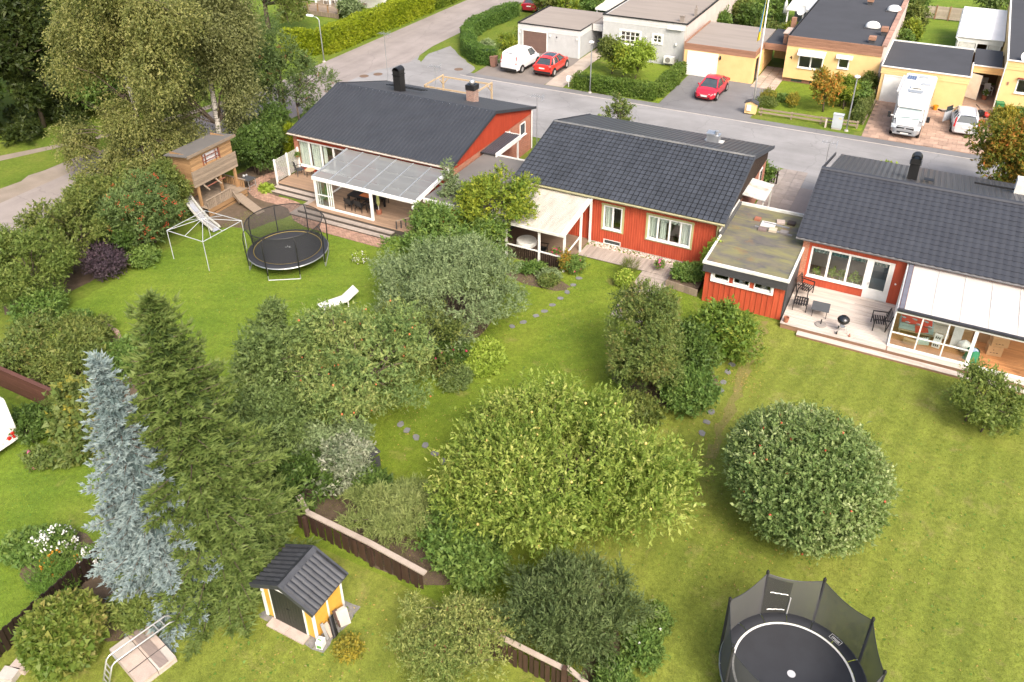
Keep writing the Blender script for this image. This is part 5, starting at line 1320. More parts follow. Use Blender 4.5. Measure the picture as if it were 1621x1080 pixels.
def crown_sample(g,ells,n,shell=.55,lump=.22,low=-.75,gap=0.0,gapscale=1.6):
 """points near the surface of lumpy ellipsoids, with outward normals"""
 vol=np.array([(e[3]*e[4]+e[4]*e[5]+e[3]*e[5])for e in ells]);pr=vol/vol.sum()
 PP=[];NN=[]
 for e,p in zip(ells,pr):
  m=int(n*p*(1.6 if gap else 1.1))+4
  d=rand_dirs(g,m);d=d[d[:,2]>low]
  ks=rand_dirs(g,16);am=g.uniform(.3,1.0,16)*lump
  b=np.zeros(len(d))
  for k,a in zip(ks,am):b+=a*np.clip((d @ k-.55)/.45,-.25,1)
  r=(1+b)*(shell+(1-shell)*g.random(len(d))**.45)
  R=np.array(e[3:6]);c=np.array(e[0:3])
  q=d*r[:,None]*R
  nn=unit(d/R)
  rot=e[6]if len(e)>6 else 0.0
  if rot:
   cs,sn=math.cos(rot),math.sin(rot)
   for A in(q,nn):
    x=A[:,0]*cs-A[:,1]*sn;y=A[:,0]*sn+A[:,1]*cs;A[:,0]=x;A[:,1]=y
  PP.append(q+c);NN.append(nn)
 P=np.concatenate(PP);N=np.concatenate(NN)
 if gap:
  f=np.zeros(len(P))
  for _ in range(6):
   k=rand_dirs(g,1)[0]*gapscale*g.uniform(.7,1.8);f+=np.sin(P @ k+g.uniform(0,6.3))
  keep=f/2.4>-1.0+gap
  P,N=P[keep],N[keep]
 P[:,2]=np.maximum(P[:,2],.03)
 idx=g.permutation(len(P))[:n]
 return P[idx],N[idx]

def sprays(g,P,N,nl,tl,ll,lw,up=.35,droop=.0,rnd_=.55,flat=.5,spread=.9):
 """short twigs with leaves alternating along them"""
 n=len(P)
 d=unit(N+np.array([0,0,up-droop])+g.normal(size=(n,3))*rnd_)
 tint=g.random(n)*.6+.2+.22*sum(np.sin(P @(rand_dirs(g,1)[0]*g.uniform(1.2,3.5))+g.uniform(0,6))for _ in range(4))/2
 t=(np.arange(nl)+.5)/nl
 tl_=tl*g.uniform(.6,1.3,n)
 base=P[:,None,:]+d[:,None,:]*(t[None,:,None]-.35)*tl_[:,None,None]
 base[:,:,2]-=droop*.35*tl*(t[None,:]**2)
 side=rand_dirs(g,n*nl).reshape(n,nl,3)
 dd=unit((d[:,None,:]*(1.15-spread*.55)+side*spread+np.array([0,0,-.25*droop])).reshape(-1,3))
 nrm=unit((np.array([0,0,1.0])*flat+N[:,None,:]*.5+g.normal(size=(n,nl,3))*.45).reshape(-1,3))
 k_=np.clip(g.normal(.95,.3,n*nl),.4,1.7);L=ll*k_;W=lw*k_*g.uniform(.75,1.15,n*nl)
 tt=np.clip(np.repeat(tint,nl)*.6+np.tile(t,n)*.12+g.random(n*nl)*.36-.04,0,1)
 B=base.reshape(-1,3);B[:,2]=np.maximum(B[:,2],.015)
 return B,dd,nrm,L,W,tt

def limbs(g,root,base,ells,r0,n,mat,fork=.35,name='trunk',stems=1,lean=.15):
 mb=MB();bx,by=base
 top=max(e[2]for e in ells)
 starts=[]
 for s in range(stems):
  a=g.uniform(0,6.3);sx,sy=bx+.12*stems*math.cos(a)*(stems>1),by+.12*stems*math.sin(a)*(stems>1)
  fz=top*fork*g.uniform(.8,1.2)
  f=Vector((sx+g.uniform(-lean,lean),sy+g.uniform(-lean,lean),fz))
  mb.tube([(sx,sy,-.05),((sx+f.x)/2+g.uniform(-.05,.05),(sy+f.y)/2,fz*.5),f],[r0,r0*.82,r0*.7],7)
  starts.append(f)
 for i in range(n):
  e=ells[i%len(ells)];d=rand_dirs(g,1)[0];d[2]=abs(d[2])*.8
  rr=g.uniform(.55,.9)
  q=Vector((e[0]+d[0]*e[3]*rr,e[1]+d[1]*e[4]*rr,e[2]+d[2]*e[5]*rr))
  s=starts[i%stems]
  m1=s.lerp(q,.4)+Vector((g.uniform(-.15,.15),g.uniform(-.15,.15),.1*(q-s).length));m2=s.lerp(q,.75)+Vector((g.uniform(-.15,.15),g.uniform(-.15,.15),.08*(q-s).length))
  mb.tube([s-Vector((0,0,.1)),m1,m2,q],[r0*.5,r0*.34,r0*.2,r0*.07],5)
  for k in range(2):
   q2=m2+Vector(rand_dirs(g,1)[0])*.3*(q-s).length
   mb.tube([m1.lerp(m2,.5),q2],[r0*.2,r0*.05],4)
 return part(name,mb,mat,root,smooth=True)

def fruit(g,root,P,N,n,r,mat,name,off=.03,clus=1,cr=.08):
 idx=g.integers(0,len(P),n);mb=MB()
 for i in idx:
  c=P[i]+N[i]*off
  for k in range(clus):
   q=c+g.normal(size=3)*cr*(clus>1);q[2]=max(q[2],.06)
   mb.ball(tuple(q),r*g.uniform(.8,1.15),6 if clus==1 else 4,4 if clus==1 else 2)
 return part(name,mb,mat,root,smooth=True,stuff=True)

SEED=[100]
def plant(name,label,cat,base,ells,twigs,nl,tl,ll,lw,mat,up=.35,droop=0.0,shell=.5,lump=.22,gap=.0,flat=.5,low=-.8,trunk=.08,nlimb=10,fork=.35,stems=1,bark=None,group=None,fruits=None,spread=.9,leafname='crown',inner=.25,rnd_=.42,gapscale=1.6,quad=False):
 """trunk and limbs plus a crown of leaf sprays; ells in world coordinates"""
 SEED[0]+=1;g=np.random.default_rng(SEED[0])
 root=thing(name,label,cat,(base[0],base[1],0),0,group)
 if len(ells)>8:ells=[(*ells[0][:3],*[q*.84 for q in ells[0][3:6]],*ells[0][6:])]+list(ells[1:])
 if trunk:limbs(g,root,base,ells,trunk,nlimb,bark or BARK,fork,'trunk' if stems==1 else 'stems',stems)
 if tl<.6 and trunk:tl*=1.55;nl=int(nl*1.5);twigs=int(twigs*.74)
 P,N=crown_sample(g,ells,twigs,shell,lump,low,gap,gapscale)
 if inner:
  P2,N2=crown_sample(g,ells,int(twigs*inner),.15,0,low,0)
  ns=len(P2);P2=np.array(P2)
  A=[np.concatenate([a,b])for a,b in zip(sprays(g,P,N,nl,tl,ll,lw,up,droop,rnd_,flat,spread),sprays(g,P2,N2,nl,tl,ll*1.2,lw*1.3,up,droop,rnd_,flat,spread))]
 else:A=sprays(g,P,N,nl,tl,ll,lw,up,droop,rnd_,flat,spread)
 leaf_object(leafname,root,*A,mat,world_off=(base[0],base[1],0),quad=quad)
 if fruits:
  for fr_ in fruits:fruit(g,root,P,N,*fr_)
 return root

def E(u,v,rx,ry,h,zb=0.0,rot=0.4794,s=1.0):
 """ellipsoid sitting on zb; rx across the view, ry in depth"""
 return(u,v,zb+h/2,rx*s,ry*s,h/2*s,rot)

def lobes(seed,e,n,f=.55,spread=.6):
 """break one ellipsoid into a group of smaller lobes"""
 g=np.random.default_rng(seed);out=[]
 cs,sn=math.cos(e[6]),math.sin(e[6])
 n=int(n*2.8);f=f*.62;spread=.5+.45*spread
 for i in range(n):
  d=rand_dirs(g,1)[0];d[2]=d[2]if g.random()<.4 else abs(d[2]);k=spread*g.uniform(.75,1.1)
  x,y=d[0]*e[3]*k,d[1]*e[4]*k
  ff=f*g.uniform(.8,1.2)
  z=e[2]+d[2]*e[5]*k
  rz=e[5]*ff
  out.append((e[0]+x*cs-y*sn,e[1]+x*sn+y*cs,max(z,rz*.8),e[3]*ff,e[4]*ff,rz,e[6]))
 return out

# leaf colours
L_APPLE=leafmat('leaf_apple_pale',[(.113,.196,.032),(.211,.307,.055),(.356,.435,.095),(.562,.562,.180)],.33,.45)
L_APPLE2=leafmat('leaf_apple',[(.09,.16,.045),(.165,.25,.08),(.28,.36,.13),(.55,.60,.32)],.3,.45)
L_APPLE3=leafmat('leaf_apple_mixed',[(.107,.182,.056),(.166,.247,.080),(.258,.318,.096),(.364,.382,.143)],.25)
L_SILVER=leafmat('leaf_silver',[(.089,.139,.054),(.142,.197,.084),(.200,.261,.119),(.273,.336,.169)],.15,.6)
L_GREEN=leafmat('leaf_green',[(.061,.128,.028),(.103,.185,.041),(.158,.242,.055),(.218,.293,.069)],.25)
L_DARK=leafmat('leaf_dark',[(.036,.070,.017),(.055,.102,.022),(.085,.140,.029),(.133,.191,.044)],.2)
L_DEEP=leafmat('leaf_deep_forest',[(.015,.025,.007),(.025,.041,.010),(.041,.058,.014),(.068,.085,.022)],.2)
L_BLUEG=leafmat('leaf_bluegreen',[(.067,.108,.033),(.103,.153,.046),(.152,.210,.064),(.230,.293,.099)],.2)
L_YGREEN=leafmat('leaf_yellow_green',[(.087,.165,.028),(.155,.235,.034),(.272,.328,.041),(.446,.445,.041)],.3)
L_OLIVE=leafmat('leaf_olive',[(.070,.108,.028),(.115,.158,.039),(.173,.209,.052),(.230,.240,.066)],.25)
L_BRONZE=leafmat('leaf_bronze',[(.070,.110,.030),(.108,.159,.041),(.152,.193,.048),(.229,.165,.062)],.2)
L_BIRCH=leafmat('leaf_birch',[(.099,.120,.038),(.158,.176,.053),(.234,.239,.075),(.340,.320,.125)],.25)
L_BIRCH2=leafmat('leaf_birch_brown',[(.099,.118,.045),(.146,.164,.060),(.209,.222,.085),(.283,.291,.133)],.25)
L_ROWANB=leafmat('leaf_rowan_teal',[(.055,.092,.029),(.085,.134,.042),(.127,.185,.058),(.194,.249,.082)],.2)
L_ROWANO=leafmat('leaf_rowan_autumn',[(.085,.153,.034),(.170,.217,.041),(.436,.255,.041),(.667,.204,.055)],.3)
L_VARIEG=leafmat('leaf_variegated',[(.073,.115,.050),(.204,.244,.149),(.350,.367,.264),(.422,.428,.347)],.2)
L_PURPLE=leafmat('leaf_purple',[(.032,.024,.031),(.055,.039,.055),(.088,.060,.079),(.128,.078,.095)],.15)
L_LIME=leafmat('leaf_lime',[(.158,.242,.028),(.242,.344,.041),(.327,.434,.069),(.436,.510,.096)],.3)
L_HEDGEY=leafmat('hedge_yellow_green',[(.136,.194,.009),(.194,.255,.011),(.252,.306,.015),(.330,.347,.028)],.25)
L_HEDGED=leafmat('hedge_dark',[(.036,.083,.017),(.067,.134,.025),(.103,.185,.034),(.145,.229,.048)],.2)
L_SPRUCE=leafmat('needles_spruce',[(.038,.065,.017),(.063,.103,.024),(.097,.146,.033),(.153,.202,.056)],.1,.6)
L_BLUES=leafmat('needles_blue',[(.090,.136,.133),(.138,.194,.194),(.197,.261,.266),(.269,.329,.322)],.05,.6)
L_PINE=leafmat('needles_pine',[(.109,.153,.041),(.170,.217,.062),(.230,.274,.089),(.303,.332,.124)],.1,.6)
L_JUN=leafmat('needles_juniper',[(.044,.071,.023),(.070,.104,.034),(.104,.141,.049),(.157,.193,.075)],.1,.6)
L_GOLD=leafmat('leaf_goldenrod',[(.107,.153,.033),(.213,.224,.044),(.388,.316,.044),(.533,.388,.055)],.3)
L_YRED=leafmat('leaf_yellow_shrub',[(.109,.178,.045),(.186,.249,.068),(.307,.342,.106),(.460,.460,.152)],.3)
RED_APPLE=surf('apple_red',(.50,.06,.04),(.45,.12,.05),20,.4)
YEL_APPLE=surf('apple_yellow',(.62,.46,.16),(.55,.40,.12),20,.4)
BERRY=surf('rowan_berry',(.55,.085,.03),(.45,.06,.025),20,.5)
FLW=surf('white_petal',(.75,.74,.72),(.68,.68,.64),9,.7)
FLP=surf('pink_petal',(.60,.12,.30),(.5,.09,.25),9,.7)
FLR=surf('magenta_petal',(.55,.03,.14),(.45,.025,.1),9,.7)
FLO=surf('orange_petal',(.70,.30,.03),(.62,.24,.02),9,.7)

# --- the two orchard trees in front
e0=E(-8.5,20.4,4.35,3.95,3.0,.6)
plant('apple_tree','broad pale yellow-green apple tree with yellow fruit in the middle garden','tree',(-8.4,20.5),[e0]+lobes(1,e0,11,.42,.85),3200,23,1.1,.145,.06,L_APPLE,up=.45,gap=.08,lump=.25,shell=.5,trunk=.12,nlimb=16,fork=.22,inner=.42,flat=.35,rnd_=.3,spread=.75,quad=True,fruits=[(120,.05,YEL_APPLE,'apples',.5)])
e0=E(-0.8,23.75,2.8,2.85,3.85,.45)
plant('apple_tree','rounded apple tree with red apples on the mown lawn near the big trampoline','tree',(-0.8,23.6),[e0],7600,9,.32,.125,.062,L_APPLE2,up=.8,gap=0,lump=.07,shell=.74,trunk=.13,nlimb=16,inner=.2,flat=.35,quad=True,fruits=[(62,.05,RED_APPLE,'apples',.17)])
# --- mixed border between the two lawns
e0=E(-18.9,29.35,4.15,4.0,3.9)
plant('silver_bush','huge silvery grey-green bush beside the stepping stones','bush',(-18.96,29.3),[e0]+lobes(3,e0,12,.38,.78),7400,7,.36,.13,.045,L_SILVER,up=.8,gap=.12,lump=.2,shell=.66,trunk=.07,stems=5,nlimb=14,inner=.2)
e0=E(-21.8,33.9,3.3,3.0,3.5)
plant('leafy_bush','wide green bush in front of the flat grey link roof','bush',(-21.9,34.1),[e0]+lobes(4,e0,8,.4,.75),3600,7,.3,.15,.07,L_GREEN,gap=.2,trunk=.06,stems=4,nlimb=10)
e0=E(-20.2,36.7,2.3,2.2,3.9,.9)
plant('yellowing_tree','small tree with yellowing leaves against the cream porch roof','tree',(-20.2,36.7),[e0]+lobes(5,e0,9,.4,.8),2600,7,.3,.15,.075,L_YGREEN,gap=.34,trunk=.09,nlimb=12)
plant('columnar_conifer','slim grey-green spire shrub in front of the flat link roof','tree',(-23.45,36.9),[E(-23.45,36.9,.7,.7,4.2),E(-23.45,36.9,.35,.35,1.6,3.4)],900,6,.22,.13,.05,L_SILVER,up=1.0,gap=.1,trunk=.05,nlimb=6)
e0=E(-18.3,21.2,3.3,3.1,4.8,.4)
plant('apple_tree','tall apple tree loaded with small orange-red fruit left of the stepping stones','tree',(-18.6,21.0),[e0]+lobes(6,e0,9,.45,.8),5200,7,.3,.12,.055,L_APPLE3,gap=.3,lump=.25,trunk=.13,nlimb=16,fruits=[(120,.045,surf('apple_orange',(.55,.13,.05),(.5,.2,.07),20,.4),'apples',.24)])
e0=E(-20.8,18.9,1.7,2.4,5.0)
plant('plum_tree','blue-green leafy tree standing behind the tall spruce','tree',(-20.8,18.9),[e0]+lobes(7,e0,7,.5,.75),3800,7,.3,.14,.07,L_BLUEG,gap=.25,trunk=.1,nlimb=12)
plant('plum_tree','slender young blue-green tree at the edge of the bright lawn','tree',(-23.0,21.6),[E(-23.0,21.6,1.1,1.1,3.6),E(-23.0,21.6,.6,.6,1.6,2.8)],1300,7,.28,.13,.06,L_BLUEG,up=.7,gap=.3,trunk=.06,nlimb=8)
e0=E(-18.4,25.4,2.3,2.5,3.2)
plant('hawthorn','yellow-olive hawthorn with arching sprays beside the silver bush','bush',(-18.3,25.8),[e0]+lobes(8,e0,7,.45,.9),2200,7,.36,.11,.05,L_OLIVE,up=.7,gap=.38,lump=.35,trunk=.07,stems=3,nlimb=10)
e0=E(-16.4,17.7,1.15,1.2,2.2)
plant('variegated_shrub','white-variegated dogwood shrub by the dark compost bin','bush',(-16.5,17.6),[e0]+lobes(9,e0,5,.45,.8),1500,7,.26,.13,.06,L_VARIEG,gap=.2,trunk=.04,stems=4,nlimb=8)
plant('elder_shrub','dark green elder with dusky berries between spruce and variegated shrub','bush',(-17.4,16.7),[E(-17.4,16.7,1.1,1.2,2.0)],1200,7,.28,.14,.065,L_DARK,gap=.15,trunk=.04,stems=3,nlimb=8,fruits=[(60,.03,surf('dusky_berry',(.14,.03,.03),(.1,.02,.025),20,.5),'berries',.05,4,.05)])
e0=E(-19.9,17.3,1.6,1.6,3.4)
plant('leafy_bush','broad grey-green shrub filling the gap between spruce and apple tree','bush',(-19.9,17.3),[e0]+lobes(31,e0,7,.45,.85),2400,7,.3,.14,.07,L_BLUEG,gap=.12,trunk=.05,stems=4,nlimb=9)
e0=E(-17.6,18.4,1.3,1.2,2.4)
plant('variegated_shrub','pale grey-green variegated shrub against the tall apple tree','bush',(-17.6,18.4),[e0]+lobes(32,e0,5,.45,.8),1500,7,.26,.13,.06,L_SILVER,gap=.15,trunk=.04,stems=4,nlimb=8)
plant('leafy_bush','dark glossy low shrub beside the compost bin','bush',(-15.3,17.7),[E(-15.3,17.7,.7,.7,1.3)],600,6,.22,.15,.08,L_DARK,trunk=.03,stems=3,nlimb=5)
plant('rose_bush','low rose bush with magenta flowers at the border edge','bush',(-17.0,26.2),[E(-17.0,26.2,.8,.9,1.2)],600,6,.22,.11,.06,L_DARK,trunk=.03,stems=3,nlimb=5,fruits=[(14,.07,FLR,'flowers',.08)])
plant('herb_clump','low sage-green herb clump at the lawn edge near the roses','plant',(-16.2,25.2),[E(-16.2,25.2,.8,.9,.6)],600,6,.16,.10,.045,L_BLUEG,trunk=0)
plant('hosta_bed','mound of bright lime hosta leaves below the silver bush','plant',(-15.9,27.1),[E(-15.9,27.1,1.15,1.35,.35)],1100,6,.16,.16,.11,L_LIME,up=.2,trunk=0,flat=1.1,lump=.05,shell=.7)
# --- centre right bushes
e0=E(-8.7,28.9,1.95,2.7,4.7)
plant('round_bush','big egg-shaped dark olive bush with reddish tips on the middle lawn','bush',(-8.7,28.9),[e0]+lobes(10,e0,5,.5,.7),5600,7,.24,.10,.048,L_BRONZE,gap=.14,lump=.14,shell=.7,trunk=.08,stems=4,nlimb=12,inner=.2)
e0=E(-6.4,32.4,1.7,1.8,2.3)
plant('vine_thicket','yellow-green vine thicket in front of the red garage','bush',(-6.4,32.4),[e0]+lobes(11,e0,7,.4,.95),2400,6,.32,.16,.09,leafmat('leaf_vine',[(.07,.14,.02),(.115,.195,.03),(.175,.26,.045),(.36,.38,.06)],.3),gap=.2,lump=.4,trunk=.05,stems=3,nlimb=9)
plant('vine_thicket','dark glossy ivy-like thicket between egg-shaped bush and yellow vine','bush',(-7.0,30.3),[E(-7.0,30.3,1.35,1.4,2.5)],1700,6,.28,.15,.085,L_DARK,gap=.1,trunk=.05,stems=3,nlimb=8)
plant('currant_bush','light green currant bush near the stepping stones and vine thicket','bush',(-6.3,28.2),[E(-6.3,28.2,1.2,1.3,1.8)],1500,6,.28,.12,.07,L_GREEN,gap=.2,trunk=.04,stems=4,nlimb=8)
plant('currant_bush','low dark green currant bush at the foot of the egg-shaped bush','bush',(-8.2,26.2),[E(-8.2,26.2,1.5,.9,1.1)],1200,6,.26,.12,.07,L_OLIVE,gap=.25,trunk=.03,stems=4,nlimb=8)
e0=E(4.9,32.7,1.5,1.6,2.2)
plant('leafy_bush','loose bright green bush in front of the awning terrace','bush',(4.9,32.7),[e0]+lobes(12,e0,6,.42,.9),1700,6,.3,.11,.06,leafmat('leaf_fresh',[(.085,.135,.03),(.13,.19,.045),(.19,.245,.06),(.27,.30,.09)],.3),gap=.42,lump=.35,trunk=.04,stems=4,nlimb=14)
# --- foreground rear border
e0=E(-6.3,15.8,2.1,1.75,2.5)
plant('juniper','dense dark green conifer bush overhanging the brown fence under the apple tree','bush',(-6.3,15.8),[e0]+lobes(13,e0,9,.42,.8),4200,9,.34,.12,.035,L_JUN,up=.5,gap=.12,trunk=.08,stems=3,nlimb=12,spread=.6,inner=.3)
e0=E(-9.1,13.4,2.2,1.6,1.9)
plant('spirea_bush','yellow-green shrub with faded reddish flower heads below the dark conifer','bush',(-9.1,13.4),[e0]+lobes(14,e0,8,.4,.85),3600,7,.26,.085,.035,L_YRED,up=.5,gap=.22,lump=.3,trunk=.04,stems=6,nlimb=16,fruits=[(130,.022,surf('faded_red',(.26,.07,.05),(.2,.08,.05),9,.8),'flowers',.05,3,.04)])
e0=E(-13.9,16.9,1.9,1.25,1.5)
plant('dwarf_pine','pale green dwarf pine behind the fence rail beside the yellow shed','bush',(-13.9,16.9),[e0]+lobes(15,e0,7,.4,.85),2200,14,.22,.16,.018,L_PINE,up=.8,gap=.2,lump=.3,trunk=.05,stems=4,nlimb=12,spread=.7)
plant('leafy_bush','mixed green shrub between the dwarf pine and the pale apple tree','bush',(-10.9,17.0),[E(-10.9,17.0,1.6,1.5,1.7),E(-10.0,16.4,1.0,1.0,1.4)],2200,6,.3,.13,.075,L_GREEN,gap=.25,trunk=.04,stems=4,nlimb=10)
plant('flower_clump','clump of yellowing goldenrod at the lawn edge behind the dwarf pine','plant',(-12.9,18.2),[E(-12.9,18.2,.9,.6,.9)],700,6,.25,.09,.03,L_GOLD,up=1.2,trunk=0)
plant('hedge_plants','low green perennials with white blooms along the lawn beside the dark conifer','plant',(-4.2,15.6),[E(-4.3,14.7,.7,.9,.8),E(-4.0,16.2,.6,.9,.7),E(-3.9,17.5,.4,.6,.5)],1500,6,.25,.11,.05,L_GREEN,trunk=0,fruits=[(9,.05,FLW,'flowers',.06)])
plant('flower_clump','small yellow-leaved plant beside the shed pipes','plant',(-12.2,12.0),[E(-12.2,12.0,.5,.5,.5)],260,6,.2,.08,.05,L_GOLD,trunk=0,up=.8)
e0=E(-19.85,7.9,1.15,1.2,2.2)
plant('hydrangea_bush','clipped round bush with large yellow-spotted green leaves by the dark fence','bush',(-19.85,7.9),[e0],2600,5,.16,.16,.11,leafmat('leaf_spotted',[(.07,.13,.02),(.12,.18,.03),(.20,.23,.05),(.34,.28,.10)],.25),lump=.08,shell=.75,trunk=.04,stems=4,nlimb=8,inner=.2)
plant('leafy_bush','upright light green shrub between blue spruce and slab pile','bush',(-19.1,9.9),[E(-19.1,9.9,.85,.85,1.3)],900,7,.24,.13,.05,leafmat('leaf_fresh',[(.11,.16,.03)]),up=.6,gap=.15,trunk=.03,stems=4,nlimb=8)
plant('dill_clump','feathery bright green plant leaning on the dark fence','plant',(-22.4,9.3),[E(-22.4,9.3,.8,.75,.8)],900,9,.24,.09,.018,leafmat('leaf_feather',[(.10,.20,.03),(.14,.25,.045),(.18,.30,.06)],.3),up=1.0,trunk=0)
plant('hosta_bed','mound of pale green round leaves beside the white phlox','plant',(-24.9,10.0),[E(-24.9,10.0,.75,.8,.7)],700,6,.16,.14,.11,L_GREEN,up=.2,trunk=0,flat=1.1)
plant('phlox','clump of white flowering phlox on the bright lawn','plant',(-23.9,10.5),[E(-23.9,10.5,.75,.65,1.0)],600,6,.26,.11,.035,L_GREEN,up=1.0,trunk=0,fruits=[(70,.05,FLW,'flowers',.1,5,.07)])
plant('phlox','smaller clump of white phlox against the dark fence','plant',(-22.3,10.6),[E(-22.3,10.6,.45,.4,1.0)],260,6,.24,.11,.035,L_GREEN,up=1.0,trunk=0,fruits=[(22,.05,FLW,'flowers',.1,5,.07)])
plant('flower_clump','orange and yellow flower clump in front of the white phlox','plant',(-23.2,9.9),[E(-23.2,9.9,.7,.6,.8)],600,6,.24,.10,.035,L_GREEN,up=1.0,trunk=0,fruits=[(46,.045,FLO,'flowers',.08,3,.05)])
plant('iris_clump','spiky blue-green iris leaves beside the blue spruce','plant',(-22.1,12.3),[E(-22.1,12.3,.5,.5,.6)],130,3,.1,.6,.035,L_BLUEG,up=1.4,trunk=0,spread=.3)
plant('flower_clump','yellow-green perennials between the iris and the fence','plant',(-21.9,11.4),[E(-21.9,11.4,.8,.6,.7)],600,6,.22,.10,.035,L_LIME,up=.9,trunk=0,fruits=[(14,.04,FLO,'flowers',.08,2,.04)])
plant('aster_clump','pink asters on the dark fence behind the round clipped bush','plant',(-21.1,8.75),[E(-21.1,8.75,.4,.35,.9)],160,6,.22,.08,.03,L_GREEN,up=1.0,trunk=0,fruits=[(16,.05,FLP,'flowers',.08,4,.05)])
plant('dry_shrub','brown dried-out shrub beside the blue spruce foot','bush',(-20.6,10.9),[E(-20.6,10.9,.6,.6,.9)],300,6,.3,.10,.012,leafmat('leaf_dry',[(.14,.09,.05),(.20,.13,.075),(.26,.18,.10)],.1),up=.8,trunk=.02,stems=6,nlimb=18)
# --- left gardens
for(lb,u,v,rx,ry,h,tw,mt,gp)in(
 ('tall green lilac at the left edge above the garden bed',-38.8,20.9,2.1,2.2,4.4,3000,leafmat('leaf_fresh',[(.11,.16,.03)]),.2),
 ('leafy green shrub beside the gravel road with pale leaf tips',-39.8,24.2,2.2,2.3,4.5,3000,L_OLIVE,.3),
 ('dark green shrub behind the purple barberry',-38.6,26.0,1.4,1.6,3.0,1600,L_DARK,.1),
 ('broad yellow-green shrub next to the gravel road under the birch',-41.6,27.8,2.3,2.3,3.6,2600,L_OLIVE,.2),
 ('yellowish shrub between the berry rowan and the birch foot',-42.2,31.0,2.0,2.0,3.4,2200,L_OLIVE,.2),
 ('low green shrub at the lawn corner below the lilac',-37.2,19.8,1.3,1.5,1.6,1200,L_GREEN,.15),
 ('reddish-brown heather-like shrub in the left garden bed',-35.4,18.4,1.2,1.3,1.5,1100,L_BRONZE,.15),
 ('olive shrub beside the curved stone bed edge',-33.6,19.6,1.4,1.2,1.2,1100,L_OLIVE,.2),
 ('wide olive-green shrub hanging over the brown board wall',-32.0,17.6,1.7,1.6,1.9,1900,L_OLIVE,.2),
 ('russet-tipped shrub behind the brown board wall',-34.4,16.9,1.5,1.3,1.8,1500,L_BRONZE,.2),
 ('leafy shrub by the curved bed edge near the blue spruce',-30.2,18.9,1.2,1.2,1.4,1100,L_GREEN,.2),
 ('dark shrub between caravan and brown board wall',-30.0,14.2,.9,.8,1.2,800,L_DARK,.1)):
 e0=E(u,v,rx,ry,h)
 plant('shrub',lb,'bush',(u,v),[e0]+lobes(SEED[0],e0,5,.42,.85),tw,6,.3,.14,.07,mt,gap=gp,lump=.3,trunk=.05,stems=4,nlimb=9,group='shrubs of the left gardens')
plant('conifer_mound','bright lime cushion conifer among the olive shrubs','bush',(-34.0,18.2),[E(-34.0,18.2,.9,.7,1.1)],700,6,.2,.10,.03,L_LIME,trunk=.03,up=.7)
plant('climber','yellow and green large-leaved climber spilling over the brown board wall','plant',(-28.2,15.0),[E(-28.2,15.0,.95,1.1,2.0),E(-29.3,15.6,.9,.5,1.8),E(-27.3,13.9,.8,.8,1.0)],1300,5,.26,.19,.15,leafmat('leaf_climber',[(.08,.14,.03),(.13,.19,.05),(.19,.23,.07),(.46,.36,.03)],.3),gap=.2,trunk=.03,stems=3,nlimb=8)
plant('peony_clump','low green clump with pink flowers near the caravan corner','plant',(-28.3,13.1),[E(-28.3,13.1,.7,.6,.7)],420,6,.2,.12,.06,L_BRONZE,trunk=0,fruits=[(4,.09,FLP,'flowers',.1)])
plant('flower_clump','broad green leaves with one white bloom inside the curved bed edge','plant',(-35.3,20.4),[E(-35.3,20.4,.9,.7,.6)],500,6,.2,.16,.11,L_GREEN,trunk=0,fruits=[(2,.12,FLW,'flowers',.1)])
plant('barberry','dark purple barberry bush on the lush lawn edge','bush',(-37.8,24.5),[E(-37.8,24.5,1.1,1.25,1.8)],1500,7,.3,.09,.05,L_PURPLE,gap=.1,trunk=.03,stems=4,nlimb=10)
e0=E(-38.5,27.8,2.4,2.9,4.1)
plant('berry_rowan','wide teal-leaved rowan bush covered in red-orange berries','bush',(-38.5,27.8),[e0]+lobes(21,e0,8,.42,.82),3600,7,.32,.15,.06,L_ROWANB,gap=.2,lump=.25,trunk=.07,stems=4,nlimb=12,fruits=[(190,.033,BERRY,'berries',.08,9,.075)])
e0=E(-39.5,31.0,1.05,.8,4.0)
plant('leafy_bush','tall olive shrub growing against the side of the playhouse','bush',(-39.5,31.0),[e0]+lobes(33,e0,4,.5,.8),1700,6,.3,.14,.07,L_OLIVE,gap=.12,trunk=.05,stems=3,nlimb=8)
plant('leafy_bush','low green shrub at the foot of the berry rowan','bush',(-36.9,26.2),[E(-36.9,26.2,.8,.9,1.0)],600,6,.24,.13,.07,L_GREEN,trunk=.03,stems=3,nlimb=5)
e0=E(-39.6,38.7,1.6,2.0,3.4)
plant('rhododendron','dense dark evergreen shrub between treehouse and white screen','bush',(-39.6,38.7),[e0]+lobes(22,e0,5,.5,.7),2600,6,.28,.17,.075,L_DARK,trunk=.06,stems=4,nlimb=8,gap=.06)
plant('rhododendron','dark evergreen shrub behind the treehouse towards the street','bush',(-41.0,41.5),[E(-41.0,41.5,1.6,1.8,3.6)],1600,6,.3,.18,.08,L_DARK,trunk=.06,stems=4,nlimb=8)
plant('thuja','slim bright green thuja at the house corner','tree',(-38.4,40.6),[E(-38.4,40.6,.5,.5,2.7),E(-38.4,40.6,.25,.25,1.0,2.1)],1000,6,.22,.10,.03,L_HEDGEY,up=1.0,trunk=.04,nlimb=4)
plant('hosta_bed','small lime hosta at the end of the terrace steps','plant',(-37.3,36.5),[E(-37.3,36.5,.45,.35,.4)],220,6,.14,.18,.11,L_LIME,trunk=0,flat=1)
plant('hydrangea','small white-flowering hydrangea on the lush lawn','plant',(-26.45,31.9),[E(-26.45,31.9,.42,.42,.6)],420,6,.18,.10,.05,L_LIME,trunk=0,fruits=[(34,.035,FLW,'flowers',.05,6,.06)])
SEED[0]+=1
g_=np.random.default_rng(5)
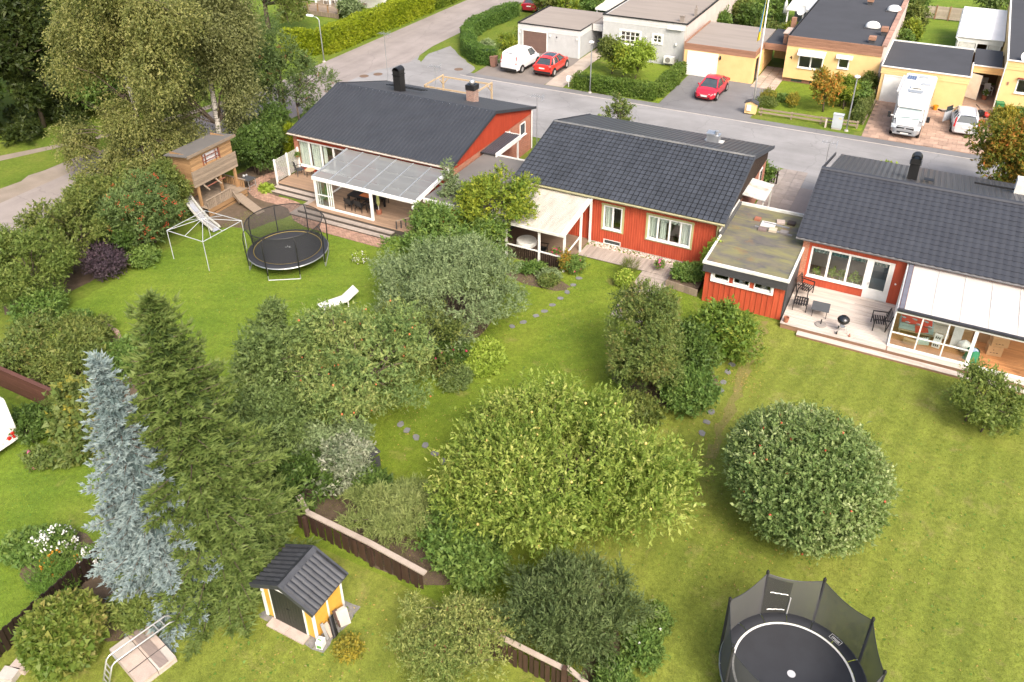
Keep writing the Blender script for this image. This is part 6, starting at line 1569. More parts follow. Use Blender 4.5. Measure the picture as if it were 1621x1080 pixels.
bask_P,bask_N=crown_sample(g_,[(-36.8,39.3,1.62,.16,.16,.16,0)],60)
leaf_object('foliage',pot,*sprays(g_,bask_P,bask_N,5,.12,.09,.05),L_GREEN,world_off=(-36.8,39.35,1.6))
part('basket',MB().lathe([(.02,-.2),(.12,-.14),(.16,0)],10,(-36.8,39.3,1.6)),POTT,pot)
# --- round the porch of the middle house
for(lb,u,v,rx,ry,h,mt,nmf)in(
 ('low clipped green plants under the porch railing',-17.4,35.2,1.0,.5,.6,L_GREEN,None),
 ('silver lavender clump below the porch corner post',-16.2,35.0,.6,.5,.5,L_SILVER,None),
 ('green shrub with red leaves at the porch corner',-15.2,36.3,.7,.6,1.0,L_GREEN,(10,.05,FLR,'flowers',.06)),
 ('dark red-leaved low perennials in the porch bed',-15.9,34.5,.6,.5,.5,L_BRONZE,None)):
 plant('border_plant',lb,'plant',(u,v),[E(u,v,rx,ry,h)],420,6,.2,.11,.055,mt,trunk=0,fruits=[nmf]if nmf else None)
plant('climbing_vine','thin autumn-coloured vine climbing the porch corner post','plant',(-15.68,36.0),[E(-15.68,36.0,.22,.2,1.6)],160,5,.2,.10,.07,L_ROWANO,trunk=.02,nlimb=4)
plant('potted_flowers','magenta geraniums on the porch railing','plant',(-16.3,36.2),[E(-16.3,36.2,.3,.15,.3,.95)],80,5,.12,.08,.06,L_GREEN,trunk=0,fruits=[(26,.045,FLR,'flowers',.06)])
plant('hydrangea','lime-yellow hydrangea beside the boardwalk ramp','plant',(-12.3,36.2),[E(-12.3,36.2,.5,.5,.9)],500,6,.18,.11,.07,L_LIME,trunk=0,fruits=[(20,.05,surf('lime_bloom',(.50,.52,.10),(.42,.46,.08),9,.7),'flowers',.05,5,.07)])
plant('border_plant','tall thin-stemmed grasses beside the lime hydrangea','plant',(-12.4,37.3),[E(-12.4,37.3,.4,.4,1.0)],160,5,.3,.3,.012,L_OLIVE,up=1.5,trunk=0,spread=.3)
plant('raised_bed_plants','strawberry-like greens filling the timber raised bed','plant',(-9.4,38.0),[E(-9.4,38.0,1.0,.75,.7,.3)],900,6,.2,.13,.08,L_GREEN,trunk=0)
plant('climbing_vine','yellow-green vine climbing the garage wall by the downpipe','plant',(-8.35,38.2),[E(-8.35,38.2,.35,.9,1.2,.9),E(-8.3,39.1,.25,.5,.8,1.6)],420,5,.22,.12,.09,L_LIME,trunk=.02,nlimb=4)
plant('potted_flowers','pot of pink flowers on the boardwalk','plant',(-11.1,38.4),[E(-11.1,38.4,.3,.3,.4,.3)],120,5,.12,.08,.05,L_GREEN,trunk=0,fruits=[(22,.045,FLP,'flowers',.06)])
rb_=thing('raised_bed','low timber raised bed against the red wall corner','planter',(-9.4,38.0,0))
for k in range(12):part('plank',MB().box(-10.3+k*.15,-10.3+k*.15+.14,37.1-.02*k,37.16-.02*k,0,.42),WOODG,rb_)
part('soil',MB().box(-10.28,-8.55,37.12,38.8,.0,.36),SOIL,rb_)

gp_=np.random.default_rng(8)
for(hs,y_,z_,xs_)in WIN_PLANTS:
 for(x_,r_)in xs_:
  q_,n_=crown_sample(gp_,[(x_,y_,z_+r_*.9,r_*.6,r_*.4,r_,0)],45)
  o_=leaf_object('window_plant',hs,*sprays(gp_,q_,n_,5,.14,.12,.06),L_LIME,world_off=hs.location);pp=MB();pp.lathe([(0,0),(.07,0),(.09,.14),(0,.14)],10,(x_,y_,z_));part('plant_pot',pp,WHITE if r_>.3 else POTT,o_,local=True)
  o_.children[0].data.transform(Matrix.Translation(-hs.location))
# --- conifers
def spruce(name,label,base,Hh,Rb,mat,seed,lev=.42,nb=9,sl=.17,sw=.055,droopk=.25,power=.85,low=.3,step=.23,stub=0.0):
 """whorls of boughs; along each bough fans of needle shoots"""
 g=np.random.default_rng(seed);root=thing(name,label,'tree',(base[0],base[1],0))
 mb=MB();mb.tube([(base[0],base[1],-.05),(base[0],base[1],Hh*.5),(base[0],base[1],Hh)],[.17,.10,.012],8)
 T0=[];TD=[];TS=[];TT=[]
 z=low
 while z<Hh-.1:
  t=z/Hh;R=Rb*(1-t)**power+.14
  n=max(4,int(nb*(.5+.7*(1-t))));a0=g.uniform(0,6.3)
  for k in range(n):
   a=a0+2*PI*k/n+g.uniform(-.3,.3);r=R*g.uniform(.6,1.18)
   o=np.array([math.cos(a),math.sin(a),0.0]);s=np.array([-math.sin(a),math.cos(a),0.0])
   zz=z+g.uniform(-.25,.25);rise=.6*(t-.35)+.12
   def axis(q):return np.array([base[0],base[1],zz])+o*r*q+np.array([0,0,r*(rise*q-droopk*q*q+.18*q**4)])
   mb.tube([tuple(axis(0)),tuple(axis(.5)),tuple(axis(.92))],[.03,.018,.006],4,False)
   m=max(2,int(r*.85/step))
   for j in range(m+1):
    q=1-.85*j/max(m,1)*g.uniform(.93,1.05);p=axis(q);tang=axis(min(1.0,q+.05))-axis(q-.05);tang/=np.linalg.norm(tang)
    w=r*.30*(1-q)**.7+.06;b0=g.random()
    for sd_ in((-1,1,0)if j else(0,)):
     for wi in range(1 if sd_==0 else max(1,int(w/(step*.8)))):
      off=w*(wi+.6+g.uniform(-.2,.2))/max(1,int(w/(step*.8)))
      sdir=tang if sd_==0 else s*sd_*.8+tang*.65+np.array([0,0,-.15])
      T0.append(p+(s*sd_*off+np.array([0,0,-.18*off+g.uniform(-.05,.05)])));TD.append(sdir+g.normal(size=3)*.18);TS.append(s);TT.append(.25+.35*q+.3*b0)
  z+=lev*(1.0-.35*t)
 for k in range(6):T0.append(np.array([base[0],base[1],Hh-.45+k*.09]));TD.append(np.array([g.normal()*.3,g.normal()*.3,1.0]));TS.append(np.array([1.0,0,0]));TT.append(.9)
 T0=np.array(T0);TD=unit(np.array(TD));TS=np.array(TS);TT=np.array(TT);TU=unit(np.cross(TD,unit(TS-TD*(TS*TD).sum(1,keepdims=True))));TU*=np.sign(TU[:,2:3]+1e-6);TL=unit(np.cross(TU,TD))
 P=[];D=[];N=[];L=[];T=[]
 for(fa,la,ua,ln,bk_)in((1,0,.25,1.25,0),(.8,.55,.15,1,.25),(.8,-.55,.15,1,.25),(.45,.85,.1,.8,.55),(.45,-.85,.1,.8,.55),(.6,.3,.65,.8,.3),(.6,-.3,.65,.8,.35),(.7,.1,-.5,.8,.3)):
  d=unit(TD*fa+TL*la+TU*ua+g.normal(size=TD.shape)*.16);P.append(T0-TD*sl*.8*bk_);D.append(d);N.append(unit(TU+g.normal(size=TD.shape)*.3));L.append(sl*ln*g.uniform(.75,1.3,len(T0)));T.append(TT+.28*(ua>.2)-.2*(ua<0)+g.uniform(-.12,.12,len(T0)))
 P=np.concatenate(P);D=np.concatenate(D);N=np.concatenate(N);L=np.concatenate(L);T=np.concatenate(T);P[:,2]=np.maximum(P[:,2],.05)
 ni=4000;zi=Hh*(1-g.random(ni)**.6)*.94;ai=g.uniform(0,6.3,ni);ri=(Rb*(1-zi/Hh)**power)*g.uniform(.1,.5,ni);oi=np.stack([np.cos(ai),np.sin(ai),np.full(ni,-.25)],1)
 P=np.concatenate([P,np.stack([base[0]+oi[:,0]*ri,base[1]+oi[:,1]*ri,np.maximum(zi,.1)],1)]);D=np.concatenate([D,unit(oi+g.normal(size=(ni,3))*.3)]);N=np.concatenate([N,unit(g.normal(size=(ni,3))*.5+np.array([0,0,1.0]))]);L=np.concatenate([L,sl*1.7*g.uniform(.7,1.3,ni)]);T=np.concatenate([T,g.uniform(0,.35,ni)])  # darkest tints on the inner shoots: shade inside the crown put into colour
 W=sw*g.uniform(.8,1.25,len(P));W[-ni:]*=1.8;N2=unit(np.cross(D,N))
 part('trunk',mb,BARK,root,smooth=True)
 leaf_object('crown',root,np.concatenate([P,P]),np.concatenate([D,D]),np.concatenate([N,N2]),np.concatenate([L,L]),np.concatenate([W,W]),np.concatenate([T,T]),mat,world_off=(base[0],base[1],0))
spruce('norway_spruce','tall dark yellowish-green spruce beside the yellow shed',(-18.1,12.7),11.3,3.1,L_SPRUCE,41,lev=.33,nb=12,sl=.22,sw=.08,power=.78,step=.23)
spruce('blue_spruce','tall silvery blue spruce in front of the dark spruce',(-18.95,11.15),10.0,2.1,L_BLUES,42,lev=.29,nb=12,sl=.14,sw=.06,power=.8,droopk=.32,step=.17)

# --- birches by the treehouse
def birch(label,base,Hh,ells,mat,seed,twigs,lean=(0,0),name='birch_tree'):
 SEED[0]=seed;g=np.random.default_rng(seed)
 root=thing(name,label,'tree',(base[0],base[1],0));mb=MB();lb2=MB()
 tp=[Vector((base[0]+lean[0]*q+.25*math.sin(q*5),base[1]+lean[1]*q,Hh*q))for q in(0,.2,.4,.6,.8,1)]
 mb.tube(tp,[.26,.2,.16,.12,.07,.02],8)
 for e in ells:
  for k in range(5):
   d=rand_dirs(g,1)[0];q=Vector((e[0]+d[0]*e[3]*.8,e[1]+d[1]*e[4]*.8,e[2]+abs(d[2])*e[5]*.6));s=min(tp,key=lambda p:abs(p.z-(q.z-1.6)))
   m=s.lerp(q,.55)+Vector((0,0,.6));lb2.tube([s,m,q],[.06,.03,.008],5)
 part('limbs',lb2,BARK,root,smooth=True);part('trunk',mb,BIRCHB,root,smooth=True)
 P,N=crown_sample(g,ells,twigs,.35,.3,-.9,.3,1.1)
 # hanging twigs
 nl=11;n=len(P);t=(np.arange(nl)+.5)/nl;tl=g.uniform(.5,1.25,n)
 drift=unit(N*.55+np.array([0,0,-.55])+g.normal(size=(n,3))*.25)
 B=P[:,None,:]+drift[:,None,:]*t[None,:,None]*tl[:,None,None];B[:,:,2]-=.45*(t[None,:]**2)*tl[:,None]
 B=B.reshape(-1,3)+g.normal(size=(n*nl,3))*.05
 dd=unit(np.repeat(drift,nl,0)*.6+g.normal(size=(n*nl,3))*.7+np.array([0,0,-.4]));nn=unit(np.repeat(N,nl,0)*.6+g.normal(size=(n*nl,3))*.6+np.array([0,0,.3]))
 m=n*nl;tt=np.repeat(g.random(n),nl)*.6+g.random(m)*.4
 B[:,2]=np.maximum(B[:,2],.1)
 leaf_object('crown',root,B,dd,nn,.165*g.uniform(.7,1.3,m),.095*g.uniform(.7,1.2,m),tt,mat,world_off=(base[0],base[1],0))
def PE(px,py,depth_v,rx,ry,rz,rot=.48):
 """ellipsoid centred on the sight line of a photo pixel at distance y = depth_v"""
 a,b=(px-CX)/FPX,-(py-CY)/FPX
 w=[CAM_R[i]*a+CAM_U[i]*b+CAM_F[i]for i in range(3)];t=depth_v/w[1]
 return(w[0]*t,depth_v,24+w[2]*t,rx,ry,rz,rot)
birch('big olive-yellow weeping birch left of the treehouse',(-44.6,33.4),14.5,[PE(160,30,33,2.7,2.6,2.4),PE(135,90,33,1.7,2.0,1.5),PE(185,120,33,2.3,2.6,2.0),PE(150,165,33.5,1.5,2.0,1.4),PE(215,185,33,2.0,2.2,1.7),PE(245,90,33.5,1.9,2.2,1.9),PE(250,25,34,2.2,2.4,2.0),PE(195,245,32.5,1.8,1.7,1.4),PE(265,225,33.5,1.3,1.5,1.2),PE(175,-40,33,2.4,2.4,1.8),PE(110,40,33.5,1.6,1.8,1.5),PE(120,215,33,1.2,1.5,1.2),PE(165,275,31.5,1.5,1.4,1.0),PE(240,262,31.6,1.3,1.2,1.0)],L_BIRCH,301,9500,lean=(.5,.2))
birch('brownish weeping birch with pale trunk rising behind the treehouse',(-43.0,38.4),15.0,[PE(330,20,38.5,2.4,2.4,2.2),PE(345,85,38.6,1.9,2.0,1.8),PE(290,60,38.2,1.7,1.9,2.0),PE(375,140,39.3,1.0,1.2,1.6),PE(280,140,37.6,1.5,1.6,1.7),PE(365,50,39,1.5,1.6,1.8),PE(290,200,36.8,1.2,1.3,1.3),PE(370,180,39.5,.7,.9,1.3),PE(330,-40,38.5,2.4,2.2,1.8)],L_BIRCH2,302,7000,lean=(.3,.3))
# rowans between birch and the ribbed roof
for(lb,base,els,sd_,tw)in(
 ('multi-stemmed rowan with red berries in front of the side road',(-44.6,46.4),[PE(415,100,46,2.0,2.2,1.6),PE(455,110,46.6,1.6,1.8,1.4),PE(390,75,45.5,1.8,2,1.4),PE(430,150,46.4,1.8,1.6,1.0),PE(400,130,45.8,1.6,1.6,1.3),PE(445,75,47,1.9,1.8,1.4),PE(478,100,47,1.3,1.4,1.1),PE(400,35,45,1.8,1.8,1.5),PE(375,110,44.5,1.4,1.5,1.4)],1,5600),
 ('slender rowan with thin foliage beside the ribbed roof corner',(-42.6,46.6),[PE(507,128,47.2,1.3,1.2,1.0),PE(497,170,46.8,1.1,1.0,.8),PE(478,140,46.8,1.0,1.0,.9)],2,800)):
 plant('rowan_tree',lb,'tree',base,els,tw,7,.34,.15,.055,L_ROWANB,gap=.3,trunk=.08,stems=4 if sd_==1 else 2,nlimb=14,fork=.55,fruits=[(60 if sd_==1 else 10,.035,surf('faded_berry',(.38,.12,.06),(.3,.1,.05),20,.5),'berries',.08,8,.08)],low=-.9,inner=.1)
plant('garden_tree','dark-leaved broad tree on the cottage lawn beyond the hedge','tree',(-62.9,65.8),[(-62.5,66,5.0,3.4,3.0,1.6,0),(-59.5,66.5,4.2,2.2,2,1.2,0),(-65.5,66,4.5,2.0,2,1.4,0),(-59.0,65.6,2.4,1.8,1.5,1.0,0)],2600,7,.4,.22,.10,L_OLIVE,gap=.3,trunk=.3,nlimb=12,fork=.55,low=-.7)
# --- woodland on the left
gw=random.Random(17)
wood=[]
for i,(u,v,h,r,mt,lb)in enumerate((
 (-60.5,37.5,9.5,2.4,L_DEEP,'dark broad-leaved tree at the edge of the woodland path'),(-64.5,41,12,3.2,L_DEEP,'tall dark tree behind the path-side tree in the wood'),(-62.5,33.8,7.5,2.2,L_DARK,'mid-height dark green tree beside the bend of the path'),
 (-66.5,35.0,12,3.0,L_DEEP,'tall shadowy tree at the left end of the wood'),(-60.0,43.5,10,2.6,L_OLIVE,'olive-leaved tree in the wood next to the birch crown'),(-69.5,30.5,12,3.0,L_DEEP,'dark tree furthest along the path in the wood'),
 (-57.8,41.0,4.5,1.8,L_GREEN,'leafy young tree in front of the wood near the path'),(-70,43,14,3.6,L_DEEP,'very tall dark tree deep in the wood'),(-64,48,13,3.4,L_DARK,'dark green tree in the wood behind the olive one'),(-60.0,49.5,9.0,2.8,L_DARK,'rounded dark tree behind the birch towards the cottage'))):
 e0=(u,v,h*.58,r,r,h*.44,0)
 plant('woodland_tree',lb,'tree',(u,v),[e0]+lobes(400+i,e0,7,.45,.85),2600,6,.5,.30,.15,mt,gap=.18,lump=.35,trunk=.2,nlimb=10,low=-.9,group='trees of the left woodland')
# woodland undergrowth reads as one mass
gu=np.random.default_rng(77)
und=[(-58.2-gu.uniform(0,10)*.6,33.5+gu.uniform(0,1)*14,.5,gu.uniform(.7,1.4),gu.uniform(.7,1.4),gu.uniform(.6,1.3),0)for _ in range(26)]
uo=bpy.data.objects.new('undergrowth_root',None)
Pu,Nu=crown_sample(gu,und,3600,.5,.3,-.3,.1)
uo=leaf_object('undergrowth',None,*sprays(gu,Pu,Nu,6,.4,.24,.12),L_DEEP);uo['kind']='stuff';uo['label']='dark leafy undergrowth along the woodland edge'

# --- hedges
def hedge(label,pts,w,h,mat,seed,dens=150,ll=.12,lw=.07,taper=.9,group=None):
 g=np.random.default_rng(seed);p0=pts[0]
 root=thing('hedge',label,'hedge',(p0[0],p0[1],0),0,group);core=MB();PP=[];NN=[]
 for a,b in zip(pts[:-1],pts[1:]):
  A=np.array([a[0],a[1],0.0]);B=np.array([b[0],b[1],0.0]);L=np.linalg.norm(B-A);d=(B-A)/L;s=np.array([-d[1],d[0],0])
  core.beam((a[0],a[1],h*.46),(b[0],b[1],h*.46),w*.72,h*.86)
  for face,area in(('l',L*h),('r',L*h),('t',L*w),('a',w*h),('b',w*h)):
   n=int(area*dens);q=g.random((n,2));ph=g.uniform(0,6,3)
   bump=.10*np.sin(q[:,0]*L*1.3+ph[0])+.06*np.sin(q[:,0]*L*3.1+q[:,1]*5+ph[1])+g.normal(size=n)*.035
   if face in 'lr':
    sg=1 if face=='l' else-1;hw=w/2*(1-(1-taper)*q[:,1])
    P=A+d*(q[:,0:1]*L)+s*(sg*(hw+bump*.8))[:,None]+np.array([0,0,1])*(q[:,1:2]*h);N=np.tile(s*sg,(n,1))
   elif face=='t':
    P=A+d*(q[:,0:1]*L)+s*((q[:,1:2]-.5)*w*taper)+np.array([0,0,1])*(h+bump*.8)[:,None];N=np.tile([0,0,1.0],(n,1))
   else:
    e=A if face=='a' else B;sg=-1 if face=='a' else 1
    P=e+d*(sg*(.02+bump))[:,None]+s*((q[:,0:1]-.5)*w)+np.array([0,0,1])*(q[:,1:2]*h);N=np.tile(d*sg,(n,1))
   PP.append(P);NN.append(N)
 P=np.concatenate(PP);N=np.concatenate(NN);P[:,2]=np.maximum(P[:,2],.03)
 part('branch_core',core,mat,root)
 leaf_object('foliage',root,*sprays(g,P,N,3,.10,ll*.9,lw,up=.3,rnd_=.5),mat,world_off=(p0[0],p0[1],0))
hedge('tall clipped yellow-green hedge along the side road',[(-52.9,62.2),(-52.6,80.5)],1.5,2.3,L_HEDGEY,1,90,.17,.10)
hedge('yellow-green hedge wing turning away from the side road corner',[(-53.4,61.9),(-57.0,61.4)],1.3,2.1,L_HEDGEY,2,90,.17,.10)
hedge('darker clipped hedge section further along the side road',[(-52.6,81.2),(-52.6,96)],1.5,2.2,leafmat('hedge_mid',[(.07,.12,.01),(.11,.165,.014),(.15,.205,.02),(.20,.24,.03)],.25),3,70,.18,.10)
hedge('dark clipped hedge curving round the street corner beside the van',[(-36.6,66.6),(-38.2,66.4),(-40.2,68.2),(-42.9,72.4),(-43.6,75.4),(-43.0,83.0)],1.3,1.45,L_HEDGED,4,130,.13,.07)
hedge('low clipped green hedge round the white house garden',[(-27.4,64.1),(-20.4,64.35)],1.1,1.2,leafmat('hedge_fresh',[(.05,.095,.015),(.08,.14,.02),(.115,.18,.03),(.155,.21,.045)],.2),5,150,.13,.07)
hedge('clipped green hedge running back beside the grey driveway',[(-20.35,64.9),(-20.35,71.2)],1.0,1.15,leafmat('hedge_fresh',[(.05,.095,.015)]),6,150,.13,.07)
hedge('narrow clipped hedge between yellow house garden and stone driveway',[(-4.75,66.1),(-4.75,71.6)],.95,.95,leafmat('hedge_grey',[(.07,.10,.025),(.10,.135,.035),(.135,.17,.045),(.18,.20,.06)],.2),7,150,.13,.06)
# --- gardens across the street
def stree(lb,u,v,r,h,zb,mat,tw,name='garden_tree',cat='tree',gap=.25,fruits=None,ll=.17,lw=.09,trunk=.07,stems=1):
 e0=(u,v,zb+h/2,r,r,h/2,0)
 return plant(name,lb,cat,(u,v),[e0]+lobes(SEED[0],e0,6,.45,.85),tw,6,.34,ll,lw,mat,gap=gap,lump=.3,trunk=trunk,stems=stems,nlimb=9,fruits=fruits)
stree('plum tree with dusky fruit in front of the barred window',-26.0,69.0,1.35,3.0,.4,L_OLIVE,900,fruits=[(40,.05,surf('plum',(.10,.03,.06),(.08,.02,.05),9,.4),'plums',.05)])
stree('bright yellow-green young tree in the white house garden',-23.4,67.8,1.6,2.9,.6,L_LIME,1200)
stree('second yellow-green tree beside the plum tree',-24.7,68.2,1.2,2.4,.5,L_YGREEN,800)
stree('young rowan with orange leaves on the yellow house lawn',-7.5,67.5,1.25,2.7,.7,L_ROWANO,900,gap=.3,fruits=[(40,.04,surf('orange_berry',(.65,.22,.04),(.55,.15,.03),9,.5),'berries',.06,6,.07)])
stree('yellow-green bush behind the orange rowan',-6.3,69.2,.95,2.5,0,L_YGREEN,800,'shrub','bush',.15,stems=3)
stree('dark green bush beside the street lamp garden hedge',-5.4,69.8,.8,2.1,0,L_GREEN,700,'shrub','bush',.15,stems=3)
stree('small ball-shaped bush on the yellow house wall',-5.0,73.2,.55,1.15,.5,L_OLIVE,500,'shrub','bush',.05,stems=1)
stree('large rowan turning orange-red at the street in front of the silver car',4.9,56.6,2.1,4.6,.7,leafmat('leaf_rowan_turning',[(.07,.13,.025),(.12,.18,.03),(.30,.22,.035),(.60,.15,.05)],.3),2600,gap=.2,trunk=.1,ll=.19,lw=.08)
stree('second orange-tinged rowan beside the large one',6.6,55.6,1.7,4.0,.6,L_ROWANO,1400,gap=.2,ll=.19,lw=.08)
stree('yellow flowering shrub beside the red lawnmower',5.2,69.8,.95,1.5,0,L_GOLD,700,'shrub','bush',.1,stems=3)
stree('green shrub below the end house window',6.6,70.5,1.1,1.6,0,L_GREEN,700,'shrub','bush',.1,stems=3)
stree('purple-leaved plum shrub showing above the slate tiled ridge',-20.0,54.2,1.3,3.4,0,L_BRONZE,420,'shrub','bush',.5,stems=3)
stree('light green shrub by the picket at the drive end',-8.9,52.6,.75,1.2,0,L_GREEN,400,'shrub','bush',.1,stems=3)
stree('thin pale shrub behind the back slope of the right red house',-1.4,54.0,.7,2.2,0,L_LIME,260,'shrub','bush',.4,stems=3)
for(lb,u,v,r,h)in(('goldenrod clump in the middle of the yellow house lawn',-9.9,67.3,.45,1.2),('goldenrod clump beside the flagpole',-12.0,68.2,.7,.9),('faded goldenrod behind the low rail',-11.7,66.6,.9,.8)):
 plant('goldenrod',lb,'plant',(u,v),[(u,v,h/2,r,r,h/2,0)],360,6,.28,.11,.04,L_GOLD if r<.8 else L_OLIVE,up=1.2,trunk=0)
plant('border_plant','low bright green plants by the slab walk','plant',(-11.0,68.6),[(-11.0,68.6,.25,.9,.6,.3,0)],360,6,.2,.14,.08,L_GREEN,trunk=0)
stree('yellow-green bush at the corner of the white garage',-38.0,71.6,.95,1.3,0,L_YGREEN,500,'shrub','bush',.1,stems=3)
stree('grey-green perennials inside the corner hedge',-39.0,69.6,.8,1.0,0,L_SILVER,400,'shrub','bush',.1,stems=3)
stree('yellow shrub inside the corner hedge',-37.9,75.0,.7,1.2,0,L_YGREEN,300,'shrub','bush',.1,stems=3)
for i,(lb,u,v,r,h,mt)in enumerate((('green tree with yellow tint behind the white garage',-36.5,82.5,1.6,3.4,L_YGREEN),('leafy green tree behind the white garage roof',-33.8,83.5,1.8,3.2,L_GREEN),('tree with orange leaves left of the white garage',-38.8,82.0,1.5,4.2,L_OLIVE),
 ('tall leafy tree behind the pinkish wall',-17.5,93.0,2.0,3.6,L_GREEN),('dark shrub behind the yellow garage roof',-18.6,88.5,1.3,2.4,L_DARK),('vine climbing the pinkish side wall',-20.3,84.5,.6,2.6,L_GREEN),('olive shrub near the pinkish wall end',-20.0,90.5,1.2,2.4,L_OLIVE),('reddish shrub behind the yellow garage roof',-16.3,86.5,1.2,1.6,L_BRONZE),('green shrub near the closed parasol',-14.2,87.0,.9,1.3,L_YGREEN),
 ('leafy climber along the capped parapet wall',-3.5,84.0,.8,2.6,L_GREEN),('yellowish climber on the parapet wall',-3.3,87.5,1.0,3.0,L_YGREEN),('dark green climber near the parapet end',-3.3,92.0,1.1,3.6,L_OLIVE),('light climber by the dark garage roof corner',-3.6,81.0,.7,2.0,L_LIME),('tall green tree at the end of the parapet',-3.9,97.0,1.3,4.6,L_GREEN),
 ('rounded grey-green willow beyond the panel fence',3.6,105.0,2.4,3.0,L_BLUEG),('tree beyond the cream patio roof',-31.0,95.0,2.4,4.5,L_DARK),('tree beyond the side road hedge end',-55.0,86.5,1.8,3.0,L_SILVER),('shrub beside the cottage veranda',-58.0,73.5,1.4,2.4,L_SILVER),('pink-flowering shrub under the dark-leaved tree',-65.5,64.0,1.4,1.4,L_GREEN))):
 stree(lb,u,v,r,h,0,mt,700,'shrub' if h<3 else 'garden_tree','bush' if h<3 else 'tree',.15,ll=.2,lw=.11,stems=3)

# --- standing grass on the near lawns
L_GRASS=leafmat('grass_blades',[(.139,.185,.025),(.188,.236,.030),(.242,.274,.048),(.327,.306,.110)],.3,.6)
L_GRASS2=leafmat('grass_blades_lush',[(.109,.198,.011),(.158,.255,.014),(.212,.300,.028),(.291,.319,.069)],.3,.6)
def grass(areas,dens,mat,seed):
 g=np.random.default_rng(seed);PP=[]
 for(x0,x1,y0,y1)in areas:
  n=int((x1-x0)*(y1-y0)*dens);PP.append(np.stack([g.uniform(x0,x1,n),g.uniform(y0,y1,n),np.full(n,.008)],1))
 P=np.concatenate(PP);n=len(P);d=unit(g.normal(size=(n,3))*.7+np.array([0,0,1.0]));d[:,2]=np.abs(d[:,2])
 f=sum(np.sin(P[:,:2]@(rand_dirs(g,1)[0,:2]*g.uniform(.8,4))+g.uniform(0,6))for _ in range(6))/6
 o=leaf_object('grass',None,P,unit(d),unit(g.normal(size=(n,3))),.055*g.uniform(.6,1.5,n),.016*g.uniform(.7,1.4,n),.45+.3*f+g.uniform(-.4,.45,n),mat)
 o['kind']='stuff';o['label']='short mown grass of the near lawns'
grass([(-7.6,7,14,36),(-17.5,-7.6,15.2,37.5),(-16.5,-5.2,9,13.8),(-21.5,-16.5,6,9.5)],230,L_GRASS,61)
grass([(-36.5,-22.2,19,34),(-31,-22.2,6,14.5)],230,L_GRASS2,62)

# --- fallen leaves and clover specks on the lawns
def litter(spots,mat,seed,name,lab,l=.07,w=.05):
 g=np.random.default_rng(seed);P=np.concatenate([np.stack([g.normal(x,r,n),g.normal(y,r,n),np.full(n,.03)],1)for x,y,r,n in spots]);n=len(P)
 d=g.normal(size=(n,3));d[:,2]*=.15;nn=g.normal(size=(n,3))*.25+np.array([0,0,1.0])
 o=leaf_object(name,None,P,unit(d),unit(nn),l*g.uniform(.6,1.4,n),w*g.uniform(.6,1.4,n),g.random(n),mat);o['kind']='stuff';o['label']=lab
litter([(-8.5,20,3.6,420),(-1,23,2.4,260),(-4.8,26,1.6,200),(-4.6,31,.5,160),(-17,21.5,1.8,160),(-12,11.5,2.2,220),(2,28,4.5,120),(-30,27,4,120),(-13,27,3,120)],leafmat('fallen_leaf',[(.20,.13,.05),(.32,.22,.06),(.42,.30,.08),(.30,.24,.12)],.1),71,'fallen_leaves','scattered fallen leaves on the lawns')
litter([(1,20,4,260),(3.5,27,3,200),(-14,11,1.6,160),(-11.5,31,2.6,160),(-27,25,4,260),(-27.5,10,2.4,200)],leafmat('clover_leaf',[(.06,.14,.02),(.09,.19,.03),(.14,.25,.05)],.2),72,'clover','dark clover patches in the lawns',.09,.07)

# ------------------------------------------------------------------ vehicles (local: x forward, y left)
def paint(name,c):return surf('paint_'+name,c,tuple(x*.92 for x in c),1.0,.28,fine=.02,spec=.6,coat=.6)
LAMPG=surf('headlamp',(.62,.66,.68),(.5,.54,.56),9,.1,spec=.9)
LAMPR=surf('tail_lamp',(.50,.02,.02),(.4,.015,.015),9,.2,spec=.8)
PLATE=surf('number_plate',(.70,.70,.68),(.62,.62,.6),30,.5)
def wheel(root,x,y,r=.32,w=.2):
 s=1 if y>0 else-1
 t=MB();t.lathe([(r*.62,-w/2),(r*.92,-w/2),(r,-w*.3),(r,w*.3),(r*.92,w/2),(r*.62,w/2)],20)
 o=part('wheel',t,TYRE,root,local=True,smooth=True);o.rotation_euler=(PI/2,0,0);o.location=(x,y-s*w*.35,r)
 d=MB();d.lathe([(0.01,w*.30),(r*.2,w*.36),(r*.62,w*.42),(r*.64,w*.3)],20);d.lathe([(r*.64,-w*.3),(r*.62,-w*.42),(r*.2,-w*.36),(0.01,-w*.30)],20)
 for k in range(5):
  a=2*PI*k/5;d.beam((r*.12*math.cos(a),r*.12*math.sin(a),w*.44*-s),(r*.58*math.cos(a),r*.58*math.sin(a),w*.44*-s),r*.14,.015)
 part('rim',d,ALU,o,local=True)
 return o
def loft(mb,rings,close=True):
 n=len(rings[0]);vs=[p for r in rings for p in r];fs=[]
 for i in range(len(rings)-1):
  for k in range(n-(0 if close else 1)):
   fs.append((i*n+k,i*n+(k+1)%n,(i+1)*n+(k+1)%n,(i+1)*n+k))
 if close:fs.append(tuple(range(n-1,-1,-1)));fs.append(tuple((len(rings)-1)*n+k for k in range(n)))
 mb.add(vs,fs);return mb
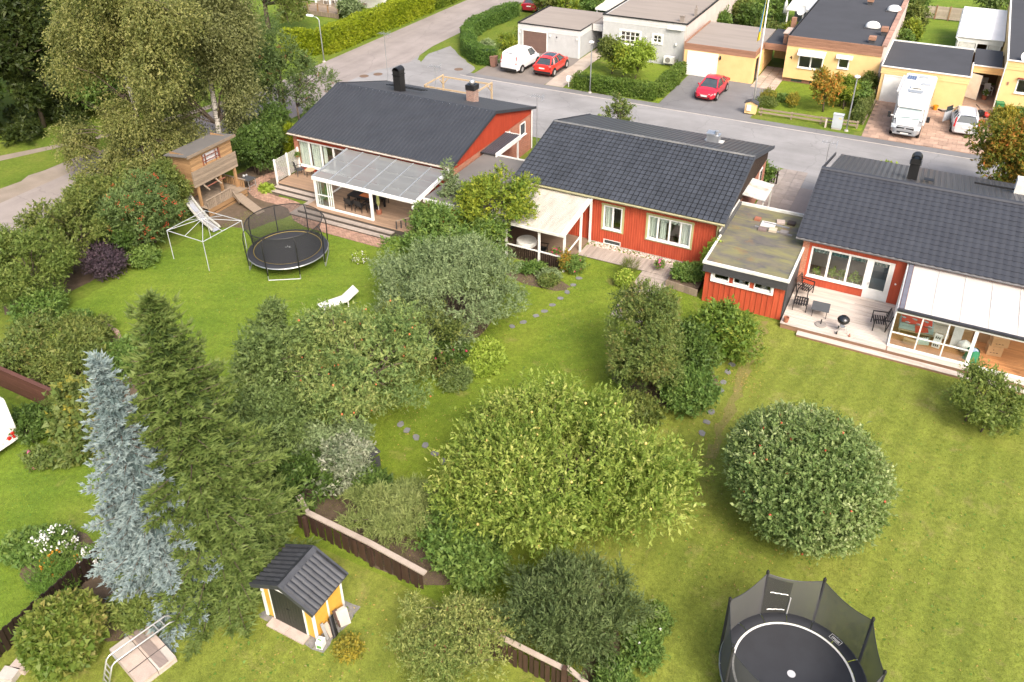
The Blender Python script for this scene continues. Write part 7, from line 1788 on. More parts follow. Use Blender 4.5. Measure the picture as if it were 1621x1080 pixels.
def car(name,label,loc,rz,col,L,W,st,cabin,wb,wr=.32,dark_low=False,rails=False,pano=False,dark_rear_side=False,front_lamps=None,rear_lamps='flank',grille=True):
 """st: body stations (x, half width, z bottom, z shoulder, z centre); cabin: belt/roof points"""
 t=thing(name,label,'car' if 'van' not in name else 'van',loc,rz)
 P=paint(col[0],col[1]);hw=W/2
 rings=[]
 for(x,w,zb,zs,zc)in st:
  zm=zb+(zs-zb)*.55
  half=[(w*.86,zb),(w*.97,zb+.10),(w,zm),(w*.975,zs-.06),(w*.90,zs),(w*.45,zc)]
  ring=[(x,y,z)for y,z in half]+[(x,0,zc+.005)]+[(x,-y,z)for y,z in half[::-1]]
  rings.append(ring)
 body=part('body',loft(MB(),rings),P,t,local=True,smooth=False)
 b=cabin;zb_,zr=b['zb'],b['zr'];wb_,wr_=b['wb'],b['wr']
 xs=b['x']# base front, roof front, roof rear, base rear
 def sidept(q,s,top):# q 0..1 along the cabin
  x=(xs[1]+(xs[2]-xs[1])*q)if top else(xs[0]+(xs[3]-xs[0])*q)
  wv=(wr_ if top else wb_)*(1-.10*abs(2*q-1)**3)
  z=zr-(.05*(2*q-1)**2+b.get('fall',0)*q)if top else zb_+b.get('rise',0)*q
  return Vector((x,s*wv,z))
 inset=.94
 cb=MB();nq=6
 loft(cb,[[sidept(k/nq,1,False)for k in range(nq+1)]+[sidept(k/nq,-1,False)for k in range(nq,-1,-1)],[sidept(k/nq,1,True)-Vector((0,.0,.015))for k in range(nq+1)]+[sidept(k/nq,-1,True)-Vector((0,0,.015))for k in range(nq,-1,-1)]])
 for i,vtx in enumerate(cb.v):
  pass
 part('cabin_glass',cb,CARGLASS,t,local=True)
 rf=MB();rf.grid(lambda a,c:tuple(sidept(c,1,True).lerp(sidept(c,-1,True),a)+Vector((0,0,.05*math.sin(PI*a)+.004))),6,6);part('roof',rf,P if not pano else P,t,local=True,smooth=True)
 if pano:pg=MB();pg.grid(lambda a,c:tuple(sidept(.12+c*.55,1,True).lerp(sidept(.12+c*.55,-1,True),.1+.8*a)+Vector((0,0,.05*math.sin(PI*(.1+.8*a))+.012))),6,4);part('glass_roof',pg,CARGLASS,t,local=True,smooth=True)
 pil=MB()
 for s in(1,-1):
  for q in b['pillars']:pil.beam(sidept(q,s,False),sidept(q,s,True),.07 if 0<q<1 else .09,.05)
  pil.tube([sidept(k/8,s,True)for k in range(9)],.03,5)
  if b.get('panel'):
   q0,q1=b['panel'];pn=MB();pn.grid(lambda a,c:tuple(sidept(q0+(q1-q0)*a,s,False).lerp(sidept(q0+(q1-q0)*a,s,True),c)+Vector((0,s*.012,0))),5,1);part('side_panel',pn,P,t,local=True)
 part('pillars',pil,P,t,local=True)
 if b.get('rear_panel'):
  rp=MB();rp.grid(lambda a,c:tuple(sidept(1,1,False).lerp(sidept(1,-1,False),a).lerp(sidept(1,1,True).lerp(sidept(1,-1,True),a),c)+Vector((-.012,0,0))),2,2);part('rear_doors',rp,P,t,local=True)
 if rails:
  for s in(1,-1):part('roof_rail',MB().tube([sidept(q,s*.9,True)+Vector((0,0,.06))for q in(.1,.3,.6,.9)],.02,6),ALU,t,local=True)
 xf,xr=st[-1][0],st[0][0]
 for x in wb:
  for s in(1,-1):
   part('wheel_arch',MB().cyl((x,s*(hw-.10),wr+.02),(x,s*(hw+.006),wr+.02),wr*1.16,20),PLASTIC,t,local=True)
   wheel(t,x,s*(hw+.015),wr)
 zl=st[-2][3]-.14
 for s in(1,-1):
  hl=MB();hl.grid(lambda a,c:(xf-.03-.42*a*.8,s*(st[-1][1]*.62+(hw*.93-st[-1][1]*.62)*a)+s*.01,zl-.06+.16*c+.05*a),4,2);part('headlight',hl,LAMPG,t,local=True)
  if rear_lamps=='tall':part('tail_light',MB().beam((xr+.03,s*(hw*.86),st[0][3]-.25),(xr+.16,s*(hw*.80),st[0][3]+.42),.10,.10),LAMPR,t,local=True)
  else:part('tail_light',MB().box(xr-.015,xr+.12,s*hw*.88-.12,s*hw*.88+.08,st[0][3]-.24,st[0][3]-.06),LAMPR,t,local=True)
  m=sidept(.12,s,False)+Vector((.02,s*.12,.06));part('wing_mirror',MB().ball(tuple(m),.10,8,5,(.7,1,.75)),P if col[0]!='silver' else PLASTIC,t,local=True,smooth=True)
 part('number_plate',MB().box(xf+.012,xf+.03,-.26,.26,st[-1][2]+.14,st[-1][2]+.25),PLATE,t,local=True);part('number_plate',MB().box(xr-.03,xr-.012,-.26,.26,st[0][3]-.30,st[0][3]-.19),PLATE,t,local=True)
 if grille:part('grille',MB().box(xf-.01,xf+.012,-.5,.5,st[-1][2]+.04,st[-1][2]+.12),PLASTIC,t,local=True);part('badge_bar',MB().box(xf-.01,xf+.016,-.34,.34,zl-.02,zl+.02),ALU,t,local=True)
 sk=MB()
 for s in(1,-1):sk.box(wb[0]+wr,wb[1]-wr,s*hw-.03,s*hw+.012,st[1][2]+.02,st[1][2]+.13)
 if dark_low:sk.box(xr-.012,xr+.1,-hw*.9,hw*.9,st[0][2],st[0][2]+.2);sk.box(xf-.1,xf+.008,-st[-1][1]*.9,st[-1][1]*.9,st[-1][2],st[-1][2]+.12)
 part('sill_trim',sk,PLASTIC,t,local=True)
 hd=MB()
 for s in(1,-1):
  for q in b.get('handles',(.45,.7)):p=sidept(q,s,False);hd.box(p.x-.09,p.x+.09,p.y+s*.02-.02,p.y+s*.02+.02,p.z-.14,p.z-.10)
 part('door_handles',hd,P,t,local=True)
 return t
st_hatch=[(-2.08,.70,.32,.98,.98),(-1.95,.84,.22,1.00,1.02),(-1.2,.895,.20,.98,1.0),(0,.895,.20,.94,.96),(.9,.895,.20,.92,.97),(1.55,.87,.20,.84,.88),(1.95,.76,.22,.72,.76),(2.13,.58,.30,.60,.62)]
car('hatchback_car','red hatchback facing the street on the grey driveway',(-16.55,67.6,.02),math.radians(-92),('deep_red',(.48,.012,.03)),4.3,1.79,st_hatch,dict(zb=.93,zr=1.46,wb=.83,wr=.60,x=(1.12,.35,-1.05,-1.85),pillars=(0,.5,.82,1),fall=.06),(-1.3,1.3),.33)
st_suv=[(-2.05,.74,.36,1.06,1.06),(-1.92,.86,.28,1.08,1.10),(-1.2,.905,.26,1.06,1.07),(0,.905,.26,1.03,1.05),(.9,.905,.26,1.03,1.07),(1.6,.88,.26,.96,1.0),(2.0,.76,.28,.84,.88),(2.15,.60,.34,.70,.72)]
car('suv_car','bright red crossover with dark glass roof parked beside the white van',(-31.15,67.25,.02),math.radians(90),('bright_red',(.60,.028,.015)),4.38,1.81,st_suv,dict(zb=1.04,zr=1.60,wb=.84,wr=.62,x=(1.1,.35,-1.3,-1.92),pillars=(0,.45,.78,1),fall=.07),(-1.32,1.33),.36,dark_low=True,rails=True,pano=True)
st_van=[(-2.2,.80,.30,1.16,1.16),(-2.12,.90,.26,1.18,1.18),(-1.2,.915,.24,1.16,1.16),(0,.915,.24,1.12,1.12),(1.0,.915,.24,1.10,1.14),(1.65,.88,.24,.98,1.04),(2.05,.76,.26,.82,.88),(2.2,.60,.32,.66,.70)]
car('delivery_van','white delivery van with closed rear parked at the brown garage door',(-34.1,67.0,.02),math.radians(86),('white',(.74,.74,.74)),4.42,1.83,st_van,dict(zb=1.14,zr=1.84,wb=.88,wr=.76,x=(1.35,.65,-2.02,-2.14),pillars=(0,.35,1),panel=(.36,1.0),rear_panel=True,handles=(.3,)),(-1.32,1.45),.33,dark_low=True,rear_lamps='tall')
st_wag=[(-2.34,.74,.32,.98,.98),(-2.22,.88,.24,1.0,1.02),(-1.3,.925,.21,.97,.98),(0,.925,.21,.93,.95),(1.0,.925,.21,.91,.96),(1.75,.89,.21,.82,.86),(2.2,.76,.24,.70,.74),(2.36,.6,.3,.58,.6)]
v70=car('estate_car','silver estate car with tall red tail lights and an open side door',(2.5,68.9,.04),math.radians(94),('silver',(.50,.52,.55)),4.7,1.86,st_wag,dict(zb=.95,zr=1.46,wb=.85,wr=.62,x=(1.15,.4,-1.75,-2.15),pillars=(0,.33,.6,.82,1)),(-1.4,1.36),.33,rear_lamps='tall',rails=True)
od=MB();od.beam((.55,.95,.62),(-.15,1.45,.62),.06,.75);dr_=part('open_door',od,paint('silver',(.5,.52,.55)),v70,local=True);part('door_window',MB().beam((.5,.96,1.2),(-.1,1.38,1.2),.03,.42),CARGLASS,dr_,local=True)
# partly seen dark red car up the side street
car('parked_car','dark red car half hidden behind the corner hedge',(-42.4,86.5,.02),math.radians(100),('wine',(.30,.015,.03)),4.3,1.79,st_hatch,dict(zb=.93,zr=1.46,wb=.83,wr=.60,x=(1.12,.35,-1.05,-1.85),pillars=(0,.5,.82,1)),(-1.3,1.3),.33)

# motorhome
rv=thing('motorhome','large white and silver motorhome nosed towards the street','motorhome',(-1.22,67.8,.04),math.radians(-91))
RVW=surf('rv_white',(.80,.80,.79),(.76,.76,.75),.6,.3,fine=.02,coat=.4)
SILV=paint('rv_silver',(.26,.27,.285))
def rrect(x,w,z0,z1,c=.16):
 return[(x,-w+.02,z0),(x,w-.02,z0),(x,w,z0+.08),(x,w,z1-c),(x,w-c*.35,z1-c*.3),(x,w-c,z1),(x,-w+c,z1),(x,-w+c*.35,z1-c*.3),(x,-w,z1-c),(x,-w,z0+.08)]
part('coach_body',loft(MB(),[rrect(-3.55,1.08,.45,2.70,.2),rrect(-3.48,1.13,.38,2.80),rrect(1.0,1.13,.38,2.80),rrect(1.45,1.12,.5,2.78)]),RVW,rv,local=True)
part('overcab',loft(MB(),[rrect(1.46,1.10,1.95,2.76),rrect(1.9,1.06,1.98,2.62,.18),rrect(2.3,.98,2.0,2.36,.14),rrect(2.5,.86,2.02,2.14,.04)]),RVW,rv,local=True)
cabst=[(1.46,1.02,.32,1.25,1.26),(2.3,1.02,.30,1.22,1.26),(2.75,1.02,.30,1.12,1.18),(3.15,.98,.30,1.0,1.06),(3.45,.86,.32,.86,.92),(3.58,.66,.38,.70,.74)]
rings=[]
for(x,w,zb,zs,zc)in cabst:
 half=[(w*.9,zb),(w,zb+.12),(w,zs-.15),(w*.92,zs),(w*.45,zc)]
 rings.append([(x,y,z)for y,z in half]+[(x,0,zc+.01)]+[(x,-y,z)for y,z in half[::-1]])
part('cab_body',loft(MB(),rings),SILV,rv,local=True)
part('bonnet',MB().grid(lambda a,c:(2.62+.82*c,(.80-.12*c)*(2*a-1),1.235-.30*c**1.5+.02*math.sin(PI*a)+(.035 if True else 0)),6,5),RVW,rv,local=True,smooth=True)
cabg=MB();loft(cabg,[[(1.46,.98,1.24),(2.72,.90,1.22),(2.72,-.90,1.22),(1.46,-.98,1.24)],[(1.46,.90,2.0),(2.28,.80,2.02),(2.28,-.80,2.02),(1.46,-.90,2.0)]]);part('cab_windows',cabg,CARGLASS,rv,local=True)
ws=MB();ws.grid(lambda a,c:(2.755-.42*c,(.86-.10*c)*(2*a-1),1.245+.72*c),4,3);part('windscreen',ws,surf('sunscreen_glass',(.42,.50,.50),(.33,.41,.41),2.5,.12,spec=.8),rv,local=True)
for s in(1,-1):
 part('pillar',MB().beam((2.73,s*.91,1.22),(2.30,s*.80,2.0),.09,.07),RVW,rv,local=True)
 m=part('wing_mirror',MB().box(2.52,2.66,s*1.32-.11,s*1.32+.11,1.18,1.58),PLASTIC,rv,local=True);part('mirror_arm',MB().beam((2.5,s*.98,1.32),(2.58,s*1.25,1.34),.06),RVW,m,local=True)
 part('headlight',MB().add([(3.22,s*.98,.98),(3.42,s*.56,.98),(3.56,s*.66,.78),(3.36,s*.95,.72)],[(0,1,2,3)]).add([(3.23,s*1.0,.99),(3.44,s*.55,.99),(3.58,s*.66,.78),(3.38,s*.97,.71)],[(0,1,2,3)]),LAMPG,rv,local=True)
 for x in(-2.0,2.65):wheel(rv,x,s*1.0,.34,.22);part('wheel_arch',MB().cyl((x,s*.92,.36),(x,s*(1.135 if x<0 else 1.025),.36),.42,20),PLASTIC,rv,local=True)
 part('side_skirt',MB().box(-3.4,1.4,s*1.135-.01,s*1.135+.01,.36,.62),SILV,rv,local=True)
 for x in(-2.6,-.6):part('side_window',MB().box(x-.5,x+.5,s*1.136-.006,s*1.136+.012,1.4,1.95),CARGLASS,rv,local=True)
part('grille',MB().box(3.4,3.56,-.58,.58,.70,.86).box(3.56,3.6,-.5,.5,.48,.58),PLASTIC,rv,local=True);part('badge',MB().cyl((3.55,0,.80),(3.585,0,.80),.07,14),ALU,rv,local=True);part('bumper',MB().box(3.3,3.64,-.78,.78,.36,.46),SILV,rv,local=True);part('number_plate',MB().box(3.645,3.66,-.28,.28,.42,.53),PLATE,rv,local=True)
part('wiper',MB().beam((2.78,-.7,1.25),(2.70,.1,1.38),.02).beam((2.78,.0,1.25),(2.70,.7,1.38),.02),PLASTIC,rv,local=True)
sp_=part('solar_panel',MB().box(-2.75,-1.85,-.92,-.28,2.81,2.845),surf('solar_cell',(.10,.14,.24),(.08,.11,.19),3,.2),rv,local=True)
for k in range(3):part('cell_line',MB().box(-2.74,-1.86,-.77+k*.16,-.76+k*.16,2.846,2.85),ALU,sp_,local=True)
for(x,y)in((-2.65,.18),(-.9,.52)):part('roof_hatch',MB().box(x-.2,x+.2,y-.32,y+.32,2.81,2.89),surf('hatch_grey',(.36,.38,.40),(.3,.32,.33),3,.3),rv,local=True)
ac_=part('roof_unit',MB().box(-.15,.45,-.40,.42,2.81,2.97),WHITE_DIRTY,rv,local=True);part('vent_slots',MB().box(.451,.456,-.3,.3,2.84,2.9),PLASTIC,ac_,local=True)
sk_=MB();sk_.prism([(.70,-.55),(.70,.55),(1.35,.42),(1.35,-.42)],'z',2.805,2.845);part('skylight',sk_,surf('skylight_grey',(.26,.28,.30),(.22,.24,.26),3,.15),rv,local=True)
part('awning_case',MB().box(-2.9,1.0,-1.26,-1.14,2.58,2.74),RVW,rv,local=True)
# caravan at the left edge
cv=thing('caravan','rear corner of a white caravan with round red lamps on the lush lawn','caravan',(-33.1,12.6,0))
cvb=MB()
def cring(x,z0,z1):return[(x,11.45,z0),(x,13.72,z0),(x,13.78,z0+.1),(x,13.78,z1-.1),(x,13.66,z1),(x,11.52,z1),(x,11.4,z1-.1),(x,11.4,z0+.1)]
loft(cvb,[cring(-36.2,.42,2.45),cring(-31.0,.40,2.55),cring(-30.64,.40,2.50),cring(-30.58,.46,2.40)]);part('body',cvb,RVW,cv)
part('rear_bumper',MB().box(-30.62,-30.5,11.5,13.7,.40,.62),RVW,cv)
for(y,z,r)in((13.55,.78,.075),(13.55,.60,.06),(13.36,.66,.085)):
 part('tail_light',MB().cyl((-30.56,y,z),(-30.49,y,z),r,14),LAMPR,cv)
part('reflector',MB().cyl((-30.56,13.05,.62),(-30.49,13.05,.62),.05,12),WHITE_DIRTY,cv)
part('blue_stripe',MB().beam((-30.60,12.6,1.16),(-30.60,13.0,1.18),.012,.05),surf('blue_print',(.05,.15,.35),(.04,.12,.3),3,.5),cv)
part('dark_script',MB().beam((-30.585,12.2,.98),(-30.585,12.75,.98),.012,.04),surf('navy_print',(.04,.05,.12),(.03,.04,.1),3,.5),cv)
part('red_script',MB().beam((-30.63,12.9,1.75),(-30.63,13.2,1.75),.012,.06),LAMPR,cv)
for y in(11.7,13.4):part('wheel',MB().cyl((-33.2,y,.3),(-33.0+.0,y+.18,.3),.3,16),TYRE,cv)

cv.location=(-32.57,12.36,0)

# ------------------------------------------------------------------ street furniture
def lamp_post(label,x,y,h,arm):
 t=thing('street_lamp',label,'lamp',(x,y,0))
 part('pole',MB().tube([(x,y,0),(x,y,h*.5),(x,y,h-.1)]+([(x+arm[0]*.3,y+arm[1]*.3,h+.1),(x+arm[0],y+arm[1],h+.2)]if arm!=(0,0)else[(x,y,h)]),[.06,.05,.045]+([.04,.035]if arm!=(0,0)else[.04]),8),GALV,t,smooth=True)
 if arm!=(0,0):part('lamp_head',MB().beam((x+arm[0]*.9,y+arm[1]*.9,h+.2),(x+arm[0]*1.9,y+arm[1]*1.9,h+.26),.26,.12),WHITE,t)
 else:part('lamp_head',MB().ball((x,y-.12,h+.03),.22,12,6,(1,1.2,.5)),WHITE,t,smooth=True)
 part('foot',MB().lathe([(.02,.12),(.13,.10),(.16,0)],12,(x,y,0)),CONC,t)
lamp_post('tall street lamp with bent arm at the end of the yellow-green hedge',-51.4,60.3,4.0,(-.62,-.1))
lamp_post('street lamp on a plain pole in front of the low clipped hedge',-25.77,63.4,4.3,(0,0))
lamp_post('street lamp beside the grey cabinet at the stone driveway',-5.22,64.15,4.2,(0,0))
fl_=thing('flagpole','white flagpole with blue and yellow pennant by the driveway','flagpole',(-12.92,67.2,0))
part('pole',MB().tube([(-12.92,67.2,0),(-12.92,67.2,9.2)],[.075,.04],10),WHITE,fl_,smooth=True)
pn=MB();pn.grid(lambda a,c:(-13.0-.32*(1-c)*math.sin(1.2*a+.3)-.05,67.2-.1*math.sin(a*6)*(1-c)-.04*a,5.1+3.6*c+.02*a-.25*(1-c)*a),6,10)
part('pennant',pn,surf('pennant_yellow',(.65,.48,.02),(.6,.44,.02),3,.8),fl_,smooth=True)
pn=MB();pn.grid(lambda a,c:(-13.06-.30*(1-c)*(.35+.4*a),67.12-.05*a,5.75+2.9*c),4,8);part('pennant_stripe',pn,surf('pennant_blue',(.03,.17,.33),(.025,.14,.28),3,.8),fl_,smooth=True)
mbx=thing('mailbox','yellow house-shaped mailbox stand at the driveway edge','mailbox',(-12.45,64.5,0))
part('box',MB().box(-.5,.35,-.25,.25,.1,.95).prism([(-.5,.95),(.35,.95),(-.07,1.12)],'y',-.25,.25),YELLOW,mbx,local=True);part('roof',MB().prism([(-.6,.96),(-.07,1.18),(.45,.96),(.45,.91),(-.07,1.125),(-.6,.91)],'y',-.32,.32),DARKG,mbx,local=True);part('letterbox',MB().box(-.35,-.02,-.33,-.251,.35,.8),WHITE,mbx,local=True);part('post',MB().box(-.1,0,-.05,.05,0,.1),WOODG,mbx,local=True)
m2=thing('mailbox','white mailbox beside the low hedge of the white house','mailbox',(-28.0,64.0,0));part('box',MB().box(-.18,.18,-.12,.12,.5,.95),WHITE,m2,local=True);part('post',MB().box(-.04,.04,-.04,.04,0,.5),WHITE,m2,local=True)
cabn=thing('utility_cabinet','pale grey utility cabinet by the low rail fence','cabinet',(-5.95,64.25,0))
part('case',MB().box(-.36,.36,-.18,.18,.12,1.15),surf('cabinet_grey',(.45,.49,.51),(.40,.44,.46),2,.5,fine=.05),cabn,local=True);part('top',MB().box(-.39,.39,-.21,.21,1.15,1.19),surf('cabinet_grey',(.45,.49,.51)),cabn,local=True);part('plinth',MB().box(-.33,.33,-.16,.16,0,.12),CONC,cabn,local=True);part('label_plate',MB().box(.05,.25,-.185,-.181,.85,.95),surf('cabinet_label',(.55,.5,.2),(.5,.45,.2),3,.5),cabn,local=True)
solo('marker_post',MB().box(-.06,.06,-.06,.06,0,.72).box(-.065,.065,-.065,.065,.66,.72),surf('pinkish_post',(.55,.47,.42),(.48,.40,.36),3,.7),'short pale marker post beside the grey cabinet','post').location=(-6.75,64.2,0)
lf=thing('rail_fence','low weathered two-rail fence along the yellow house lawn','fence',(-8.5,64.5,0))
for(x,y)in((-11.7,64.6),(-9.4,64.7),(-7.2,64.75),(-4.6,65.0)):part('post',MB().box(x-.06,x+.06,y-.06,y+.06,0,.6),WOODG,lf)
for(a,b)in(((-11.9,64.55),(-9.35,64.68)),((-9.35,64.68),(-7.15,64.73)),((-7.15,64.73),(-4.5,65.0))):
 for z in(.28,.55):part('rail',MB().beam((a[0],a[1]-.07,z),(b[0],b[1]-.07,z-.02),.05,.13),WOODG,lf)
solo('timber_edge',MB().beam((-4.3,66.0,.12),(-4.12,71.8,.12),.1,.22),WOODG,'timber edging between narrow hedge and stone driveway','edging')
def wbin(label,x,y,rz,col):
 t=thing('wheelie_bin',label,'bin',(x,y,.02),rz);m=surf('bin_'+col[0],col[1],tuple(c*.85 for c in col[1]),4,.5)
 b=MB();loft(b,[[(-.22,-.24,.05),(.22,-.24,.05),(.22,.22,.05),(-.22,.22,.05)],[(-.28,-.30,.92),(.28,-.30,.92),(.28,.30,.92),(-.28,.30,.92)]]);part('body',b,m,t,local=True)
 part('lid',MB().box(-.30,.30,-.33,.33,.925,.98).box(-.28,.28,.30,.38,.90,.96),m,t,local=True)
 for s in(-1,1):part('wheel',MB().cyl((s*.2,.25,.1),(s*.27,.25,.1),.1,12),TYRE,t,local=True)
wbin('green wheelie bin at the corner of the end house',4.75,73.0,.2,('green',(.04,.20,.075)))
wbin('brown wheelie bin with green lid beside the white van',-36.4,66.0,.1,('brown',(.22,.12,.09)))
solo('bucket',MB().lathe([(0,0),(.15,0),(.2,.36),(.17,.36),(.14,.04)],14,(.35,71.8,.05)),surf('orange_plastic',(.75,.30,.02),(.65,.25,.02),4,.4),'orange bucket against the yellow garage wall','bucket')
solo('hose_pipe',MB().tube([(.6,71.85,.1),(.9,71.6,.1),(1.4,71.85,.1),(1.9,71.7,.1)],.06,6),PLASTIC,'black hose lying along the yellow garage wall','hose')
mw_=thing('lawnmower','red lawnmower with black grass bag beside the silver car','lawnmower',(3.95,71.9,.04),.5)
part('deck',MB().lathe([(.02,.34),(.22,.32),(.30,.2),(.32,.08)],14),surf('mower_red',(.55,.03,.02),(.45,.025,.02),3,.4),mw_,local=True);part('grass_bag',MB().box(-.65,-.25,-.22,.22,.15,.5),PLASTIC,mw_,local=True);part('handle',MB().tube([(-.2,.2,.25),(-.9,.2,.95),(-.9,-.2,.95),(-.2,-.2,.25)],.018,6),BLACK,mw_,local=True)
for(x,y)in((.22,.26),(.22,-.26),(-.22,.28),(-.22,-.28)):part('wheel',MB().cyl((x,y-.02,.09),(x,y+.02,.09),.09,12),TYRE,mw_,local=True)
chair_plain('garden_chair','white garden chair in the passage of the end house',(3.9,77.6,.02),.4,WHITE,slats=False)
solo('passage_bench',MB().box(2.7,3.8,79.0,79.5,.35,.42).box(2.75,2.85,79.05,79.45,0,.35).box(3.65,3.75,79.05,79.45,0,.35).box(2.7,3.8,79.5,79.55,.42,.85),WHITE_DIRTY,'pale bench in the passage between garage and end house','bench')
solo('flower_pot',MB().lathe([(0,0),(.16,0),(.21,.36),(.18,.36),(.15,.05)],14,(3.7,76.2,.02)),POTT,'terracotta pot in the passage entrance of the end house','pot')
plant('potted_flowers','white flowers in the terracotta pot by the passage','plant',(3.7,76.2),[(3.7,76.2,.55,.25,.25,.22,0)],90,5,.12,.09,.06,L_GREEN,trunk=0,fruits=[(16,.04,FLW,'flowers',.05)])
pf=thing('picket_fence','short dark picket fence at the end of the slab drive','fence',(-8.3,53.0,0))
for k in range(6):part('picket',MB().box(-8.75+k*.17,-8.75+k*.17+.1,52.7-.06*k,52.73-.06*k,0,.95),FENCED,pf)
part('rail',MB().beam((-8.8,52.78,.7),(-7.75,52.42,.7),.05),FENCED,pf)
aerial(-5.1,52.9,0,3.4,'rod aerial pole behind the right red house beside the drive',5)
pg=thing('timber_pergola','fresh timber pergola frame behind the ribbed black roof','pergola',(-33,54.5,0))
for(x,y)in((-35.3,52.9),(-35.3,55.5),(-30.9,55.6),(-30.9,53.0)):
 part('post',MB().box(x-.06,x+.06,y-.06,y+.06,0,2.3),WOODN,pg)
 for(dx,dy)in((.5 if x<-33 else-.5,0),(0,.5 if y<54 else-.5)):part('brace',MB().beam((x,y,1.75),(x+dx,y+dy,2.28),.06),WOODN,pg)
for(a,b)in(((-35.4,52.9),(-30.8,53.0)),((-35.4,55.5),(-30.8,55.6)),((-35.3,52.8),(-35.3,55.6)),((-30.9,52.9),(-30.9,55.7))):part('beam',MB().beam((*a,2.36 if a[1]!=52.8 and a[1]!=52.9 or b[0]>-31 and a[0]<-35 else 2.48),(*b,2.36 if a[1]!=52.8 and a[1]!=52.9 or b[0]>-31 and a[0]<-35 else 2.48),.08,.11),WOODN,pg)

# ------------------------------------------------------------------ play things
NETD=netmat('net_dark',(.03,.03,.032),.52)
NETG=netmat('net_grey',(.08,.08,.085),.82)
MATB=surf('jump_mat',(.035,.037,.042),(.03,.031,.035),2,.6,fine=.1)
PAD=surf('pad_black',(.03,.032,.037),(.024,.025,.03),2,.45,fine=.1)
# big trampoline at the bottom right
tp=thing('trampoline','large black trampoline with tall safety net and white ring on the mat','trampoline',(.33,17.0,0))
Rr,zr_=2.12,.88
part('jump_mat',MB().lathe([(0.0,zr_),(1.72,zr_),(1.72,zr_-.02)],48),MATB,tp,local=True)
part('white_ring',MB().lathe([(1.70,zr_+.006),(1.765,zr_+.006),(1.765,zr_+.0),(1.70,zr_)],64),WHITE,tp,local=True)
part('centre_logo',MB().lathe([(0,zr_+.005),(.12,zr_+.005),(.12,zr_)],20,(-.05,0,0)),surf('logo_grey',(.55,.56,.58),(.5,.5,.52),3,.5),tp,local=True)
NP=8;a0=math.radians(85)
for k in range(16):
 b0,b1=a0+2*PI*k/16+.006,a0+2*PI*(k+1)/16-.006
 pd=MB();pd.grid(lambda a,c:((1.77+(Rr-1.77)*c)*math.cos(b0+(b1-b0)*a),(1.77+(Rr-1.77)*c)*math.sin(b0+(b1-b0)*a),zr_+.012+.03*math.sin(PI*c)+.006*math.sin(PI*a)),5,4);part('pad',pd,PAD,tp,local=True,smooth=True)
lb_=MB();an=math.radians(62);ca,sa=math.cos(an),math.sin(an)
def LP(r,s,z):return(r*ca-s*sa,r*sa+s*ca,z)
lb_.add([LP(1.86,-.2,zr_+.05),LP(2.06,-.2,zr_+.05),LP(2.06,.2,zr_+.05),LP(1.86,.2,zr_+.05)],[(0,1,2,3)]);lb0=part('warning_label',lb_,PLASTIC,tp,local=True)
for i_,(r0_,r1_,s0_,s1_)in enumerate(((1.87,1.88,-.19,.19),(2.04,2.05,-.19,.19),(1.88,2.04,-.19,-.18),(1.88,2.04,.18,.19),(1.91,1.925,-.14,.02),(1.94,1.955,-.14,.1),(1.97,1.985,-.14,.05),(1.91,2.0,.06,.075),(1.91,2.0,.11,.125))):
 part('label_line',MB().add([LP(r0_,s0_,zr_+.053),LP(r1_,s0_,zr_+.053),LP(r1_,s1_,zr_+.053),LP(r0_,s1_,zr_+.053)],[(0,1,2,3)]),WHITE,lb0,local=True)
part('frame_ring',MB().tube([(Rr*math.cos(2*PI*k/40),Rr*math.sin(2*PI*k/40),zr_-.05)for k in range(41)],.03,6,False),GALV,tp,local=True)
ptops=[]
for k in range(NP):
 a=a0+2*PI*k/NP;rt=Rr+.06
 top=Vector((rt*math.cos(a),rt*math.sin(a),2.72));ptops.append(top)
 part('net_pole',MB().tube([(rt*math.cos(a),rt*math.sin(a),.25),(rt*math.cos(a),rt*math.sin(a),2.72)],.042,8),surf('foam_pole',(.035,.036,.04),(.03,.03,.033),4,.7),tp,local=True)
 part('pole_cap',MB().lathe([(.05,0),(.05,.1),(.015,.16)],8,tuple(top)),PLASTIC,tp,local=True)
 part('leg',MB().tube([(Rr*math.cos(a),Rr*math.sin(a),zr_-.05),(Rr*math.cos(a),Rr*math.sin(a),.02)],.025,6),GALV,tp,local=True)
for k in range(NP):
 p,q=ptops[k],ptops[(k+1)%NP];aa=a0+2*PI*k/NP;ab=a0+2*PI*(k+1)/NP
 def net(a,c):
  t_=Vector(p).lerp(q,a);t_.z-=.16*math.sin(PI*a);an_=aa+(ab-aa)*a
  bt=Vector(((Rr-.02)*math.cos(an_),(Rr-.02)*math.sin(an_),zr_+.03))
  return tuple(bt.lerp(t_,c)*1.0)
 n_=MB();n_.grid(net,10,6);part('safety_net',n_,NETG,tp,local=True,smooth=True)
 part('net_hem',MB().tube([net(i/10,1)for i in range(11)],.012,4,False),PAD,tp,local=True)
 if k==0:
  fl2=MB();fl2.grid(lambda a,c:tuple(Vector(net(1-.48*a,.02+.95*c))*.985),6,6);part('door_flap',fl2,NETD,tp,local=True,smooth=True)
  for c_ in(.15,.62):part('door_print',MB().tube([tuple(Vector(net(.90-.34*i/6,c_+.012*(i%2)))*.975)for i in range(7)],.016,4),WHITE,tp,local=True)
  part('door_zip',MB().tube([tuple(Vector(net(.50,.04+.5*i/4))*.978)for i in range(5)],.022,4),surf('zip_grey',(.45,.46,.47),(.4,.41,.42),3,.6),tp,local=True)
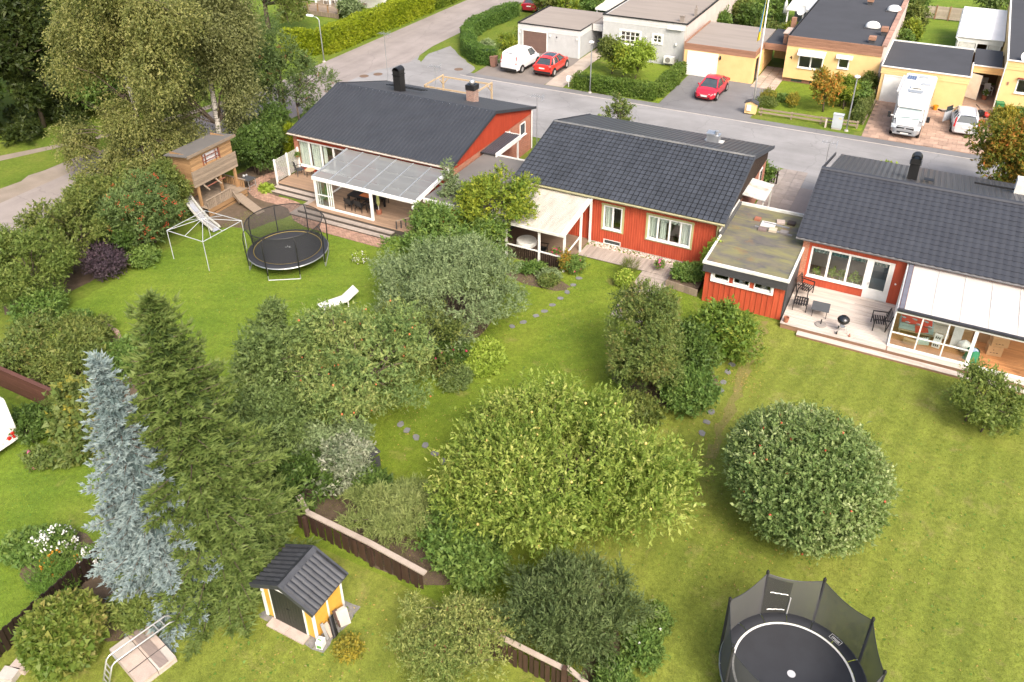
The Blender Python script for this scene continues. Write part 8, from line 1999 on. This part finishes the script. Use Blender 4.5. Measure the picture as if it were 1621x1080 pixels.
# smaller trampoline on the far lawn
tq=thing('trampoline','black trampoline with low curved net poles on the lush lawn','trampoline',(-30.0,30.2,0))
Rr=2.2;zr_=.86
part('jump_mat',MB().lathe([(0.0,zr_),(1.85,zr_),(1.85,zr_-.02)],48),MATB,tq,local=True)
part('gold_ring',MB().lathe([(1.83,zr_+.012),(1.875,zr_+.012),(1.875,zr_)],64),surf('gold_line',(.45,.33,.08),(.4,.29,.07),3,.5),tq,local=True)
pd=MB();pd.grid(lambda a,c:((1.87+.33*c)*math.cos(2*PI*a),(1.87+.33*c)*math.sin(2*PI*a),zr_+.01+.03*math.sin(PI*c)-.06*c*c),64,4);part('pad',pd,PAD,tq,local=True,smooth=True)
part('frame_ring',MB().tube([(Rr*math.cos(2*PI*k/40),Rr*math.sin(2*PI*k/40),zr_-.1)for k in range(41)],.035,6,False),GALV,tq,local=True)
lg_=MB()
for a in(.3,1.2,2.2,3.3):lg_.add([(.02*math.cos(a),.02*math.sin(a),zr_+.006),(.2*math.cos(a+.25),.2*math.sin(a+.25),zr_+.006),(.12*math.cos(a-.1),.12*math.sin(a-.1),zr_+.006)],[(0,1,2)])
part('mat_emblem',lg_,WHITE,tq,local=True)
NP=8;tops=[]
for k in range(NP):
 a=math.radians(-80+45*k);f=lambda r,z:(r*math.cos(a),r*math.sin(a),z)
 tops.append(Vector(f(Rr-.12,2.55)))
 part('net_pole',MB().tube([f(Rr+.03,.3),f(Rr+.08,1.2),f(Rr+.10,1.9),f(Rr+.02,2.35),f(Rr-.12,2.55)],.032,7),PLASTIC,tq,local=True,smooth=True)
 part('leg',MB().tube([f(Rr+.0,zr_-.1),f(Rr+.04,.04)],.028,6),GALV,tq,local=True)
for k in range(0,NP,2):
 a,b=math.radians(-80+45*k),math.radians(-80+45*(k+1));part('foot_bar',MB().tube([((Rr+.04)*math.cos(a),(Rr+.04)*math.sin(a),.03),((Rr+.04)*math.cos(b),(Rr+.04)*math.sin(b),.03)],.028,6),GALV,tq,local=True)
for k in range(NP):
 a,b=math.radians(-80+45*k),math.radians(-80+45*(k+1))
 def net(u,c):
  an_=a+(b-a)*u;r=1.9+.18*c**1.5-.10*math.sin(PI*c)
  return(r*math.cos(an_),r*math.sin(an_),zr_+.03+(2.5-zr_)*c)
 n_=MB();n_.grid(net,8,7);part('safety_net',n_,NETD,tq,local=True,smooth=True);part('net_hem',MB().tube([net(i/8,1)for i in range(9)],.025,5,False),PLASTIC,tq,local=True)
# canopy frame
cf=thing('canopy_frame','bare white tube canopy frame on the lush lawn below the treehouse','frame',(-34.6,28.7,0))
cnr=[(-36.0,27.35),(-33.25,27.3),(-33.1,30.1),(-35.9,30.1)];WT=surf('white_tube',(.42,.44,.46),(.36,.38,.40),3,.4)
for(x,y)in cnr:part('leg',MB().cyl((x,y,0),(x,y,1.85),.022,8),WT,cf)
for i in range(4):part('edge_bar',MB().cyl((*cnr[i],1.85),(*cnr[(i+1)%4],1.85),.02,8),WT,cf)
for i in range(4):part('roof_bar',MB().cyl((*cnr[i],1.85),(-34.56,28.7,2.3),.018,8),WT,cf)
for i in range(4):mx_,my_=(cnr[i][0]+cnr[(i+1)%4][0])/2,(cnr[i][1]+cnr[(i+1)%4][1])/2;part('mid_bar',MB().cyl((mx_,my_,1.85),(-34.56,28.7,2.3),.016,8),WT,cf)
# treehouse
th=thing('playhouse','wooden stilt playhouse with plank balcony under the birch','playhouse',(-39.4,33.7,0))
for(x,y)in((-38.6,32.25),(-38.6,35.35),(-40.1,32.25),(-40.1,35.35),(-38.6,34.1)):part('post',MB().box(x-.07,x+.07,y-.07,y+.07,0,2.0),WOODP,th)
pf_=MB();boards_x(pf_,-41.0,-37.9,32.1,35.5,.55,.14,along='x');part('platform',pf_,WOODG,th)
part('platform_skirt',MB().box(-37.98,-37.92,32.1,35.45,.2,.5).box(-37.98,-37.92,32.1,35.45,.0,.14),WOODP,th)
part('upper_floor',MB().box(-40.2,-38.53,32.0,35.55,1.9,1.99),WOODP,th)
for k in range(13):
 z=2.0+k*.152
 w0=33.0<=33 and 3.0<z+.07<3.6
 if w0:
  part('wall_board',MB().box(-38.62,-38.58,32.05,32.98,z,z+.145),WOODP,th);part('wall_board',MB().box(-38.62,-38.58,34.40,35.45,z,z+.145),WOODP,th)
 elif z<3.84:part('wall_board',MB().box(-38.62,-38.58,32.05,35.45,z,z+.145),WOODP,th)
 part('wall_board',MB().box(-40.2,-38.63,35.41,35.45,z,z+.145),WOODP,th)
 part('wall_board',MB().box(-40.2,-38.63,32.05,32.09,z,z+.145),WOODP,th)
for k in range(7):part('balcony_board',MB().box(-38.52,-38.48,31.95,35.6,1.92+k*.148,1.92+k*.148+.14),WOODG,th)
part('balcony_end',MB().box(-38.57,-38.53,35.55,35.6,1.92,2.94).box(-38.57,-38.53,31.95,32.0,1.92,2.94),WOODG,th)
wn=part('window_frame',MB().box(-38.64,-38.54,32.98,33.05,2.98,3.65).box(-38.64,-38.54,34.33,34.40,2.98,3.65).box(-38.58,-38.53,33.06,34.32,3.18,3.22).box(-38.58,-38.53,33.06,34.32,3.45,3.49).box(-38.58,-38.53,33.2,33.25,3.0,3.65).box(-38.58,-38.53,34.05,34.1,3.0,3.65),surf('red_brown_wood',(.20,.07,.045),(.15,.055,.035),3,.7),th);part('pane',MB().box(-38.70,-38.68,33.0,34.38,2.98,3.66),surf('pale_backing',(.62,.62,.64),(.55,.55,.57),2,.6),wn)
rf_=MB();rf_.prism([(-38.42,4.04),(-40.4,3.8),(-40.4,3.74),(-38.42,3.98)],'y',31.75,35.75);part('roof',rf_,FELTG,th);part('roof_edge',MB().box(-38.42,-38.36,31.75,35.75,3.9,4.07),WOODG,th)
for k in range(14):part('picket',MB().box(-37.95,-37.91,32.12+k*.145,32.12+k*.145+.115,.5,1.12),WOODG,th)
for k in range(16):part('side_picket',MB().box(-40.8+k*.175,-40.8+k*.175+.1,35.42,35.46,.55,1.1),WOODP,th)
part('handrail',MB().box(-37.99,-37.87,32.05,34.2,1.12,1.16).box(-40.9,-37.95,35.39,35.49,1.1,1.15),WOODG,th)
part('inner_chest',MB().box(-40.6,-40.0,32.3,33.6,.56,1.15),WOODP,th);part('swing_bar',MB().cyl((-38.3,32.6,1.75),(-38.3,34.2,1.75),.04,8),surf('red_brown_wood',(.20,.07,.045)),th)
for yy in(32.5,33.5):part('corbel',MB().beam((-38.35,yy,1.95),(-37.9,yy,1.7),.07),WOODG,th)
rm=thing('wooden_ramp','plank ramp leading down from the playhouse platform','ramp',(-36.6,34.1,0))
part('board',MB().beam((-37.9,34.5,.5),(-35.4,33.85,.05),.62,.05),WOODG,rm);part('side_board',MB().beam((-37.85,34.15,.85),(-37.2,34.0,.3),.06,.2),WOODG,rm)
sd=thing('metal_slide','curved steel slide beside the playhouse','slide',(-37.8,31.2,0))
prf=[(-39.6,31.75,1.45),(-39.2,31.65,1.4),(-38.7,31.5,1.1),(-38.1,31.35,.72),(-37.4,31.15,.42),(-36.8,31.0,.30),(-36.3,30.88,.22),(-36.15,30.84,.12)]
def sl_(off,dz):return[Vector((p[0]+off*.2,p[1]+off*.95,p[2]+dz))for p in prf]
bd_=MB();A_,B_=sl_(-.24,0),sl_(.24,0)
bd_.add(A_+B_,[(i,i+1,i+9-1+0,i+8)for i in range(7)]);bd_.add([p-Vector((0,0,.02))for p in A_+B_],[(i+8,i+9-1+0+0+0,i+1,i)if False else(i+8,i+9,i+1,i)for i in range(7)])
part('chute',bd_,surf('slide_steel',(.62,.63,.65),(.52,.53,.55),3,.25,metal=.6),sd)
for off in(-.27,.27):part('side_rail',MB().tube([p+Vector((0,0,.09))for p in sl_(off,0)],.075,6),surf('slide_edge',(.40,.40,.36),(.33,.33,.3),3,.5),sd,smooth=True)
part('support',MB().cyl((-39.3,31.5,0),(-39.3,31.5,1.35),.03,6),GALV,sd)
tbw=thing('folding_table','dark folding table in front of the evergreen shrub','table',(-38.5,36.3,0))
part('table_top',MB().box(-.5,.3,-.35,.35,.72,.75),GREYM,tbw,local=True);part('pots',MB().ball((-.4,.0,.85),.1,8,5).ball((-.35,.2,.84),.08,8,5),ALU,tbw,local=True)
for(x,y)in((-.45,-.3),(.25,-.3),(-.45,.3),(.25,.3)):part('leg',MB().beam((x,y,0),(x*.9,y,.72),.03),ALU,tbw,local=True)
part('stretcher',MB().beam((.24,-.3,.3),(.24,.3,.3),.025),ALU,tbw,local=True)
bn=thing('sun_lounger','white sun lounger showing behind the red-fruited apple tree','lounger',(-24.7,27.6,0),math.radians(62))
part('bed',MB().box(-.9,.5,-.33,.33,.32,.38),WHITE_DIRTY,bn,local=True);bk_=MB();bk_.prism([(.5,.34),(1.15,.72),(1.13,.78),(.48,.40)],'y',-.33,.33);part('backrest',bk_,WHITE_DIRTY,bn,local=True)
for(x,y)in((-.8,-.3),(-.8,.3),(.5,-.3),(.5,.3)):part('leg',MB().box(x-.03,x+.03,y-.03,y+.03,0,.32),WHITE,bn,local=True)
cb_=thing('compost_bin','dark grey slatted compost bin beside the variegated shrub','compost bin',(-16.6,18.9,0),-.35)
for k in range(5):part('slat',MB().box(-.55,.55,-.42,-.38,.03+k*.14,.03+k*.14+.12),DARKG,cb_,local=True)
part('lid',MB().prism([(-.46,.74),(.42,.95),(.42,.99),(-.46,.78)],'x',-.58,.58),DARKG,cb_,local=True);part('side',MB().box(-.55,-.51,-.38,.38,0,.75).box(.51,.55,-.38,.38,0,.75),DARKG,cb_,local=True)

# ------------------------------------------------------------------ yellow shed and its clutter
sh=thing('garden_shed','small yellow shed with black double door and black tiled roof','shed',(-14.42,12.57,0))
X0,X1,Y0,Y1,Zw,Zr=-15.45,-13.40,11.92,13.28,1.62,2.12
XM=(X0+X1)/2
def hb(mb,x0,x1,y,z0,z1,n,s=1):
 h=(z1-z0)/n
 for k in range(n):mb.box(x0,x1,min(y,y+s*.02)-0,max(y,y+s*.02),z0+k*h,z0+(k+1)*h-.008)
 return mb
part('side_wall',MB().box(X1-.04,X1-.015,Y0+.01,Y1-.01,0,Zw),SHEDY,sh)
for k in range(17):
 z=.04+k*.093
 part('side_board',MB().box(X1-.0145,X1+.004,Y0+.07,Y1-.07,z,z+.085),SHEDY,sh)
part('left_wall',MB().box(X0,X0+.04,Y0+.01,Y1-.01,0,Zw),SHEDY,sh);part('back_wall',MB().prism([(X0,0),(X1,0),(X1,Zw),(XM,Zr-.03),(X0,Zw)],'y',Y1-.05,Y1),SHEDY,sh)
part('front_wall',MB().prism([(X0,0),(X1,0),(X1,Zw),(XM,Zr-.03),(X0,Zw)],'y',Y0+.02,Y0+.06),SHEDY,sh)
for(a,b)in((X0+.07,X0+.30),(X1-.34,X1-.07)):
 for k in range(17):z=.04+k*.093;part('front_board',MB().box(a,b,Y0,Y0+.019,z,z+.085),SHEDY,sh)
tb_=MB()
for(x,y)in((X0,Y0),(X1,Y0),(X1,Y1)):tb_.box(x-.045,x+.045,y-.035,y+.03,0,Zw-.02)
tb_.box(X1-.01,X1+.016,12.55,12.62,.03,Zw);part('corner_trim',tb_,WHITE,sh)
for(a,b)in((X0+.37,XM+.0),(XM+.012,X1-.40)):
 d_=part('door',MB().box(a,b,Y0-.03,Y0+.0,.05,1.63),surf('shed_door',(.022,.024,.02),(.03,.032,.026),3,.55,stretch=(1,1,.3),fine=.4),sh)
 for k in range(5):w_=(b-a)/5;part('door_board',MB().box(a+k*w_+.004,a+(k+1)*w_-.004,Y0-.042,Y0-.0305,.06,1.62),surf('shed_door',(.022,.024,.02)),d_)
part('door_trim',MB().box(X0+.30,X0+.36,Y0-.03,Y0+.01,0,1.68).box(X1-.395,X1-.345,Y0-.03,Y0+.01,0,1.68).box(X0+.36,X1-.395,Y0-.03,Y0+.01,1.635,1.68),WHITE,sh)
part('door_latch',MB().box(XM-.05,XM+.07,Y0-.06,Y0-.043,.9,.95),BLACK,sh)
part('gable_boards',MB().prism([(X0+.3,1.69),(X1-.35,1.69),(XM,Zr-.05)],'y',Y0-.012,Y0+.018),surf('shed_gable',(.62,.40,.14),(.55,.35,.12),3,.6),sh)
# roof: two slopes of tiles, rows run down from the ridge
ov=.22;sy0,sy1=Y0-.20,Y1+.16
slope=math.atan2(Zr-Zw,XM-X0);SL=math.hypot(XM-X0+ov,(Zr-Zw)*(1+ov/(XM-X0)))
nt_,nr_=9,3;tw_=(sy1-sy0-.10)/nt_;tl_=SL/nr_
vs_=[];prof_=[(0,.0),(.15,.03),(.35,.05),(.55,.045),(.75,.012),(.88,.0),(1,0)]
for j,(q,lf_)in enumerate(((0,.022),(tl_*1.05,0))):
 for t_,h_ in prof_:vs_.append((q,t_*tw_,h_+lf_))
for t_,h_ in prof_:vs_.append((.0,t_*tw_,h_-.0))
m_=len(prof_)
stm=MB();stm.add(vs_,[(i+1,i,m_+i,m_+i+1)for i in range(m_-1)]+[(i,i+1,2*m_+i+1,2*m_+i)for i in range(m_-1)])
stmesh=stm.mesh('roof_tile',TILES)
for side in(1,-1):
 for j in range(nr_):
  for i in range(nt_):
   q=j*tl_
   ex=(X1+ov)-math.cos(slope)*q if side==1 else(X0-ov)+math.cos(slope)*q
   ez=Zw-ov*math.tan(slope)+.06+math.sin(slope)*q
   o=inst('roof_tile',stmesh,sh,(ex,sy0+.05+i*tw_+(tw_ if side==1 else 0),ez))
   o.rotation_euler=Euler((0,-slope,PI if side==1 else 0),'XYZ')if side==-1 else Euler((0,-slope,PI),'XYZ')
 xe=(X1+ov)if side==1 else(X0-ov)
 ud=MB();ud.prism([(xe,Zw-ov*math.tan(slope)+.01),(XM,Zr+.01),(XM,Zr+.05),(xe,Zw-ov*math.tan(slope)+.05)],'y',sy0+.02,sy1-.02);part('roof_deck',ud,DARKG,sh)
 for yy in(sy0-.02,sy1-.03):part('verge_trim',MB().beam((xe+.02*side,yy+.03,Zw-ov*math.tan(slope)+.055),(XM,yy+.03,Zr+.06),.07,.17),TILES,sh)
for k in range(4):
 L0=sy0-.02+k*(sy1-sy0+.02)/4
 rg=MB();rg.prism([(XM-.15,Zr+.045),(XM,Zr+.145+.008*(k%2)),(XM+.15,Zr+.045),(XM+.13,Zr+.03),(XM,Zr+.11),(XM-.13,Zr+.03)],'y',L0,L0+(sy1-sy0+.02)/4+.02);part('ridge_tile',rg,TILES,sh)
stp=thing('door_slab','pinkish concrete slabs laid in front of the yellow shed door','slab',(-14.45,11.72,0))
for k in range(2):part('slab',MB().box(-15.2+k*.76,-14.45+k*.76,11.55,11.88,0,.07),CONCP,stp)
jc=thing('jerry_can','white canister with green cap label at the shed corner','canister',(-13.16,11.80,0),.2)
part('body',MB().box(-.11,.11,-.13,.13,0,.3).box(-.08,.08,-.1,.1,.3,.34),WHITE,jc,local=True);part('label',MB().box(-.08,.08,-.133,-.131,.05,.18).box(-.06,.06,-.05,.06,.341,.345),surf('label_green',(.12,.3,.06),(.1,.25,.05),3,.5),jc,local=True);part('handle',MB().beam((-.06,0,.37),(.06,0,.37),.03),WHITE,jc,local=True)
gt=thing('gutter_offcut','black ridged plastic pipe leaning on the yellow shed','pipe',(-13.05,12.35,0))
gm=MB();loft(gm,[[Vector((-13.26+.34*q,12.5-.25*q,.58-.50*q))+Vector((.10*math.sin(a)*.6,.12*math.cos(a),.08*math.sin(a)))for a in[2*PI*k/12 for k in range(12)]]for q in(0,.5,1.0)]);part('pipe_body',gm,surf('gloss_black',(.012,.012,.013),(.016,.016,.017),3,.2),gt)
for(lb,p,q,w,h,mt)in(('grey board leaning at the shed corner',(-13.32,12.12,.62),(-13.12,12.08,.02),.10,.03,surf('board_grey',(.30,.30,.29),(.24,.24,.235),3,.7)),('short pale plank behind the black pipe',(-13.34,12.30,.42),(-13.05,12.22,.02),.16,.03,RAILG),('thin brown board beside the stacked roof tiles',(-13.34,12.78,.5),(-13.02,12.66,.03),.16,.025,FENCEB)):
 solo('leaning_board',MB().beam(p,q,w,h),mt,lb,'board')
for k in range(3):solo('paving_slab',MB().beam((-13.26+k*.055,12.92,.46),(-13.02+k*.055,12.80-k*.02,.02),.34,.035),CONC,'pale slab leaning against the yellow shed behind the pipe','slab','slabs leaning on the shed')
sheet('gravel_strip',wob([(-15.7,11.7),(-13.0,11.6),(-12.85,13.5),(-15.7,13.5)],.3,.06,21),.016,surf('shed_gravel',(.22,.21,.20),(.15,.145,.14),4,.9,fine=.4,bscale=25))
# brown boundary fence behind the shed
def fence_run(root,x0,x1,y,h,mat,gap=.045,w=.14,dy=.0,lean=0,name='picket',r=random.Random(2)):
 x=x0;k=0
 while x<x1:
  hh=h+r.uniform(-.03,.03);yy=y+dy*(x-x0)
  part(name,MB().box(x,x+w,yy-.012+(k%2)*.05,yy+.012+(k%2)*.05,.05,hh),mat,root);x+=w+gap;k+=1
f1=thing('board_fence','brown upright-board fence with grey top rail behind the yellow shed','fence',(-12.5,15.05,0))
fence_run(f1,-16.9,-11.4,15.25,.85,FENCEB,dy=-.045)
for(a,b)in(((-17.2,15.75),(-16.4,15.28)),((-16.4,15.28),(-13.6,15.18)),((-13.6,15.18),(-11.2,14.98))):part('top_rail',MB().beam((*a,1.05),(*b,1.05),.2,.06),RAILG,f1)
for x in(-16.4,-13.55,-12.35):part('post',MB().box(x-.06,x+.06,15.02,15.14,0,1.0),FENCEB,f1)
f2=thing('board_fence','brown fence with grey rail under the dark conifer bush','fence',(-7,14.0,0))
fence_run(f2,-8.9,-4.4,13.95,.85,FENCEB,dy=.0)
part('top_rail',MB().beam((-8.9,14.05,1.1),(-5.75,13.95,1.1),.16,.05),RAILG,f2);part('post',MB().box(-5.75,-5.6,13.85,14.0,0,1.2),FENCEB,f2);part('corner_rail',MB().beam((-5.65,14.0,1.16),(-4.2,13.6,1.12),.14,.05),RAILG,f2)
f3=thing('board_fence','dark brown board fence beside the round clipped bush','fence',(-21.9,9.2,0))
k=0;y=5.6
while y<11.6:
 part('picket',MB().box(-21.95+(k%2)*.05,-21.925+(k%2)*.05,y,y+.14,.03,.95+rnd.uniform(-.02,.02)),FENCED,f3);y+=.165;k+=1
for z in(.3,.75):part('rail',MB().box(-22.0,-21.955,5.6,11.6,z,z+.09),FENCED,f3)
f4=thing('board_wall','solid reddish-brown board wall below the olive shrubs','fence',(-32,15.5,0))
for k in range(7):part('board',MB().box(-36.5,-28.9,15.50+(k%2)*.003,15.54+(k%2)*.003,.05+k*.17,.05+k*.17+.165),surf('brown_red_boards',(.13,.055,.04),(.10,.042,.03),2,.65,island=.15),f4)
part('cap_rail',MB().box(-36.5,-28.85,15.42,15.60,1.25,1.30),surf('brown_red_boards',(.13,.055,.04)),f4)
for x in(-36,-34,-32,-30,-29):part('post',MB().box(x-.05,x+.05,15.545,15.64,0,1.24),FENCED,f4)
# pile of concrete slabs with a ladder across
pl_=thing('slab_stack','stack of pale concrete slabs under the aluminium ladder','slabs',(-17.85,8.92,0),math.radians(-13))
for layer in range(4):
 for i in range(2):
  for j in range(3):
   part('slab',MB().box(-.92+j*.615,-.92+j*.615+.605,-.62+i*.62+layer*.004,-.62+i*.62+.61,layer*.065,layer*.065+.06),CONCP if(layer+i+j)%3 else CONC,pl_,local=True)
part('top_board',MB().box(-.95,.90,.08,.38,.262,.29),surf('weathered_plank',(.25,.2,.18),(.19,.155,.14),2,.8,stretch=(1,9,9)),pl_,local=True)
part('strap',MB().box(-.28,-.265,-.63,.63,.29,.3).box(.32,.335,-.63,.63,.29,.3),PLASTIC,pl_,local=True)
ld=thing('trestle_ladder','aluminium folding trestle ladder standing over the slab stack','ladder',(-17.75,9.0,0))
for s in(-.17,.17):
 o_=Vector((math.cos(math.radians(14))*s,-math.sin(math.radians(14))*s,0))
 part('rail',MB().tube([Vector((-18.18,7.75,.02))+o_,Vector((-18.08,8.02,.80))+o_,Vector((-18.05,8.12,.86))+o_,Vector((-17.6,9.85,.90))+o_,Vector((-17.57,9.95,.86))+o_,Vector((-17.45,10.35,.02))+o_],.028,6),ALU,ld,smooth=True)
for q in(.12,.35,.6,.85):
 c_=Vector((-18.18,7.75,.02)).lerp(Vector((-18.08,8.02,.80)),q);part('rung',MB().cyl(c_-Vector((.165,-.04,0)),c_+Vector((.165,-.04,0)),.018,6),ALU,ld)
for q in(.05,.92,.8):c_=Vector((-18.05,8.12,.86)).lerp(Vector((-17.6,9.85,.90)),q);part('rung',MB().cyl(c_-Vector((.165,-.04,0)),c_+Vector((.165,-.04,0)),.018,6),ALU,ld)
for q in(.3,.65):c_=Vector((-17.57,9.95,.86)).lerp(Vector((-17.45,10.35,.02)),q);part('rung',MB().cyl(c_-Vector((.165,-.04,0)),c_+Vector((.165,-.04,0)),.018,6),ALU,ld)
for i,(x,y,rz,lb)in enumerate(((-21.0,6.55,.3,'pale square slab pack by the dark fence foot'),(-20.95,6.95,.2,'reddish slab leaning behind the pale slab pack'),(-21.4,6.15,.35,'brown slab pack at the picture corner beside the dark fence'))):
 s_=thing('slab_pack',lb,'slabs',(x,y,0),rz)
 for k in range(4):part('slab',MB().box(-.26,.26,-.2+k*.005,.2+k*.005,k*.06,k*.06+.055),CONC if i!=1 else CONCP,s_,local=True)
solo('flower_pot',MB().lathe([(0,0),(.06,0),(.085,.16),(.07,.16),(.055,.03)],12,(-18.9,6.9,0)),WHITE_DIRTY,'small white pot on the grass below the round clipped bush','pot')
solo('lamp_stake',MB().cyl((-26.7,9.8,0),(-26.7,9.8,1.3),.045,8),BLACK,'black post at the left edge of the lush lawn','post')
# stones round the curved bed
for k in range(13):
 t_=k/12;x=-34.2+2.3*t_;y=21.05-.9*t_**2.2
 o=solo('edging_stone',MB().ball((0,0,.05),.13,7,4,(1.1,.8,.6)),surf('edge_stone',(.36,.25,.19),(.28,.2,.155),4,.85,island=.2),'reddish edging stone of the curved garden bed','stone','stones round the curved bed',o=(0,0,0));o.location=(x,y,.0);o.rotation_euler=(0,0,k*.7)
